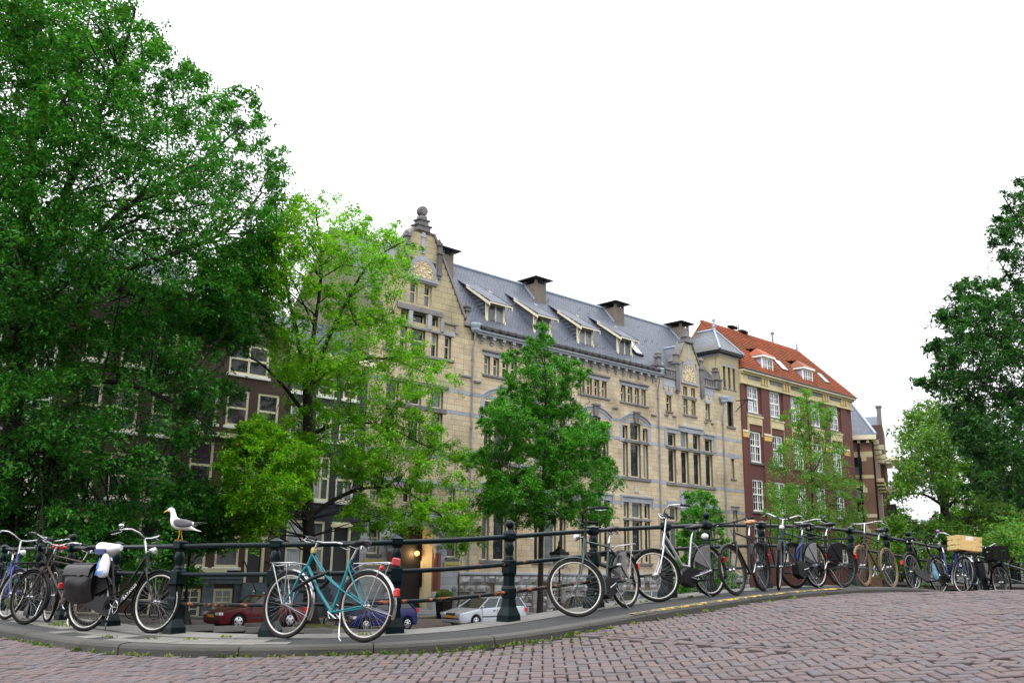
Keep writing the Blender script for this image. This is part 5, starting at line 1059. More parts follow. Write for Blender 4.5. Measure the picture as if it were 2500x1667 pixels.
def leaf_mesh(name, clumps, per, size, m, flat, rng, droop=.3, twigs=6):
    """Folded leaves strung along thin arching twigs that spread from every clump; flat = 1 gives round clumps."""
    C = np.concatenate([np.repeat(np.array([[*c, r, k]]), max(3, int(per * rng.uniform(.6, 1.4))), 0) for k, (c, r) in enumerate(clumps)]); N = len(C); K = len(clumps)
    ta = rng.uniform(0, 2 * np.pi, (K, twigs)); te = rng.normal(.08, .42 + .3 * flat, (K, twigs)); tl = rng.uniform(.45, 1.55, (K, twigs)); ci = C[:, 4].astype(int); ti = rng.integers(0, twigs, N)
    a_, e_, l_ = ta[ci, ti], te[ci, ti], tl[ci, ti] * C[:, 3]; t_ = rng.uniform(.02, 1, N) ** .75
    P = C[:, :3] + np.stack([np.cos(a_) * np.cos(e_), np.sin(a_) * np.cos(e_), np.sin(e_)], 1) * (l_ * t_)[:, None] + rng.normal(0, 1, (N, 3)) * (C[:, 3] * (.17 - .08 * t_))[:, None]
    P[:, 2] -= droop * t_ ** 2 * l_
    az = rng.uniform(0, 2 * np.pi, N); tilt = rng.normal(-.25, .5, N); l = size * rng.uniform(.6, 1.25, N); w = l * rng.uniform(.5, .66, N)
    dx = np.stack([np.cos(az) * np.cos(tilt), np.sin(az) * np.cos(tilt), np.sin(tilt)], 1)
    sd = np.stack([-np.sin(az), np.cos(az), rng.normal(0, .5, N)], 1); sd /= np.linalg.norm(sd, axis=1)[:, None]
    nn = np.cross(dx, sd); nn /= np.linalg.norm(nn, axis=1)[:, None]; fold = (l * .12)[:, None] * nn
    V = np.stack([P, P + dx * (l * .45)[:, None] + sd * (w * .5)[:, None] + fold, P + dx * l[:, None], P + dx * (l * .45)[:, None] - sd * (w * .5)[:, None] + fold], 1).reshape(-1, 3)
    me = bpy.data.meshes.new(name); me.vertices.add(4 * N); me.vertices.foreach_set('co', V.astype(np.float32).ravel())
    me.loops.add(4 * N); me.loops.foreach_set('vertex_index', np.arange(4 * N, dtype=np.int32)); me.polygons.add(N); me.polygons.foreach_set('loop_start', np.arange(0, 4 * N, 4, dtype=np.int32)); me.polygons.foreach_set('loop_total', np.full(N, 4, np.int32))
    me.materials.append(m); me.update(calc_edges=True); me.validate(); return me
def tree(name, label, n0, limbs, crowns, leaf, seed, size=.13, bark='bark', r0=.3, cat='tree', group=None, twig=.8, dens=2.0):
    """limbs: [(pixel polyline, depth change, radii)], first one the trunk; crowns: [(outline, depth, count, clump radius, leaves per clump, flatness)]."""
    rr = random.Random(seed); rng = np.random.default_rng(seed); nodes = []; tr = MB(); br = MB()
    base = at(*limbs[0][0][0], n0); base.z = limbs[0][3] if len(limbs[0]) > 3 else ZQ(sn(base)[0])
    root = thing(name, label, cat, base, 0, group); inv = Matrix.Translation(-base); tr.M = inv; br.M = inv
    for k, lb in enumerate(limbs):
        poly, dn, (ra, rb) = lb[:3]; pts = []
        for i, p in enumerate(poly):
            f = i / max(1, len(poly) - 1); q = at(p[0], p[1], n0 + dn * f)
            if k == 0 and i == 0: q = base.copy() - Vector((0, 0, .15))
            pts.append(q)
        fine = []; rad = []
        for i in range(len(pts) - 1):
            for j in range(5):
                u = j / 5; a = pts[max(0, i-1)]; b, c = pts[i], pts[i+1]; d_ = pts[min(len(pts)-1, i+2)]
                q = .5 * ((2*b) + (c - a) * u + (2*a - 5*b + 4*c - d_) * u*u + (3*b - a - 3*c + d_) * u**3); f = (i + u) / (len(pts) - 1)
                fine.append(q + Vector((rr.gauss(0, 1), rr.gauss(0, 1), 0)) * .03 * ra); rad.append((ra + (rb - ra) * f ** .7) * (1 if k == 0 else .8))
        fine.append(pts[-1]); rad.append(rb)
        if k == 0: rad[0] *= 1.5; rad[1] *= 1.15
        (tr if k == 0 else br).tube(fine, rad, 9 if k == 0 else 7)
        nodes += list(zip(fine, rad))[2 if k else 5:]
    tk = tr.build('trunk', M[bark], root); allc = []
    for poly, depth, cnt, cr, per, flat, *sh in crowns:
        cl_ = clumps_in(poly, n0 + (sh[0] if sh else 0), depth, int(cnt * 1.7), cr * .95, rr); per = per / 1.7; allc.append((cl_, per, flat))
        for c, r in cl_:
            if rr.random() > .45 * twig: continue
            cand = sorted(nodes, key=lambda q: (q[0] - c).length + max(0, q[0].z - c.z) * 1.5)[:3]; a, ra = rr.choice(cand); L = (c - a).length
            if L > 9: continue
            mid = a.lerp(c, .5) + Vector((rr.gauss(0, .08), rr.gauss(0, .08), rr.uniform(.0, .14))) * L; s0 = min(ra * .5, .012 + .009 * L)
            br.tube([a, a.lerp(mid, .55), mid, mid.lerp(c, .5) + Vector((0, 0, .03 * L)), c], [s0, s0 * .8, s0 * .6, s0 * .42, s0 * .25], 4)
            for _ in range(2):
                e = c + Vector((rr.gauss(0, 1), rr.gauss(0, 1), rr.gauss(0, .5))) * r * .7; br.tube([mid.lerp(c, .6), e], [s0 * .35, s0 * .15], 3, False)
    if br.f: br.build('branches', M[bark], root)
    Cs = MB(); mes = []
    for i, (cl_, per, flat) in enumerate(allc):
        cl2 = [(c - base, r) for c, r in cl_]
        o = link('crown', leaf_mesh('crown', cl2, per * dens, size, LEAF[leaf], flat, rng), root); o['kind'] = 'stuff'
    return root
QZ = 0.0
tree('elm_tree', 'huge dark green elm towering over the brown houses and reaching above the frame', 38,
  [([(38,1530),(30,1100),(45,750),(70,450),(90,150),(100,-120)], 0, (.5, .12)), ([(45,750),(140,520),(220,330),(300,130),(330,20)], -2, (.26, .05)), ([(42,850),(200,620),(330,490),(480,400),(600,300)], -1, (.26, .05)),
   ([(40,900),(250,690),(450,610),(560,560),(640,470)], 2, (.26, .05)), ([(38,980),(250,930),(420,980),(530,1060)], -3, (.2, .04)), ([(36,1080),(200,1120),(350,1130),(470,1190)], 2, (.18, .04)), ([(45,700),(-60,480),(-120,250)], 1, (.25, .06)), ([(250,690),(380,740),(520,780),(600,830)], 3, (.15, .04)), ([(80,350),(180,200),(220,40)], 3, (.15,.04))],
  [([(-160,-160),(270,-160),(300,10),(400,100),(400,190),(470,130),(500,200),(600,200),(650,260),(620,330),(700,380),(710,430),(670,470),(690,540),(640,640),(640,720),(560,800),(300,830),(-160,850)], 6.5, 640, 1.15, 105, .62),
   ([(-160,820),(300,800),(620,730),(600,820),(540,860),(600,960),(500,1010),(540,1060),(420,1110),(530,1200),(400,1230),(250,1190),(-160,1250)], 5.0, 215, 1.0, 100, .45),
   ([(500,640),(640,560),(700,520),(690,640),(665,760),(640,830),(560,850),(480,800)], 3.5, 75, 1.0, 100, .55),
   ([(-160,1200),(120,1180),(330,1220),(520,1220),(560,1290),(440,1310),(440,1380),(350,1450),(310,1390),(220,1420),(150,1380),(60,1420),(-160,1420)], 4.5, 120, .85, 95, .45),
   ([(400,1190),(590,1190),(620,1290),(560,1330),(500,1350),(480,1420),(430,1440),(400,1350)], 2.0, 45, .75, 95, .5, -.8),
   ([(-60,1280),(60,1250),(330,1330),(350,1450),(280,1420),(180,1440),(40,1440),(-60,1470)], 3.0, 34, .7, 90, .5)], 'elm', 11, .172, r0=.5, dens=2.9)
tree('young_elm_tree', 'yellow green elm with dark forking limbs between the navy house and the sandstone gable', 39,
  [([(760,1532),(755,1350),(750,1150),(752,1000),(748,930)], 0, (.36, .2)), ([(748,930),(722,800),(700,700),(692,560)], 1.5, (.2, .04)), ([(750,930),(768,800),(785,650),(770,510)], -1, (.2, .04)), ([(752,960),(800,830),(850,730),(905,640),(985,590)], -1.5, (.2, .04)),
   ([(745,1010),(690,940),(640,890),(600,868)], 1.5, (.14, .04)), ([(756,1260),(830,1212),(900,1190),(980,1195),(1060,1245),(1130,1300)], -2.5, (.17, .03)), ([(758,1060),(850,1030),(950,1045),(1060,1100)], -2, (.14, .03)), ([(752,930),(870,880),(960,880),(1040,910)], 1.5, (.13, .03)), ([(755,1120),(680,1090),(600,1120)], -2.5, (.12, .03)), ([(850,730),(880,800),(960,760)], .5, (.09, .03))],
  [([(690,500),(740,458),(800,480),(870,490),(930,520),(985,565),(1018,605),(990,680),(950,740),(860,720),(760,760),(660,800),(640,720),(620,640),(650,540)], 4.5, 120, .95, 90, .55),
   ([(660,800),(760,760),(860,720),(950,740),(1010,830),(1080,880),(1108,930),(1050,985),(930,1000),(800,960),(700,950),(650,860)], 4.5, 120, .95, 88, .42),
   ([(700,960),(900,1000),(1050,1000),(1090,1060),(1165,1120),(1225,1180),(1180,1225),(1000,1180),(860,1170),(760,1130),(690,1040)], 4.0, 120, .85, 100, .35),
   ([(900,1190),(1010,1180),(1180,1235),(1168,1330),(1125,1362),(1060,1300),(960,1290),(880,1300),(840,1230)], 2.6, 64, .7, 90, .4, -1.2),
   ([(540,1140),(570,1060),(640,1010),(700,1040),(760,1100),(770,1180),(700,1260),(640,1300),(600,1340),(570,1250)], 2.6, 110, .8, 120, .45, -3.0)], 'lime', 23, .155, dens=2.7)
tree('conical_tree', 'dense deep green young tree of conical shape in front of the sandstone windows', 38.5,
  [([(1318,1502),(1322,1300),(1330,1100),(1332,950),(1326,820)], 0, (.2, .03)), ([(1322,1240),(1260,1180),(1200,1130)], -1.2, (.07, .02)), ([(1324,1220),(1400,1160),(1480,1110)], -.8, (.07, .02)), ([(1328,1120),(1260,1040),(1210,1000)], 1, (.06, .02)), ([(1328,1100),(1390,1020),(1440,980)], 1, (.06, .02)), ([(1323,1270),(1400,1250),(1470,1220)], 1, (.06,.02)), ([(1323,1265),(1240,1250),(1180,1230)], 1, (.06,.02))],
  [([(1322,782),(1350,830),(1365,880),(1400,868),(1442,905),(1405,950),(1400,1000),(1360,1020),(1290,1010),(1240,945),(1225,862),(1275,850),(1295,815)], 2.0, 115, .5, 95, .6),
   ([(1240,945),(1300,1000),(1400,990),(1440,1000),(1492,1040),(1470,1090),(1400,1120),(1280,1110),(1195,1075),(1165,1000)], 3.0, 165, .6, 100, .5),
   ([(1195,1075),(1280,1100),(1400,1110),(1480,1100),(1522,1180),(1480,1205),(1500,1262),(1440,1290),(1380,1268),(1300,1290),(1220,1265),(1160,1232),(1205,1180),(1140,1122)], 3.2, 235, .65, 105, .4)], 'deep', 31, .135, r0=.2, dens=3.0)
tree('columnar_tree', 'small bright green bushy tree rising behind the bridge railing before the red building', 39,
  [([(1712,1480),(1712,1330),(1710,1215)], 0, (.09, .02))], [([(1708,1180),(1745,1215),(1768,1280),(1780,1340),(1795,1400),(1795,1480),(1630,1480),(1640,1370),(1655,1280),(1672,1215)], 1.6, 170, .55, 95, .7)], 'deep', 41, .13, dens=3.4)
tree('slender_tree', 'slender open tree with light foliage in front of the dark red brick building', 40,
  [([(1985,1450),(1986,1300),(1980,1130),(1968,960)], 0, (.22, .03)), ([(1985,1290),(2040,1220),(2090,1190)], -1.5, (.09, .02)), ([(1984,1250),(1930,1180),(1890,1140)], 1.5, (.09, .02)), ([(1982,1180),(2020,1080),(2050,1040)], 1, (.07, .02)), ([(1985,1310),(1930,1270),(1885,1250)], -1, (.08, .02))],
  [([(1962,942),(2010,985),(2040,1005),(2015,1050),(1970,1060),(1900,1030),(1942,990)], 2, 46, .7, 66, .5), ([(1920,1060),(2015,1050),(2085,1062),(2055,1115),(2112,1180),(2060,1200),(1960,1170),(1880,1160),(1885,1125)], 3, 80, .8, 62, .45), ([(1880,1180),(2000,1180),(2100,1180),(2112,1260),(2095,1330),(2000,1340),(1890,1330),(1865,1250)], 3.2, 150, .85, 76, .5)], 'mid', 53, .17, dens=2.0)
tree('quayside_tree', 'broad olive green tree with thick dark trunk farther along the canal', 38,
  [([(2312,1425),(2306,1240),(2292,1140),(2295,1040)], 0, (.65, .12)), ([(2304,1235),(2250,1205),(2190,1212)], 2, (.25, .06)), ([(2308,1245),(2350,1205),(2420,1190)], -3, (.28, .06)), ([(2296,1150),(2340,1080),(2370,1020)], 2, (.25, .06)), ([(2306,1290),(2380,1260),(2460,1270)], -4, (.22, .06))],
  [([(2205,1030),(2250,985),(2330,965),(2400,1000),(2470,1090),(2420,1150),(2300,1150),(2210,1120),(2185,1080)], 6, 130, 1.6, 78, .5), ([(2205,1120),(2300,1140),(2420,1140),(2540,1160),(2540,1300),(2420,1250),(2340,1230),(2240,1180),(2170,1240),(2165,1200)], 6, 105, 1.6, 78, .45), ([(2190,1290),(2260,1270),(2400,1240),(2540,1280),(2540,1345),(2440,1345),(2330,1390),(2200,1400)], 5, 120, 1.6, 90, .5)], 'olive', 67, .36, r0=.6)
tree('ivy_clad_tree', 'ivy clad tree trunk standing before the orange brown corner building', 39,
  [([(2190,1430),(2182,1300),(2176,1230)], 0, (.6, .4))], [([(2150,1290),(2185,1235),(2225,1270),(2215,1330),(2235,1400),(2150,1400),(2135,1350)], 3, 60, 1.2, 70, .7)], 'mid', 71, .34)
tree('leaning_tree', 'very dark green tree leaning in from the near bank with layered branches', 10.5,
  [([(2620,1420),(2600,1100),(2580,800),(2560,500),(2540,350)], 0, (.3, .05), .7), ([(2600,1080),(2500,980),(2400,940),(2300,950)], -.8, (.1, .02)), ([(2590,960),(2480,860),(2380,800),(2290,760)], .8, (.1, .02)), ([(2585,820),(2500,730),(2440,640)], .4, (.09, .02)), ([(2600,1180),(2500,1140),(2420,1130),(2350,1110)], .8, (.09, .02)), ([(2570,650),(2500,560),(2450,480)], -.4, (.08, .02)), ([(2606,1240),(2520,1210),(2440,1190)], -.6, (.08, .02))],
  [([(2445,455),(2500,435),(2620,400),(2640,700),(2500,700),(2440,700),(2440,610),(2412,570)], 1.6, 90, .42, 72, .5), ([(2335,690),(2420,680),(2640,690),(2640,950),(2400,960),(2300,960),(2240,932),(2300,885),(2262,850),(2310,800),(2280,742)], 1.9, 200, .42, 74, .38), ([(2290,1000),(2400,960),(2640,950),(2640,1260),(2520,1235),(2420,1205),(2345,1190),(2385,1120),(2330,1062)], 1.9, 175, .42, 74, .38)], 'dusk', 83, .125, dens=2.8)
tree('background_tree', 'bright yellow green tree behind the broad tree at the end of the canal', 44,
  [([(2430,1420),(2428,1300),(2420,1200)], 0, (.5, .1))], [([(2330,1130),(2420,1080),(2560,1090),(2560,1300),(2520,1360),(2440,1340),(2370,1370),(2320,1290)], 5, 120, 1.9, 80, .6)], 'lime', 91, .42)
tree('background_tree', 'small mid green tree above the low bridge at the end of the canal', 33,
  [([(2475,1420),(2474,1380),(2472,1330)], 0, (.3, .08))], [([(2400,1330),(2470,1270),(2560,1280),(2560,1340),(2480,1345),(2410,1340)], 4, 70, 2.0, 80, .6)], 'mid', 93, .36)
# moss mound at the foot of the young elm, shrubs
mm = MB(Matrix.Translation(at(765, 1530, 38.6).xy.to_3d() + Vector((0, 0, .1)))); mm.ball((0, 0, -.12), 1.5, 14, (1.25, .7, .3))
tag(mm.build('earth_mound', M['moss']), 'mossy earth mound at the foot of the yellow green elm', 'mound', kind='stuff')
def shrub(name, label, p, r, h, leaf, k, size, seed):
    root = thing(name, label, 'shrub', p); rng = np.random.default_rng(seed); rr = random.Random(seed)
    cl_ = [(Vector((rr.gauss(0, r * .5), rr.gauss(0, r * .5), rr.uniform(.2, 1) * h)), r * .45) for _ in range(k)]; mb = MB()
    for c, _ in cl_: mb.tube([(c.x * .2, c.y * .2, 0), (c.x * .6, c.y * .6, c.z * .6), tuple(c)], [.02, .014, .006], 4)
    mb.build('stems', M['bark'], root); o = link('foliage', leaf_mesh('foliage', cl_, 60, size, LEAF[leaf], .8, rng), root); o['kind'] = 'stuff'; return root
sh = shrub('flowering_shrub', 'shrub with pale yellow flower heads beside the stone steps behind the red car', at(655, 1470, 46.2).xy.to_3d(), .8, 1.6, 'deep', 26, .12, 5)
fb = MB()
for k in range(28): fb.ball((random.gauss(0, .5), random.gauss(-.2, .4), random.uniform(.9, 1.75)), .06, 6)
fb.build('flowers', M['cream'], sh)['kind'] = 'stuff'
pn_ = thing('potted_topiary', 'round clipped evergreen in a tall dark square planter beside the porch', 'plant', at(1083, 1500, 45.3).xy.to_3d(), RZ)
mb = MB(); mb.frus(0, 0, 0, 1.15, .3, .38); mb.build('planter', M['black'], pn_)
rng = np.random.default_rng(3); g = rng.normal(size=(260, 3)); g /= np.linalg.norm(g, axis=1)[:, None]; g[:, 2] = abs(g[:, 2]) * .95 - .15
o = link('foliage', leaf_mesh('foliage', [(Vector((*(q[:2] * .52), 1.25 + q[2] * .52)), .1) for q in g], 34, .05, LEAF['deep'], 1, rng), pn_); o['kind'] = 'stuff'
MB().ball((0, 0, 1.28), .5, 12, (1, 1, .9)).build('leaf_core', M['moss'], pn_)
# ------------------------------------------------------------------ bicycles
def paint(name, c, rough=.3, metal=.0): return plain(name, c, rough, metal, var=.18, scale=14, spec=.3)
PM = dict(teal=paint('teal enamel', (.010,.19,.23), .28), black=paint('black enamel', (.004,.004,.005), .3), grey=paint('grey green enamel', (.055,.085,.085), .35), silver=plain('silver paint', (.50,.51,.53), .35, .55, .12), navy=paint('blue enamel', (.03,.055,.20), .35), dkblue=paint('dusty dark blue enamel', (.035,.075,.11), .4), matt=plain('matt black', (.010,.010,.011), .6), brown=paint('brown enamel', (.045,.028,.022), .4))
M['rubber'] = plain('tyre rubber', (.007,.007,.007), .85, spec=.2); M['tan'] = plain('tan tyre', (.20,.14,.075), .8); M['greytyre'] = plain('dusty tyre', (.02,.019,.018), .85, spec=.2)
M['alloy'] = plain('dull alloy rim', (.42,.41,.39), .45, .6); M['chrome'] = plain('chrome', (.52,.53,.54), .22, .9, .1); M['whiterim'] = plain('pale rim', (.50,.485,.44), .4, .3); M['darkrim'] = plain('dark steel rim', (.06,.055,.05), .5, .5); M['rustrim'] = plain('rusty rim', (.22,.15,.10), .6, .4)
M['spoke'] = plain('spoke wire', (.22,.22,.22), .4, .6); M['plastic'] = plain('black plastic', (.006,.006,.007), .55, spec=.25); M['vinyl'] = plain('black saddle vinyl', (.008,.008,.009), .42, spec=.3); M['tanleather'] = plain('tan leather', (.42,.17,.05), .45)
M['redlens'] = plain('red lens', (.55,.015,.01), .2); M['lens'] = plain('lamp glass', (.75,.77,.78), .1, .2); M['orange'] = M.get('orange'); M['amber'] = plain('amber reflector', (.6,.22,.02), .3); M['whitepl'] = plain('white plastic', (.78,.78,.76), .35); M['grime'] = plain('grey translucent guard', (.16,.16,.155), .4); M['redcover'] = plain('red saddle cover', (.62,.025,.015), .35); M['purple'] = plain('purple bell', (.38,.14,.55), .3)
_wc = {}
def wheel_meshes(tyre, rim, big=False):
    k = (tyre, rim, big)
    if k not in _wc:
        w = MB().torus(.306, .0105, 40, 6, sc=1.15).mesh('wheel', M[rim]); t = MB().torus(.334, .0195, 40, 8).mesh('tyre', M[tyre]); s = MB()
        for i in range(32):
            a = 2 * math.pi * i / 32; b = a + (.55 if i % 4 < 2 else -.55); y = .03 if i % 2 else -.03; s.tube([(.022 * math.cos(b), y, .022 * math.sin(b)), (.30 * math.cos(a), 0, .30 * math.sin(a))], .0017, 3, False)
        h = MB(); h.lathe([(.01,-.055),(.014,-.05),(.014,-.04),(.026,-.034),(.026,-.028),(.016,-.024),(.016,.024),(.026,.028),(.026,.034),(.014,.04),(.014,.05),(.01,.055)] if not big else [(.012,-.06),(.03,-.045),(.05,-.04),(.05,.03),(.03,.04),(.012,.06)], 10, axis='y')
        _wc[k] = (w, t, s.mesh('spokes', M['spoke']), h.mesh('hub', M['chrome']))
    return _wc[k]
def loft(mb, secs, n=10):
    vs = []
    for x, hw, zc, th in secs:
        for j in range(n): a = 2 * math.pi * j / n; vs.append((x, hw * math.cos(a), zc + th * math.sin(a)))
    k = len(secs); mb.add(vs, [(i*n+j, (i+1)*n+j, (i+1)*n+(j+1) % n, i*n+(j+1) % n) for i in range(k-1) for j in range(n)], True)
    mb.add(vs[:n], [tuple(range(n))]); mb.add(vs[-n:], [tuple(reversed(range(n)))])
def fender(mb, cx, cz, r, a0, a1, w=.026, n=18):
    vs = []
    for i in range(n + 1):
        a = R(a0 + (a1 - a0) * i / n)
        for q, dr in ((-w, -.012), (-w * .6, 0), (w * .6, 0), (w, -.012)): vs.append((cx + (r + dr) * math.cos(a), q, cz + (r + dr) * math.sin(a)))
    mb.add(vs, [(i*4+j, i*4+j+1, i*4+j+5, i*4+j+4) for i in range(n) for j in range(3)], True)
RW = .353
def bike(label, rear, front, lean=8, steer=0, style='diamond', col='black', tyre='rubber', rim='alloy', fend='black', fendf=None, bars='dutch', barcol='chrome', saddle='vinyl', srack='black', frack=None, chain='half', guard=None, light='fender', crank=35, stand=True, sh=.98, bh=1.08, group='bicycles leaning on the bridge railing', wb=1.07, tail=True, bell=None, z=None, grips='plastic', big=False):
    ps, pf = S(*rear), S(*front); hd = (pf - ps); hd.z = 0; hd.normalize(); pf = ps + hd * wb
    zf = (lambda p: H(sn(p)[0])) if z is None else (lambda p: ZQ(sn(p)[0]) + .01)
    ps.z = zf(ps) + .002; pf.z = zf(pf) + .002; x = (pf - ps).normalized(); y = Vector((0, 0, 1)).cross(x).normalized(); zz = x.cross(y)
    m4 = Matrix(((x.x, y.x, zz.x, ps.x), (x.y, y.y, zz.y, ps.y), (x.z, y.z, zz.z, ps.z), (0, 0, 0, 1))) @ Matrix.Rotation(R(lean), 4, 'X')
    root = thing('bicycle', label, 'bicycle', (0,0,0), 0, group); root.matrix_basis = m4
    fc = PM[col]; V2 = lambda a, b, c=0: (a, c, b)
    HBt, HTp = Vector((wb - .215, 0, .735)), Vector((wb - .285, 0, .905)); axd = (HTp - HBt).normalized(); BBp = V2(.445, .285); ST = V2(.262, .78)
    ST_ = Matrix.Translation(HBt) @ Matrix.Rotation(R(steer), 4, axd) @ Matrix.Translation(-HBt)
    # frame
    mb = MB(); mb.tube([HBt - axd * .01, HTp + axd * .01], .0195, 10); mb.tube([BBp, V2(.245, .83)], .0155, 8); mb.lathe([(.022,-.036),(.022,.036)], 10, BBp, 'y')
    hub = V2(0, RW)
    for q in (-1, 1):
        mb.tube([(.43, q * .03, .285), (.30, q * .055, .30), (0, q * .062, RW)], .0095, 6)
        mb.tube([(.268, q * .02, .765), (.22, q * .05, .70), (0, q * .062, RW)], .0075, 6)
    if style == 'diamond': mb.tube([V2(.264, .785), HTp - axd * .03], .0145, 8); mb.tube([HBt + axd * .02, BBp], .016, 8)
    elif style == 'roadster': mb.tube([V2(.258, .80), HTp - axd * .012], .0135, 8); mb.tube([V2(.278, .745), HTp - axd * .085], .0115, 8); mb.tube([HBt + axd * .02, BBp], .0155, 8)
    elif style == 'mixte':
        mb.tube([HBt + axd * .03, V2(.66, .515), BBp], .0165, 9)
        for q in (-.019, .019): mb.tube([(wb - .28, q, .885), (wb - .38, q, .775), (wb - .50, q, .655), (wb - .62, q, .575), (.345, q * 1.3, .525), (.2, q * 2, .455), (0, q * 3.1, RW + .01)], .0085, 7)
    elif style == 'oma':
        mb.tube([HBt + axd * .03, V2(wb - .34, .57), V2(.58, .38), V2(.50, .30), BBp], .0185, 9); mb.tube([HTp - axd * .02, V2(wb - .37, .74), V2(wb - .47, .58), V2(.48, .47), V2(.385, .44)], .0145, 8)
    elif style == 'low':
        mb.tube([HBt + axd * .025, V2(wb - .37, .56), V2(.62, .39), V2(.53, .31), BBp], .021, 9); mb.tube([HTp - axd * .02, V2(wb - .36, .76), V2(wb - .48, .56), V2(.53, .46), V2(.38, .43)], .018, 9)
    mb.build('frame', fc, root)
    # steering group
    F_ = lambda nm, mb, mt: mb.build(nm, mt, root, None, ST_)
    fk = MB(); fh = Vector((wb, 0, RW))
    for q in (-1, 1): fk.tube([HBt + Vector((0, q * .03, -.0)), HBt + Vector((.03, q * .05, -.06)), HBt.lerp(fh, .62) + Vector((-.012, q * .052, -.01)), fh + Vector((-.03, q * .055, .06)), fh + Vector((0, q * .06, 0))], [.014, .0135, .012, .0095, .008], 7)
    fk.tube([HBt + Vector((0, -.04, 0)), HBt + Vector((0, .04, 0))], .016, 7); F_('fork', fk, fc if style != 'mixte' or True else fc)
    for tg, nm_, ctr, mat_ in (('r', 'wheel', Vector((0, 0, RW)), Matrix()), ('f', 'wheel', fh, ST_)):
        me = wheel_meshes(tyre, rim, big and tg == 'f'); rot = Matrix.Rotation(random.uniform(0, 6), 4, 'Y')
        w = link('wheel', me[0], root, None, mat_ @ Matrix.Translation(ctr) @ rot); link('tyre', me[1], w); link('spokes', me[2], w); link('hub', me[3], w)
    if fend:
        mb = MB(); fender(mb, 0, RW, .375, 200, 32); mb.tube([(-.355, .03, RW - .09), (0, .055, RW)], .003, 4); mb.tube([(-.355, -.03, RW - .09), (0, -.055, RW)], .003, 4); mb.build('mudguard', M.get(fend) or PM[fend], root)
        mb = MB(); fender(mb, wb, RW, .375, 42, 205); mb.tube([(wb - .33, .03, RW - .12), (wb, .055, RW)], .003, 4); F_('mudguard', mb, M.get(fendf or fend) or PM[fendf or fend])
    # bars: clamp point above the head tube
    cp = HTp + axd * (bh - .9); hb = MB(); hb.tube([HTp, cp], .0125, 8); gp = MB()
    if bars == 'dutch':
        pts = [(0, 0, 0), (.035, .07, .012), (.045, .15, .045), (.0, .23, .075), (-.08, .27, .07), (-.13, .28, .06)]; gs = [(-.13, .28, .06), (-.25, .29, .035)]
    elif bars == 'swept':
        pts = [(0, 0, 0), (.01, .08, .0), (.0, .17, .01), (-.05, .24, .02), (-.12, .275, .01)]; gs = [(-.12, .275, .01), (-.24, .29, -.02)]
    elif bars == 'high':
        pts = [(0, 0, 0), (.05, .06, .02), (.05, .12, .09), (-.0, .2, .12), (-.08, .26, .1), (-.12, .27, .09)]; gs = [(-.12, .27, .09), (-.25, .285, .06)]
    else:
        pts = [(.06, 0, 0), (.06, .1, .005), (.04, .2, .012), (.025, .24, .015)]; gs = [(.025, .24, .015), (-.01, .33, .02)]; hb.tube([cp, cp + Vector((.06, 0, 0))], .014, 7)
    fl = lambda p, q: cp + Vector((p[0], p[1] * q, p[2]))
    for q in (-1, 1): hb.tube([fl(p, q) for p in pts], .0112, 8, False)
    hnd = F_('handlebar', hb, M[barcol] if barcol in M else PM[barcol])
    for q in (-1, 1): MB().tube([fl(p, q) for p in gs], .0165, 8).build('grip', M[grips], hnd)
    if bars != 'high' or True:
        for q in (-1, 1):
            e0 = Vector(fl(gs[0], q)); MB().tube([e0 + Vector((.03, 0, -.015)), e0 + Vector((.055, q * .03, -.03)), e0 + Vector((-.02, q * .05, -.055)), e0 + Vector((-.075, q * .05, -.06))], .0055, 5).build('brake_lever', M['chrome'], hnd)
    hb2 = MB(); e0 = Vector(fl(gs[0], 1)); hb2.tube([e0, e0 + Vector((.12, -.06, .03)), cp + Vector((.12, .04, -.08)), HBt + Vector((.04, .02, .03))], .0032, 4); e0 = Vector(fl(gs[0], -1)); hb2.tube([e0, e0 + Vector((.12, .06, .05)), cp + Vector((.11, -.04, -.06)), HTp + Vector((.02, -.03, -.05))], .0032, 4); hb2.build('cable', M['plastic'], hnd)
    if bell: MB().ball(tuple(Vector(fl(pts[-1], -1)) + Vector((.01, 0, .05))), .034, 10, (1, 1, .8)).build('bell', M[bell], hnd)
    if light == 'fender': mb = MB(); mb.lathe([(.0,-.05),(.024,-.04),(.033,.0),(.033,.012)], 12, (wb - .1, 0, RW + .44), 'x'); L_ = F_('headlight', mb, M['plastic']); MB().lathe([(.033,.0),(.028,.008),(0,.012)], 12, (wb - .088, 0, RW + .44), 'x').build('lens', M['lens'], L_)
    if light == 'high': mb = MB(); mb.lathe([(0,-.06),(.03,-.05),(.042,.0),(.042,.015)], 12, tuple(HTp + Vector((.1, 0, .04))), 'x'); mb.tube([HTp + Vector((0, 0, .03)), HTp + Vector((.08, 0, .03))], .006, 5); L_ = F_('headlight', mb, M['chrome']); MB().lathe([(.041,0),(.034,.01),(0,.015)], 12, tuple(HTp + Vector((.115, 0, .04))), 'x').build('lens', M['lens'], L_)
    # saddle
    sx = .262 - (sh - .78) * .38; mb = MB(); mb.tube([V2(.25, .82), V2(sx, sh - .05)], .0125, 8); mb.build('seat_post', M['chrome'], root)
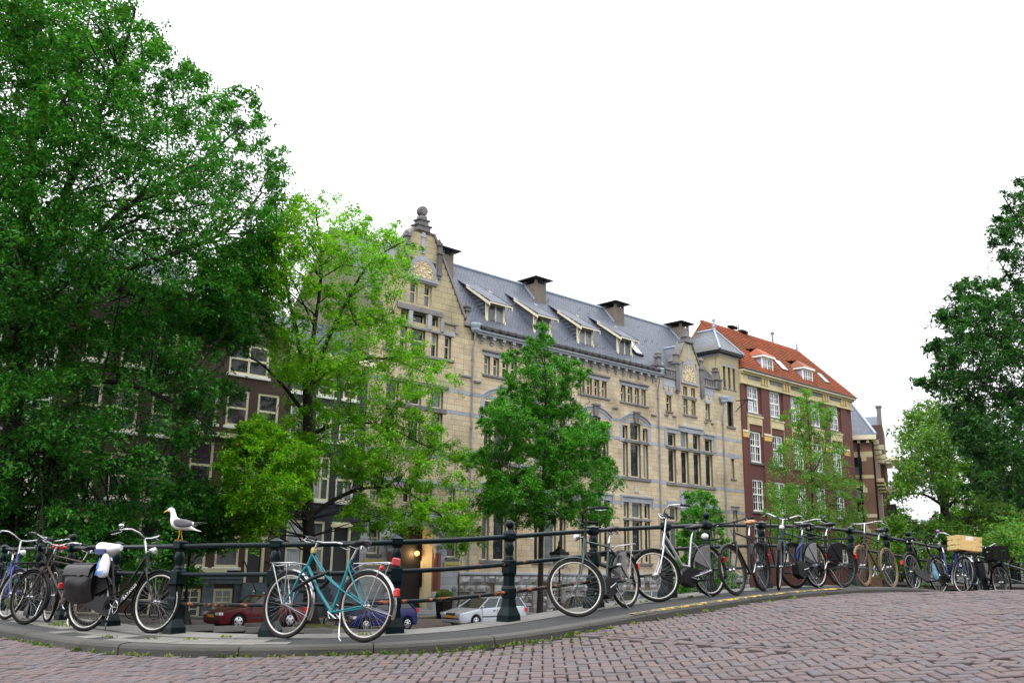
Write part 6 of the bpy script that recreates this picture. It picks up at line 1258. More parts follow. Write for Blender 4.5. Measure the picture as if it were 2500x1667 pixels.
    if saddle:
        mb = MB(); loft(mb, [(sx - .135, .05, sh, .022), (sx - .12, .085, sh + .005, .032), (sx - .06, .098, sh + .004, .038), (sx + .01, .066, sh - .004, .032), (sx + .07, .034, sh - .006, .024), (sx + .13, .024, sh - .002, .02), (sx + .15, .012, sh - .006, .012)], 12); s_ = mb.build('saddle', M[saddle], root)
        mb = MB()
        for q in (-.03, .03): mb.tube([(sx - .1, q * 1.6, sh - .03), (sx, q, sh - .055), (sx + .1, q * .5, sh - .025)], .0045, 5)
        for q in (-.045, .045): mb.lathe([(.02,-.07),(.022,-.05),(.018,-.03)], 8, (sx - .095, q, sh))
        mb.build('saddle_rail', M['chrome'], s_)
    # drive
    mb = MB(); ca = R(crank); cx, cz = .445, .285
    mb.torus(.084, .006, 24, 6, (cx, -.048, cz)); [mb.tube([(cx, -.048, cz), (cx + .08 * math.cos(k * 1.257), -.048, cz + .08 * math.sin(k * 1.257))], .006, 4) for k in range(5)]; pe = []
    for q, a in ((-1, ca), (1, ca + math.pi)):
        e = (cx + .165 * math.cos(a), q * .075, cz - .165 * math.sin(a)); mb.tube([(cx, q * .06, cz), e], .009, 6); pe.append((e, q))
    cr = mb.build('crank', M['chrome'], root)
    for e, q in pe: MB().box(e[0] - .045, e[0] + .045, min(e[1] + q * .015, e[1] + q * .1), max(e[1] + q * .015, e[1] + q * .1), e[2] - .012, e[2] + .012, .004).build('pedal', M['plastic'], cr)
    if chain == 'full':
        pr = [(cx + .115 * math.cos(a), cz + .115 * math.sin(a)) for a in np.linspace(-1.45, 1.45, 11)] + [(0 + .055 * math.cos(a), RW + .055 * math.sin(a)) for a in np.linspace(1.7, 4.6, 7)]
        MB().prism(pr, -.075, -.045).build('chain_case', PM['black'], root)
    elif chain == 'ring':
        mb = MB(); mb.torus(.118, .007, 24, 6, (cx, -.07, cz)); mb.torus(.09, .006, 24, 6, (cx, -.075, cz)); mb.prism([(cx, cz + .115), (cx - .05, cz + .12), (0, RW + .055), (-.05, RW), (0, RW - .055), (cx - .05, cz - .115), (cx, cz - .115), (cx - .08, cz)], -.07, -.05); mb.build('chain_case', PM['black'], root)
    elif chain == 'half': mb = MB(); mb.prism([(cx + .11, cz - .02), (cx + .08, cz + .09), (cx, cz + .115), (.06, RW + .055), (.06, RW + .03), (cx - .02, cz + .08), (cx + .07, cz - .02)], -.066, -.05); mb.build('chain_guard', M['plastic'], root)
    elif chain == 'bag': mb = MB(); mb.prism([(cx + .13, cz - .06), (cx + .12, cz + .09), (cx - .02, cz + .14), (cx - .2, cz + .09), (cx - .2, cz - .05), (cx, cz - .13)], -.075, .05); mb.build('chain_case', M['plastic'], root)
    mb = MB(); mb.tube([(.1, -.048, RW + .045), (cx, -.048, cz + .088)], .004, 4); mb.tube([(.05, -.048, RW - .045), (cx, -.048, cz - .088)], .004, 4); mb.build('chain', M['darkrim'], root)
    if srack:
        mb = MB(); zt = RW + .425; mm_ = M.get(srack) or PM[srack]
        for q in (-.065, .065): mb.tube([(.16, q, zt), (-.28, q, zt + .01), (-.30, q, zt - .005)], .006, 6); mb.tube([(-.2, q, zt), (-.02, q * .95, RW)], .0055, 6)
        for xx in (.1, -.02, -.15, -.28): mb.tube([(xx, -.065, zt + .005), (xx, .065, zt + .005)], .005, 5)
        for q in (-.02, .02): mb.tube([(.15, q, zt + .004), (-.28, q, zt + .012)], .005, 5)
        mb.tube([(.16, -.065, zt), (.235, 0, .72), (.16, .065, zt)], .005, 5); mb.build('rear_rack', mm_, root)
    if tail: mb = MB(); mb.box(-.39, -.352, -.025, .025, RW + .1, RW + .18, .008); mb.build('tail_light', M['redlens'], root)
    if frack:
        zt = RW + .43; mm_ = M.get(frack) or PM[frack]; mb = MB()
        w = .11 if frack == 'chrome' else .17; x0, x1 = wb - .12, wb + (.22 if frack == 'chrome' else .27)
        mb.tube([(x0, -w, zt), (x1, -w, zt), (x1 + .012, 0, zt - .02), (x1, w, zt), (x0, w, zt), (x0, -w, zt)], .008, 6)
        for k in range(1, 5): xx = x0 + (x1 - x0) * k / 5; mb.tube([(xx, -w, zt), (xx, w, zt)], .005, 5)
        for q in (-1, 1): mb.tube([(x1 - .03, q * w, zt), (wb + .02, q * .065, RW)], .0075, 6); mb.tube([(x0 + .1, q * w * .9, zt), (wb + .0, q * .063, RW)], .006, 6)
        if frack != 'chrome':
            for q in (-w, w): mb.tube([(x0, q, zt), (x0 - .04, q, zt + .27)], .008, 6)
            mb.tube([(x0 - .04, -w, zt + .27), (x0 - .045, -w * .7, zt + .31), (x0 - .045, w * .7, zt + .31), (x0 - .04, w, zt + .27)], .008, 6); mb.tube([(x0 - .02, -w, zt + .14), (x0 - .02, w, zt + .14)], .006, 5); mb.tube([(x0 - .02, -.05, zt), (x0 - .045, -.05, zt + .31)], .006, 5); mb.tube([(x0 - .02, .05, zt), (x0 - .045, .05, zt + .31)], .006, 5)
        F_('front_rack', mb, mm_)
    if guard:
        for q in (-.05, .05):
            pr = [(.0, RW + .02)] + [(.355 * math.cos(a), RW + .355 * math.sin(a)) for a in np.linspace(.45, 1.75, 10)]; MB().prism(pr, q - .002, q + .002).build('dress_guard', M[guard], root)
    if stand: MB().tube([(.30, .04, .29), (.22, .12, .03), (.18, .13, .0)], .008, 6).build('kickstand', M['chrome'], root)
    return root
def on_bike(root, name, label, cat, group=None):
    t = thing(name, label, cat, (0,0,0), 0, group); t.matrix_basis = root.matrix_basis.copy(); return t
# positions: (s, n) where rear and front tyre touch the pavement
tb = bike('teal step through bicycle with chrome front rack and white mudguards beside the red car', (5.84, 8.30), (5.52, 9.31), 5, -2, 'mixte', 'teal', 'greytyre', 'whiterim', 'chrome', None, 'swept', 'chrome', 'vinyl', 'chrome', 'chrome', None, None, None, -28, bh=1.02, sh=.99, wb=1.06)
MB().box(-.345, -.318, -.055, .055, RW + .405, RW + .485, .01).build('reflector', M['redlens'], tb); MB().ball((-.19, .05, RW + .38), .026, 8).build('reflector', M['redlens'], tb); MB().lathe([(.03,-.03),(.032,.01),(.02,.03)], 10, tuple(Vector((1.06 - .285, 0, .925)))).build('headset', M['brass'], tb)
lk = on_bike(tb, 'bicycle_lock', 'black fabric covered chain lock wound round the teal frame and front wheel', 'lock'); MB().tube([(.95, .05, .5), (.85, .07, .545), (.70, .075, .62), (.60, .05, .66), (.56, -.02, .70), (.58, -.07, .62), (.66, -.08, .55), (.8, -.07, .5), (.95, -.04, .5)], .022, 8).build('chain_sleeve', M['vinyl'], lk)
gb = bike('grey green bicycle with its front wheel turned and a silver rear rack, black chain case', (9.72, 8.02), (8.62, 7.86), 6, -42, 'diamond', 'grey', 'greytyre', 'whiterim', 'black', 'grey', 'high', 'black', 'vinyl', 'chrome', None, 'bag', 'grime', 'high', 20, bh=1.10, sh=1.0, grips='plastic')
lk = on_bike(gb, 'bicycle_lock', 'thick black chain lock with pale tag hanging on the grey green bicycle', 'lock'); MB().tube([(.32, -.12, .72), (.36, -.1, .58), (.34, .03, .52), (.22, .08, .54), (.12, .07, .64), (.2, -.02, .72), (.32, -.12, .72)], .024, 8).build('chain_sleeve', M['vinyl'], lk); MB().box(.2, .27, .085, .115, .535, .565, .01).build('tag', M['whitepl'], lk)
sb = bike('silver low step bicycle with black rear rack beside the ball topped post', (11.56, 8.0), (10.5, 8.1), 7, -24, 'low', 'silver', 'rubber', 'whiterim', 'black', None, 'high', 'chrome', 'vinyl', 'black', None, 'bag', 'grime', None, -20, bh=1.13, sh=.97, big=True)
MB().ball((-.0, .04, RW + .48), .055, 8, (1.3, .8, .8)).build('saddle_bag', M['whitepl'], sb)
mt = bike('matt black flat handlebar bicycle with tan leather saddle', (12.90, 8.0), (11.86, 7.8), 6, -8, 'diamond', 'matt', 'greytyre', 'darkrim', 'matt', None, 'flat', 'matt', 'tanleather', 'matt', None, None, None, None, 50, bh=1.03, sh=1.02)
jb = bike('dusty dark blue bicycle with tall black front carrier and round headlamp', (14.26, 7.85), (13.19, 7.88), 6, 30, 'diamond', 'dkblue', 'rubber', 'whiterim', 'black', None, 'dutch', 'chrome', 'vinyl', 'black', 'black', 'bag', 'grime', 'high', 10, bh=1.08, sh=.99)
lk = on_bike(jb, 'bicycle_lock', 'blue cable lock on the dusty dark blue bicycle', 'lock'); MB().tube([(.3, -.04, .66), (.34, -.08, .5), (.42, -.06, .42), (.52, 0, .5), (.5, .05, .62), (.36, .05, .7), (.3, -.04, .66)], .016, 7).build('cable', PM['navy'], lk)
kb = bike('black double top tube roadster with full black rear wheel guard', (14.91, 7.75), (13.87, 8.02), 6, 4, 'roadster', 'black', 'greytyre', 'darkrim', 'black', None, 'swept', 'chrome', 'vinyl', 'black', None, 'full', 'plastic', None, 60, bh=1.05, sh=1.01)
lb_ = bike('slim dark brown bicycle with tan tyres and no rear mudguard', (16.96, 7.9), (15.89, 7.87), 6, 3, 'diamond', 'brown', 'tan', 'rustrim', None, None, 'swept', 'chrome', 'vinyl', None, None, None, None, None, 40, bh=1.10, sh=1.0, tail=False)
mbk = bike('black bicycle with red tail light heading right, beside the crate bicycle', (18.23, 8.05), (19.3, 8.02), -6, -5, 'diamond', 'black', 'greytyre', 'alloy', 'black', None, 'dutch', 'black', 'vinyl', None, None, 'full', None, None, 30, bh=1.02, sh=.98)
bg_ = on_bike(mbk, 'plastic_bag', 'light blue plastic bag hanging behind the front wheel of the black bicycle', 'bag'); mb = MB(); loft(mb, [(.93, .03, .55, .05), (.96, .05, .42, .07), (1.0, .05, .32, .05)], 10); mb.M = Matrix.Rotation(0, 4, 'X'); M['bluebag'] = plain('light blue plastic', (.25,.55,.72), .4); mb.build('bag_film', M['bluebag'], bg_)
cb = bike('bicycle with purple bell and white front mudguard carrying a wooden crate', (19.85, 8.3), (19.15, 7.55), -6, 8, 'oma', 'navy', 'greytyre', 'alloy', 'whitepl', None, 'dutch', 'chrome', None, 'black', 'black', 'full', None, None, 40, bh=1.08, bell='purple')
M['wood'] = plain('new pine', (.62,.45,.19), .7, var=.2, scale=20); M['bluetag'] = plain('pale blue tape', (.55,.65,.8), .5)
cr_ = on_bike(cb, 'wooden_crate', 'pale slatted wooden crate sitting on the front carrier of the bicycle with purple bell', 'crate'); wb_ = 1.07; z0 = RW + .445; cx0, cx1 = .92, 1.36
def crate_slats(root, x0, x1, hw, z0, hh, m, nm='slat'):
    for k in range(3):
        a = z0 + .01 + k * hh / 3; b = a + hh / 3 - .022
        for x in (x0, x1 - .012): MB().box(x, x + .012, -hw, hw, a, b).build(nm, m, root)
        for y in (-hw, hw - .012): MB().box(x0 + .013, x1 - .013, y, y + .012, a, b).build(nm, m, root)
    for k in range(5): a = x0 + .014 + k * (x1 - x0 - .028) / 5; MB().box(a, a + (x1 - x0 - .028) / 5 - .012, -hw + .013, hw - .013, z0, z0 + .009).build(nm, m, root)
    for x in (x0 + .013, x1 - .043):
        for y in (-hw + .013, hw - .043): MB().box(x, x + .03, y, y + .03, z0 + .01, z0 + hh - .02).build('corner_post', m, root)
crate_slats(cr_, cx0, cx1, .23, z0, .29, M['wood']); MB().box(1.361, 1.364, -.08, .06, z0 + .2, z0 + .27).build('label_patch', M['whitepl'], cr_)
o1 = bike('dark bicycle with silver handlebar nearly hidden behind the crest of the bridge', (21.4, 8.05), (20.35, 7.9), 6, 10, 'diamond', 'dkblue', 'rubber', 'alloy', 'black', None, 'dutch', 'chrome', 'vinyl', 'black', None, 'half', 'plastic', None, 40, bh=1.06, sh=.98)
cv = on_bike(o1, 'pannier_bag', 'large black double pannier bag over the rear wheel of the farthest bicycles', 'bag'); mb = MB(); mb.box(-.3, .12, -.2, -.07, .40, .76, .03); mb.box(-.3, .12, .07, .2, .40, .76, .03); mb.box(-.3, .12, -.2, .2, .765, .785, .008); mb.build('bag_body', M['vinyl'], cv)
o2 = bike('black bicycle at the far end of the row with a black plastic crate in front', (22.0, 8.25), (21.25, 7.55), 6, 6, 'oma', 'black', 'rubber', 'alloy', 'black', None, 'dutch', 'chrome', 'vinyl', 'black', 'black', 'full', None, None, 40, bh=1.1)
pc = on_bike(o2, 'plastic_crate', 'black plastic crate on the front carrier of the farthest bicycle', 'crate'); crate_slats(pc, .93, 1.36, .18, RW + .445, .28, M['plastic'])
# left hand row
rb_ = bike('black bicycle with red saddle cover and white rear mudguard seen from behind', (4.62, 13.95), (4.72, 15.02), 4, -15, 'oma', 'black', 'rubber', 'whiterim', 'black', None, 'dutch', 'chrome', 'redcover', 'black', None, 'full', None, None, 30, bh=1.1, sh=1.0)
ub = bike('blue bicycle with silver handlebar and white headlamp at the left edge', (4.6, 16.1), (4.42, 15.05), -6, 22, 'low', 'navy', 'rubber', 'whiterim', 'navy', None, 'dutch', 'chrome', 'vinyl', 'black', None, 'half', None, 'high', 30, bh=1.12)
pbk = bike('black bicycle with big front carrier and rusty cranks behind the pannier bicycle', (4.76, 12.85), (4.30, 13.82), 5, -4, 'roadster', 'brown', 'rubber', 'darkrim', 'black', None, 'dutch', 'chrome', 'vinyl', None, 'black', None, None, 'fender', 80, bh=1.02, sh=.98, tail=False)
ob_ = bike('black granny bicycle with white lettering on the frame and pale rims below the seagull', (4.42, 12.05), (4.84, 11.03), -7, 0, 'oma', 'black', 'rubber', 'whiterim', 'black', None, 'dutch', 'chrome', 'vinyl', 'black', None, 'ring', 'plastic', 'high', 95, bh=1.10, sh=1.0, bell='chrome')
text_mesh('frame_lettering', 'BATAVUS', .05, M['whitepl'], ob_, Matrix.Translation((.645, -.0195, .468)) @ Matrix.Rotation(R(-47), 4, 'Y') @ Matrix.Rotation(R(90), 4, 'X') , .001, 1.15)
M['film'] = plain('white plastic film', (.80,.80,.80), .35, var=.06, bmp=.2, scale=25); M['filmb'] = plain('blue print', (.02,.03,.13), .4); M['filmc'] = plain('bright blue print', (.04,.22,.62), .4)
sc_ = on_bike(ob_, 'plastic_bag', 'white plastic bag with dark blue band pulled over the saddle of the granny bicycle', 'bag'); sx = .178; mb = MB(); loft(mb, [(sx - .17, .06, 1.0, .045), (sx - .13, .105, .985, .07), (sx - .05, .118, .965, .085), (sx + .06, .09, .965, .07), (sx + .13, .06, .98, .05), (sx + .18, .03, .985, .035)], 14); mb.build('bag_film', M['film'], sc_)
mb = MB(); mb.prism([(sx - .13, .955), (sx + .06, .955), (sx + .05, .905), (sx - .05, .88), (sx - .10, .91)], -.124, -.112); mb.build('printed_band', M['filmb'], sc_)
hb_ = on_bike(ob_, 'plastic_bag', 'small white and blue carrier bag knotted below the covered saddle of the granny bicycle', 'bag'); mb = MB(); vs = []
for z_, a, b in ((.90, .02, .02), (.86, .05, .03), (.80, .075, .045), (.70, .085, .05), (.64, .075, .045), (.62, .03, .02)):
    for j in range(12): q = 2 * math.pi * j / 12; k = 1 + .12 * math.sin(3 * q + z_ * 30); vs.append((sx + .06 + a * k * math.cos(q), -.1 + b * k * math.sin(q), z_))
mb.add(vs, [(i*12+j, i*12+(j+1) % 12, (i+1)*12+(j+1) % 12, (i+1)*12+j) for i in range(5) for j in range(12)], True); mb.build('bag_film', M['film'], hb_)
mb = MB()
for k in range(5): x = sx + .0 + k * .026; mb.add([(x, -.157, .64), (x + .013, -.157, .64), (x + .018, -.158, .70), (x + .007, -.158, .70)], [(0,1,2,3)])
mb.add([(sx - .005, -.153, .72), (sx + .025, -.155, .72), (sx + .03, -.15, .84), (sx + .015, -.145, .85)], [(0,1,2,3)]); mb.build('printed_stripes', M['filmc'], hb_)
pv = on_bike(ob_, 'pannier_bag', 'worn black double pannier bag over the rear wheel of the granny bicycle', 'bag', None); M['pannier'] = plain('creased black vinyl', (.012,.012,.013), .3, var=.3, scale=9, bmp=.5)
rr = random.Random(4)
for q in (-1, 1):
    mb = MB(); vs = []; nx, nz = 9, 8
    for j in range(nz):
        for i in range(nx):
            u, v = i / (nx - 1), j / (nz - 1); x = -.30 + .40 * u + (v - 1) * .03 * (1 - 2 * u); z_ = .36 + .42 * v - .05 * math.sin(math.pi * u) * (1 - v)
            vs.append((x, q * (.075 + .105 * math.sin(math.pi * min(1, (1 - v) * 1.1)) ** .6 * (1 if 0 < i < nx - 1 else .55) + rr.uniform(-.008, .008)), z_))
    mb.add(vs, [(j*nx+i, j*nx+i+1, (j+1)*nx+i+1, (j+1)*nx+i) for j in range(nz-1) for i in range(nx-1)], True); mb.box(-.3, .1, min(q * .06, q * .075), max(q * .06, q * .075), .36, .78); mb.build('bag', M['pannier'], pv)
    mb = MB(); vs = []
    for j in range(5):
        for i in range(nx): u, v = i / (nx - 1), j / 4; vs.append((-.315 + .43 * u, q * (.06 + .135 * (1 - (1 - v) ** 2)) , .795 - .02 * v - .13 * v * v - .02 * rr.random() * v))
    mb.add(vs, [(j*nx+i, j*nx+i+1, (j+1)*nx+i+1, (j+1)*nx+i) for j in range(4) for i in range(nx-1)], True); mb.build('flap', M['pannier'], pv)
mb = MB(); mb.box(-.31, .11, -.07, .07, .785, .8, .005); mb.build('strap', M['pannier'], pv)
bike('dark bicycle parked on the far quay under the great tree', *[sn(at(px, 1500, 43)) for px in (322, 350)], 4, 10, 'oma', 'black', 'rubber', 'alloy', 'black', z='q', stand=False, group='bicycles on the far quay')
bike('dark bicycle parked against the elm trunk on the far quay', *[sn(at(px, 1500, 38.2)) for px in (806, 826)], 4, 10, 'diamond', 'matt', 'rubber', 'darkrim', 'black', z='q', stand=False, group='bicycles on the far quay')
# ------------------------------------------------------------------ parked cars on the far quay
def carpaint(name, c, metal=0.0): m, t, b, nd, lk = newmat(name); b.inputs['Base Color'].default_value = rgb(c); b.inputs['Metallic'].default_value = metal; b.inputs['Roughness'].default_value = .35; b.inputs['Specular IOR Level'].default_value = .3; b.inputs['Coat Weight'].default_value = .35; b.inputs['Coat Roughness'].default_value = .04; return m
CP = dict(silver=carpaint('silver car paint', (.50,.53,.57), .35), blue=carpaint('blue car paint', (.006,.010,.105)), red=carpaint('faded red car paint', (.085,.005,.007)), black=carpaint('black car paint', (.012,.012,.014)), grey=carpaint('grey car paint', (.22,.24,.25), .3), white=carpaint('white van paint', (.75,.77,.78)))
M['plate'] = plain('yellow number plate', (.75,.32,.03), .5); M['carglass'] = glassy('car glass', (.02,.028,.026), .03); M['hubcap'] = plain('silver hubcap', (.55,.56,.58), .3, .5); M['bumper'] = plain('black bumper', (.02,.02,.021), .6)
def bev_body(outline, hw, bev, m, name, root, taper):
    bm = bmesh.new(); vs = [bm.verts.new((x, -hw, z)) for x, z in outline]; f = bm.faces.new(vs); ex = bmesh.ops.extrude_face_region(bm, geom=[f]); nv = [e for e in ex['geom'] if isinstance(e, bmesh.types.BMVert)]
    bmesh.ops.translate(bm, vec=(0, 2 * hw, 0), verts=nv); bmesh.ops.recalc_face_normals(bm, faces=bm.faces)
    eds = [e for e in bm.edges if abs(e.verts[0].co.y - e.verts[1].co.y) < 1e-6]; bmesh.ops.bevel(bm, geom=eds, offset=bev, segments=3, affect='EDGES', profile=.6, clamp_overlap=True)
    for v in bm.verts: v.co.y *= taper(v.co.x, v.co.z)
    bmesh.ops.triangulate(bm, faces=[f for f in bm.faces if len(f.verts) > 4])
    me = bpy.data.meshes.new(name); bm.to_mesh(me); bm.free(); me.materials.append(m)
    me.polygons.foreach_set('use_smooth', [True] * len(me.polygons)); me.set_sharp_from_angle(angle=R(38)); return link(name, me, root)
def arch(cx, r=.35, z0=.22): return [(cx + r * math.cos(a), max(z0, .30 + r * math.sin(a))) for a in np.linspace(-.15, math.pi + .15, 11)]
def car(name, label, pos, col, L, hw, wb, prof, gh, style, group='cars parked along the far quay', rz=None, plate='front', boxy=False):
    """Nose towards +x. prof: upper outline from front bumper to tail; gh: greenhouse (x front low, x front top, x rear top, x rear low, belt, roof)."""
    root = thing(name, label, 'car', pos, RZ + math.pi if rz is None else rz, group); P_ = CP[col]; xf, xr = wb / 2, -wb / 2; xn, xt = L / 2, -L / 2
    out = prof + [(xt + .05, .26)] + list(reversed(arch(xr)))[::1] + list(reversed(arch(xf))) + [(xn - .1, .22)]
    out = prof + [(xt + .04, .3), (xt + .12, .22)] + arch(xr)[::-1] + arch(xf)[::-1] + [(xn - .12, .2), (xn - .02, .28)]
    tp = lambda x, z: (1 - .16 * max(0, (x - xn + .75) / .75) ** 2 - .10 * max(0, (-x + xt + .6) / .6) ** 2) * (1 - .05 * max(0, (z - .55)))
    body = bev_body(out, hw, .07 if not boxy else .04, P_, 'body', root, tp)
    a0, a1, b1, b0, zb, zr = gh; hb, ht = hw * .93, hw * .72
    ring = lambda x0, x1, h, z: [(x0, -h, z), (x1, -h, z), (x1, h, z), (x0, h, z)]
    mb = MB(); lo = ring(b0, a0, hb, zb - .02); hi = ring(b1, a1, ht, zr - .03); mb.add(lo + hi, [(0,1,5,4), (1,2,6,5), (2,3,7,6), (3,0,4,7), (4,5,6,7)]); g = mb.build('windows', M['carglass'], root)
    mb = MB(); mb.add(ring(b1 - .05, a1 + .05, ht + .02, zr - .045) + ring(b1 + .06, a1 - .08, ht - .07, zr), [(0,1,5,4),(1,2,6,5),(2,3,7,6),(3,0,4,7),(4,5,6,7)]); mb.build('roof', P_, root)
    mb = MB()
    for q in (-1, 1):
        e = lambda f, k: (b0 + (a0 - b0) * f + ((b1 + (a1 - b1) * f) - (b0 + (a0 - b0) * f)) * k, q * (hb + (ht - hb) * k + .006), zb - .02 + (zr - .01 - zb) * k)
        for f, r in style['pillars']: mb.tube([e(f, 0), e(f, .5), e(f, 1)], r, 6)
    mb.build('pillar', P_, root)
    for q in (-1, 1):
        for x in (xf, xr):
            w = MB().lathe([(.0,-.09),(.25,-.09),(.30,-.075),(.312,-.05),(.312,.07),(.29,.09),(0,.09)], 22, (0,0,0), 'y').build('wheel', M['rubber'], root, (x, q * (hw - .1), .31))
            mb = MB(); yy = q * .094; mb.lathe([(.0,0),(.19,0),(.20,-.012),(.205,-.03)] if q > 0 else [(.205,.03),(.20,.012),(.19,0),(0,0)], 20, (0, yy, 0), 'y'); rim = mb.build('rim', M['hubcap'], w)
            mb = MB()
            for k in range(style.get('holes', 6)): a = 2 * math.pi * k / style.get('holes', 6); c, s = math.cos(a), math.sin(a); mb.add([(.085*c - .02*s, yy + q*.004, .085*s + .02*c), (.165*c - .045*s, yy + q*.004, .165*s + .045*c), (.165*c + .045*s, yy + q*.004, .165*s - .045*c), (.085*c + .02*s, yy + q*.004, .085*s - .02*c)], [(0,1,2,3),(3,2,1,0)])
            mb.build('rim_hole', M['bumper'], rim)
            MB().lathe([(.36,-.02),(.36,.02)], 20, (x, q * (hw - .22), .31), 'y').build('wheel_arch', M['bumper'], root)
        MB().ball((a0 - .18, q * (hb + .1), zb + .06), .09, 8, (.7, 1.1, .7)).build('mirror', P_ if style.get('cmirror', 1) else M['bumper'], root)
        mb = MB(); tpf = lambda x: hw * tp(x, .6) + .004
        for x in style['seams']: mb.box(x - .008, x + .008, q * tpf(x) - .012, q * tpf(x) + .002, .32, zb - .03)
        mb.box(xr + .42, xf - .42, q * tpf(0) - .03, q * tpf(0) + .012, style.get('strip', .5), style.get('strip', .5) + .05); mb.build('side_moulding', M['bumper'], root)
        for x in style['handles']: MB().box(x, x + .17, q * tpf(x) - .02, q * tpf(x) + .02, zb - .16, zb - .11, .01).build('door_handle', M['bumper'], root)
        yl = hw * .70; z_ = style['lz']
        MB().box(xn - .22, xn - style.get('ld', -.012), min(q * (yl - .2), q * (yl + .16)), max(q * (yl - .2), q * (yl + .16)), z_, z_ + .13, .02).build('headlight', M['lens'], root)
        MB().box(xt - .015, xt + .18, min(q * (hw - .2), q * (hw - .03)), max(q * (hw - .2), q * (hw - .03)), style['tz'], style['tz'] + .2, .02).build('tail_light', M['redlens'], root)
    mb = MB(); mb.box(xn - .14, xn + .02, -.33, .33, style['lz'] - .0, style['lz'] + .11); mb.build('grille', M['bumper'], root); mb = MB(); mb.box(xn - .1, xn + .03, -hw * .78, hw * .78, .42, .47); mb.box(xt - .03, xt + .1, -hw * .85, hw * .85, .42, .48); mb.build('bumper_strip', M['bumper'], root)
    for k in (-.2, .0, .2): MB().box(xn + .005, xn + .028, k - .02, k + .02, style['lz'] + .01, style['lz'] + .1).build('grille_bar', M['chrome'], root)
    MB().box(xn + .0, xn + .036, -.26, .26, .48, .59).build('number_plate', M['plate'], root); MB().box(xt - .036, xt, -.26, .26, .55, .66).build('number_plate', M['plate'], root)
    return root
car('estate_car', 'silver estate car parked beyond the tall ball topped railing post', S(34.95, 38.7), 'silver', 4.75, .89, 2.70, [(2.37,.42),(2.36,.62),(2.22,.74),(1.55,.87),(1.02,.95),(0,.98),(-1.6,1.02),(-2.28,1.02),(-2.36,.8),(-2.38,.5)], (1.12,.28,-1.95,-2.28,.95,1.47),
    dict(pillars=[(0,.05),(1,.032),(.66,.035),(.36,.035)], seams=[.95,-.15,-1.15], handles=[.0,-1.05], lz=.60, tz=.72, holes=6))
car('hatchback_car', 'small dark blue hatchback parked behind the rear wheel of the teal bicycle', S(28.15, 38.9), 'blue', 3.83, .82, 2.44, [(1.91,.42),(1.90,.6),(1.78,.7),(1.2,.88),(.82,.96),(0,.97),(-1.2,1.02),(-1.72,1.02),(-1.88,.86),(-1.9,.5)], (.95,.12,-1.3,-1.75,.94,1.43),
    dict(pillars=[(0,.055),(1,.03),(.36,.05)], seams=[.78,-.45], handles=[-.32], lz=.58, tz=.82, holes=7))
car('coupe_car', 'faded dark red angular car with black bumpers parked behind the teal front wheel', S(21.15, 38.1, ZQ(21.2)), 'red', 4.1, .81, 2.42, [(2.05,.42),(2.03,.66),(1.9,.72),(.85,.87),(0,.90),(-1.3,.92),(-1.95,.90),(-2.03,.7),(-2.05,.5)], (.78,.05,-1.0,-1.75,.88,1.35),
    dict(pillars=[(0,.045),(1,.025),(.33,.05)], seams=[.65,-.5], handles=[-.4], lz=.56, tz=.62, holes=4, strip=.42), boxy=True)
car('saloon_car', 'black saloon car seen through the spokes of the grey green bicycle', S(42.9, 38.9), 'black', 4.4, .86, 2.6, [(2.2,.42),(2.18,.6),(2.0,.74),(1.2,.86),(.9,.92),(0,.94),(-1.4,.98),(-2.1,.95),(-2.18,.7),(-2.2,.5)], (1.0,.2,-1.05,-1.75,.9,1.42),
    dict(pillars=[(0,.05),(1,.03),(.5,.04),(.2,.05)], seams=[.85,-.2,-1.1], handles=[.0], lz=.56, tz=.7, holes=6))
car('people_carrier', 'grey people carrier parked behind the rear wheel of the grey green bicycle', S(48.4, 38.9), 'grey', 4.6, .9, 2.8, [(2.3,.42),(2.28,.7),(2.1,.86),(1.6,1.0),(0,1.02),(-2.2,1.05),(-2.28,.8),(-2.3,.5)], (1.6,.75,-2.0,-2.22,1.0,1.72),
    dict(pillars=[(0,.05),(1,.04),(.62,.04),(.3,.04)], seams=[1.0,-.1,-1.2], handles=[.1], lz=.66, tz=.9, holes=6))
car('parked_van', 'white van with its roof just visible under the black bicycle at the bridge crest', S(87.3, 39.0), 'white', 5.0, .95, 3.0, [(2.5,.42),(2.48,.8),(2.3,1.0),(1.9,1.1),(0,1.15),(-2.4,1.2),(-2.48,.9),(-2.5,.5)], (1.95,1.2,-2.2,-2.4,1.1,2.0),
    dict(pillars=[(0,.06),(1,.05),(.62,.06),(.3,.06)], seams=[1.0,-.4], handles=[.2], lz=.7, tz=.9, holes=6))
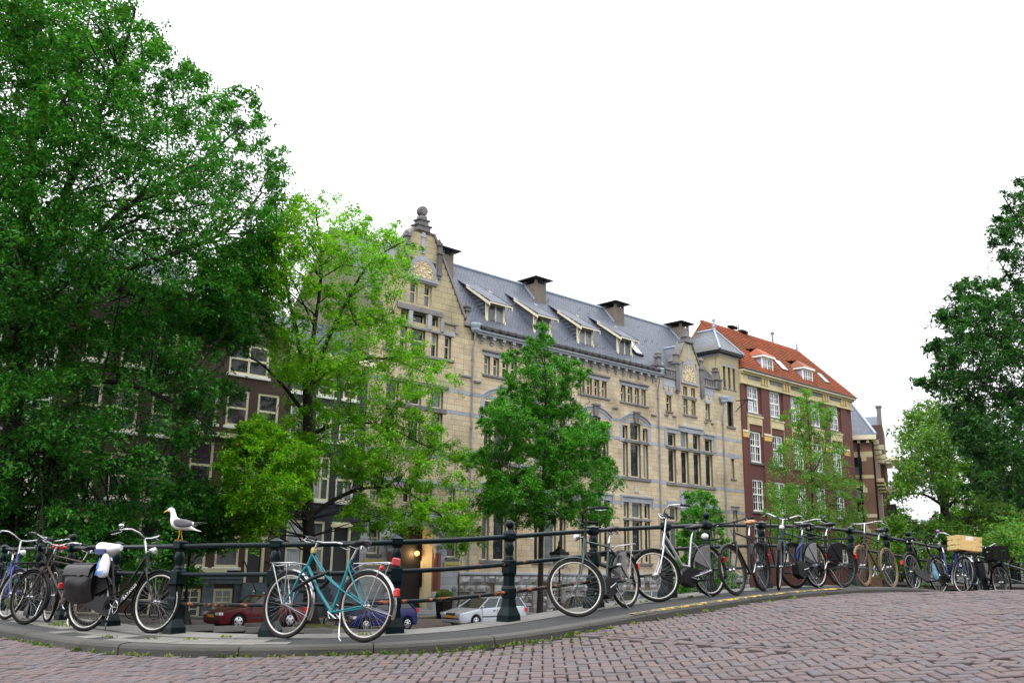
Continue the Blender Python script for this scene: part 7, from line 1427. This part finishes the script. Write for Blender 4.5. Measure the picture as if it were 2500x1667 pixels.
# ------------------------------------------------------------------ street lamps, bollard
M['lampglass'] = glassy('clear lamp glass', (.22,.24,.22), .1)
def lamp(label, p, top):
    root = thing('street_lamp', label, 'street lamp', p, RZ, 'cast iron street lamps on the far quay')
    MB().lathe([(.30,0),(.30,.12),(.26,.2),(.2,.45),(.13,.62),(.15,.7),(.1,.78),(.075,1.2),(.09,1.28),(.06,1.36),(.05,top - .35),(.08,top - .3),(.05,top - .22),(.06,top - .02)], 12).build('post', M['black'], root)
    MB().tube([(-.4, 0, top - .35), (.4, 0, top - .35)], .02, 6).build('ladder_bar', M['black'], root)
    mb = MB(); w0, w1 = .15, .36; mb.frus(0, 0, top, top + .72, w0, w1); mb.build('glass', M['lampglass'], root)
    mb = MB()
    for sx in (-1, 1):
        for sy in (-1, 1): mb.tube([(sx * w0, sy * w0, top - .02), (sx * w1, sy * w1, top + .73)], .022, 4)
    mb.frus(0, 0, top - .05, top, .17, .17); mb.frus(0, 0, top + .72, top + .8, .41, .41)
    for k in range(-2, 3):
        for q in (-1, 1): mb.frus(k * .16, q * .37, top + .8, top + .9, .05, .01); mb.frus(q * .37, k * .16, top + .8, top + .9, .05, .01)
    mb.frus(0, 0, top + .8, top + 1.05, .33, .12); mb.lathe([(.12,top+1.05),(.15,top+1.12),(.1,top+1.2),(.06,top+1.3),(.09,top+1.38),(.02,top+1.5),(0,top+1.55)], 10); mb.build('lantern_frame', M['black'], root); return root
lamp('black cast iron lantern post with open crown, beside the conical tree trunk', S(39.9, 37.9), 3.05)
lamp('cast iron lamp post, its lantern hidden in the huge elm, left of the red car', S(17.85, 37.9, ZQ(17.8)), 4.3)
bp = S(20.2, 45.4, ZQ(20.2) + .12); bo = thing('bollard', 'slim black iron bollard on the pavement left of the red car', 'bollard', bp)
MB().lathe([(.13,0),(.13,.15),(.09,.25),(.08,.85),(.11,.9),(.11,.98),(.06,1.02),(.07,1.06),(.1,1.12),(.09,1.22),(0,1.28)], 12).build('post', M['black'], bo)
# ------------------------------------------------------------------ moored tender: white rail tube over a blue cover
bt = thing('moored_boat', 'low moored boat with white rail tubes and a blue cover showing over the pavement edge', 'boat', S(33.9, 35.2, -1.3), RZ)
mb = MB(); loft(mb, [(-3.6, .3, .5, .3), (-3.2, .85, .45, .5), (0, 1.05, .4, .5), (2.6, .9, .45, .48), (3.8, .35, .65, .3), (4.0, .05, .7, .1)], 12); mb.build('hull', CP['blue'], bt)
M['tarp'] = plain('blue tarpaulin', (.03,.06,.22), .5, bmp=.4, scale=6); mb = MB(); loft(mb, [(-3.3, .6, .75, .2), (-2.5, .8, .95, .4), (2.4, .7, .98, .4), (3.2, .4, .85, .2)], 12); mb.build('cover', M['tarp'], bt)
mb = MB(); mb.tube([(-3.4, -.85, 1.56), (0, -.9, 1.62), (3.2, -.7, 1.74)], .05, 8); mb.tube([(-3.2, -.9, 1.36), (0, -.95, 1.4), (1, -.9, 1.42)], .035, 8)
for x in (-3.2, -1.6, 0, 1.6, 3.0): mb.tube([(x, -.86, .8), (x, -.86, 1.62)], .03, 6)
mb.build('rail_tube', M['whitepl'], bt)
# ------------------------------------------------------------------ the gull on the flat topped post
gu = thing('seagull', 'white seagull with slate grey wings and yellow legs standing on a railing post', 'bird', POST_TOP + Vector((0, 0, .0)), math.pi - .12); gu.scale = (.8, .8, .8)
M['feather'] = plain('white feathers', (.82,.82,.80), .7, var=.05); M['wing'] = plain('slate wing feathers', (.115,.115,.13), .7, var=.25, scale=30); M['tip'] = plain('black wing tip', (.012,.012,.014), .6); M['bill'] = plain('yellow bill', (.80,.42,.02), .4); M['leg'] = plain('yellow leg', (.75,.42,.03), .5)
def ring_loft(mb, secs, n=14):          # sections (x, z, half width, half height, tilt of the section plane)
    vs = []
    for x, z, a, b, t in secs:
        for j in range(n): q = 2 * math.pi * j / n; u = b * math.sin(q); vs.append((x - u * math.sin(t), a * math.cos(q), z + u * math.cos(t)))
    k = len(secs); mb.add(vs, [(i*n+j, i*n+(j+1) % n, (i+1)*n+(j+1) % n, (i+1)*n+j) for i in range(k-1) for j in range(n)], True); mb.add(vs[:n], [tuple(reversed(range(n)))]); mb.add(vs[-n:], [tuple(range(n))])
mb = MB(); ring_loft(mb, [(-.29, .135, .02, .004, -.25), (-.22, .15, .035, .012, -.25), (-.15, .175, .05, .03, -.2), (-.07, .205, .068, .058, -.15), (.02, .228, .08, .078, -.1), (.09, .245, .08, .085, .1), (.135, .275, .068, .075, .45), (.15, .32, .05, .055, .95), (.155, .365, .038, .042, 1.25), (.165, .40, .034, .038, 1.2), (.182, .432, .036, .04, .7), (.205, .445, .034, .036, .2), (.228, .442, .026, .027, -.1), (.245, .436, .014, .016, -.2)], 16); mb.build('body', M['feather'], gu)
mb = MB(); ring_loft(mb, [(.24, .436, .012, .015, -.3), (.27, .425, .009, .013, -.4), (.295, .412, .006, .011, -.5), (.308, .398, .002, .005, -.9)], 8); mb.build('bill', M['bill'], gu)
for q in (-1, 1):
    mb = MB(); ring_loft(mb, [(.105, .262, .012, .03, 0), (.07, .255, .02, .055, -.05), (-.02, .248, .022, .062, -.1), (-.11, .240, .02, .045, -.1), (-.17, .236, .014, .028, -.05), (-.2, .236, .01, .02, 0)], 12); mb.v = [(x, y + q * (.072 - .1 * max(0, -x - .02)), z) for x, y, z in mb.v]; w = mb.build('wing', M['wing'], gu)
    mb = MB(); ring_loft(mb, [(-.16, .238, .012, .026, 0), (-.19, .238, .012, .024, 0), (-.20, .24, .01, .02, 0)], 10); mb.v = [(x, y + q * .057, z) for x, y, z in mb.v]; mb.build('wing_bar', M['feather'], w)
    mb = MB(); ring_loft(mb, [(-.19, .24, .01, .02, 0), (-.25, .247, .008, .017, .05), (-.31, .254, .005, .012, .05), (-.36, .256, .001, .003, 0)], 8); mb.v = [(x, y + q * (.055 - .1 * max(0, -x - .2)), z) for x, y, z in mb.v]; mb.build('wing_tip', M['tip'], w)
    MB().ball((.214, q * .031, .45), .0065, 8).build('eye', M['tip'], gu)
    fx = .06 if q > 0 else -.005; mb = MB(); mb.tube([(.03, q * .03, .165), (.02, q * .032, .09), (fx * .6, q * .03, .012)], [.009, .006, .0055], 6)
    f0 = Vector((fx * .6, q * .03, .008))
    for a in (-.5, 0, .5): mb.tube([f0, f0 + Vector((.045 * math.cos(a), .045 * math.sin(a), -.003))], [.005, .003], 5)
    mb.add([f0 + Vector((.0, 0, 0)), f0 + Vector((.042 * math.cos(.5), -.042 * math.sin(.5), -.002)), f0 + Vector((.045, 0, -.002)), f0 + Vector((.042 * math.cos(.5), .042 * math.sin(.5), -.002))], [(0,1,2,3)]); mb.build('leg', M['leg'], gu)
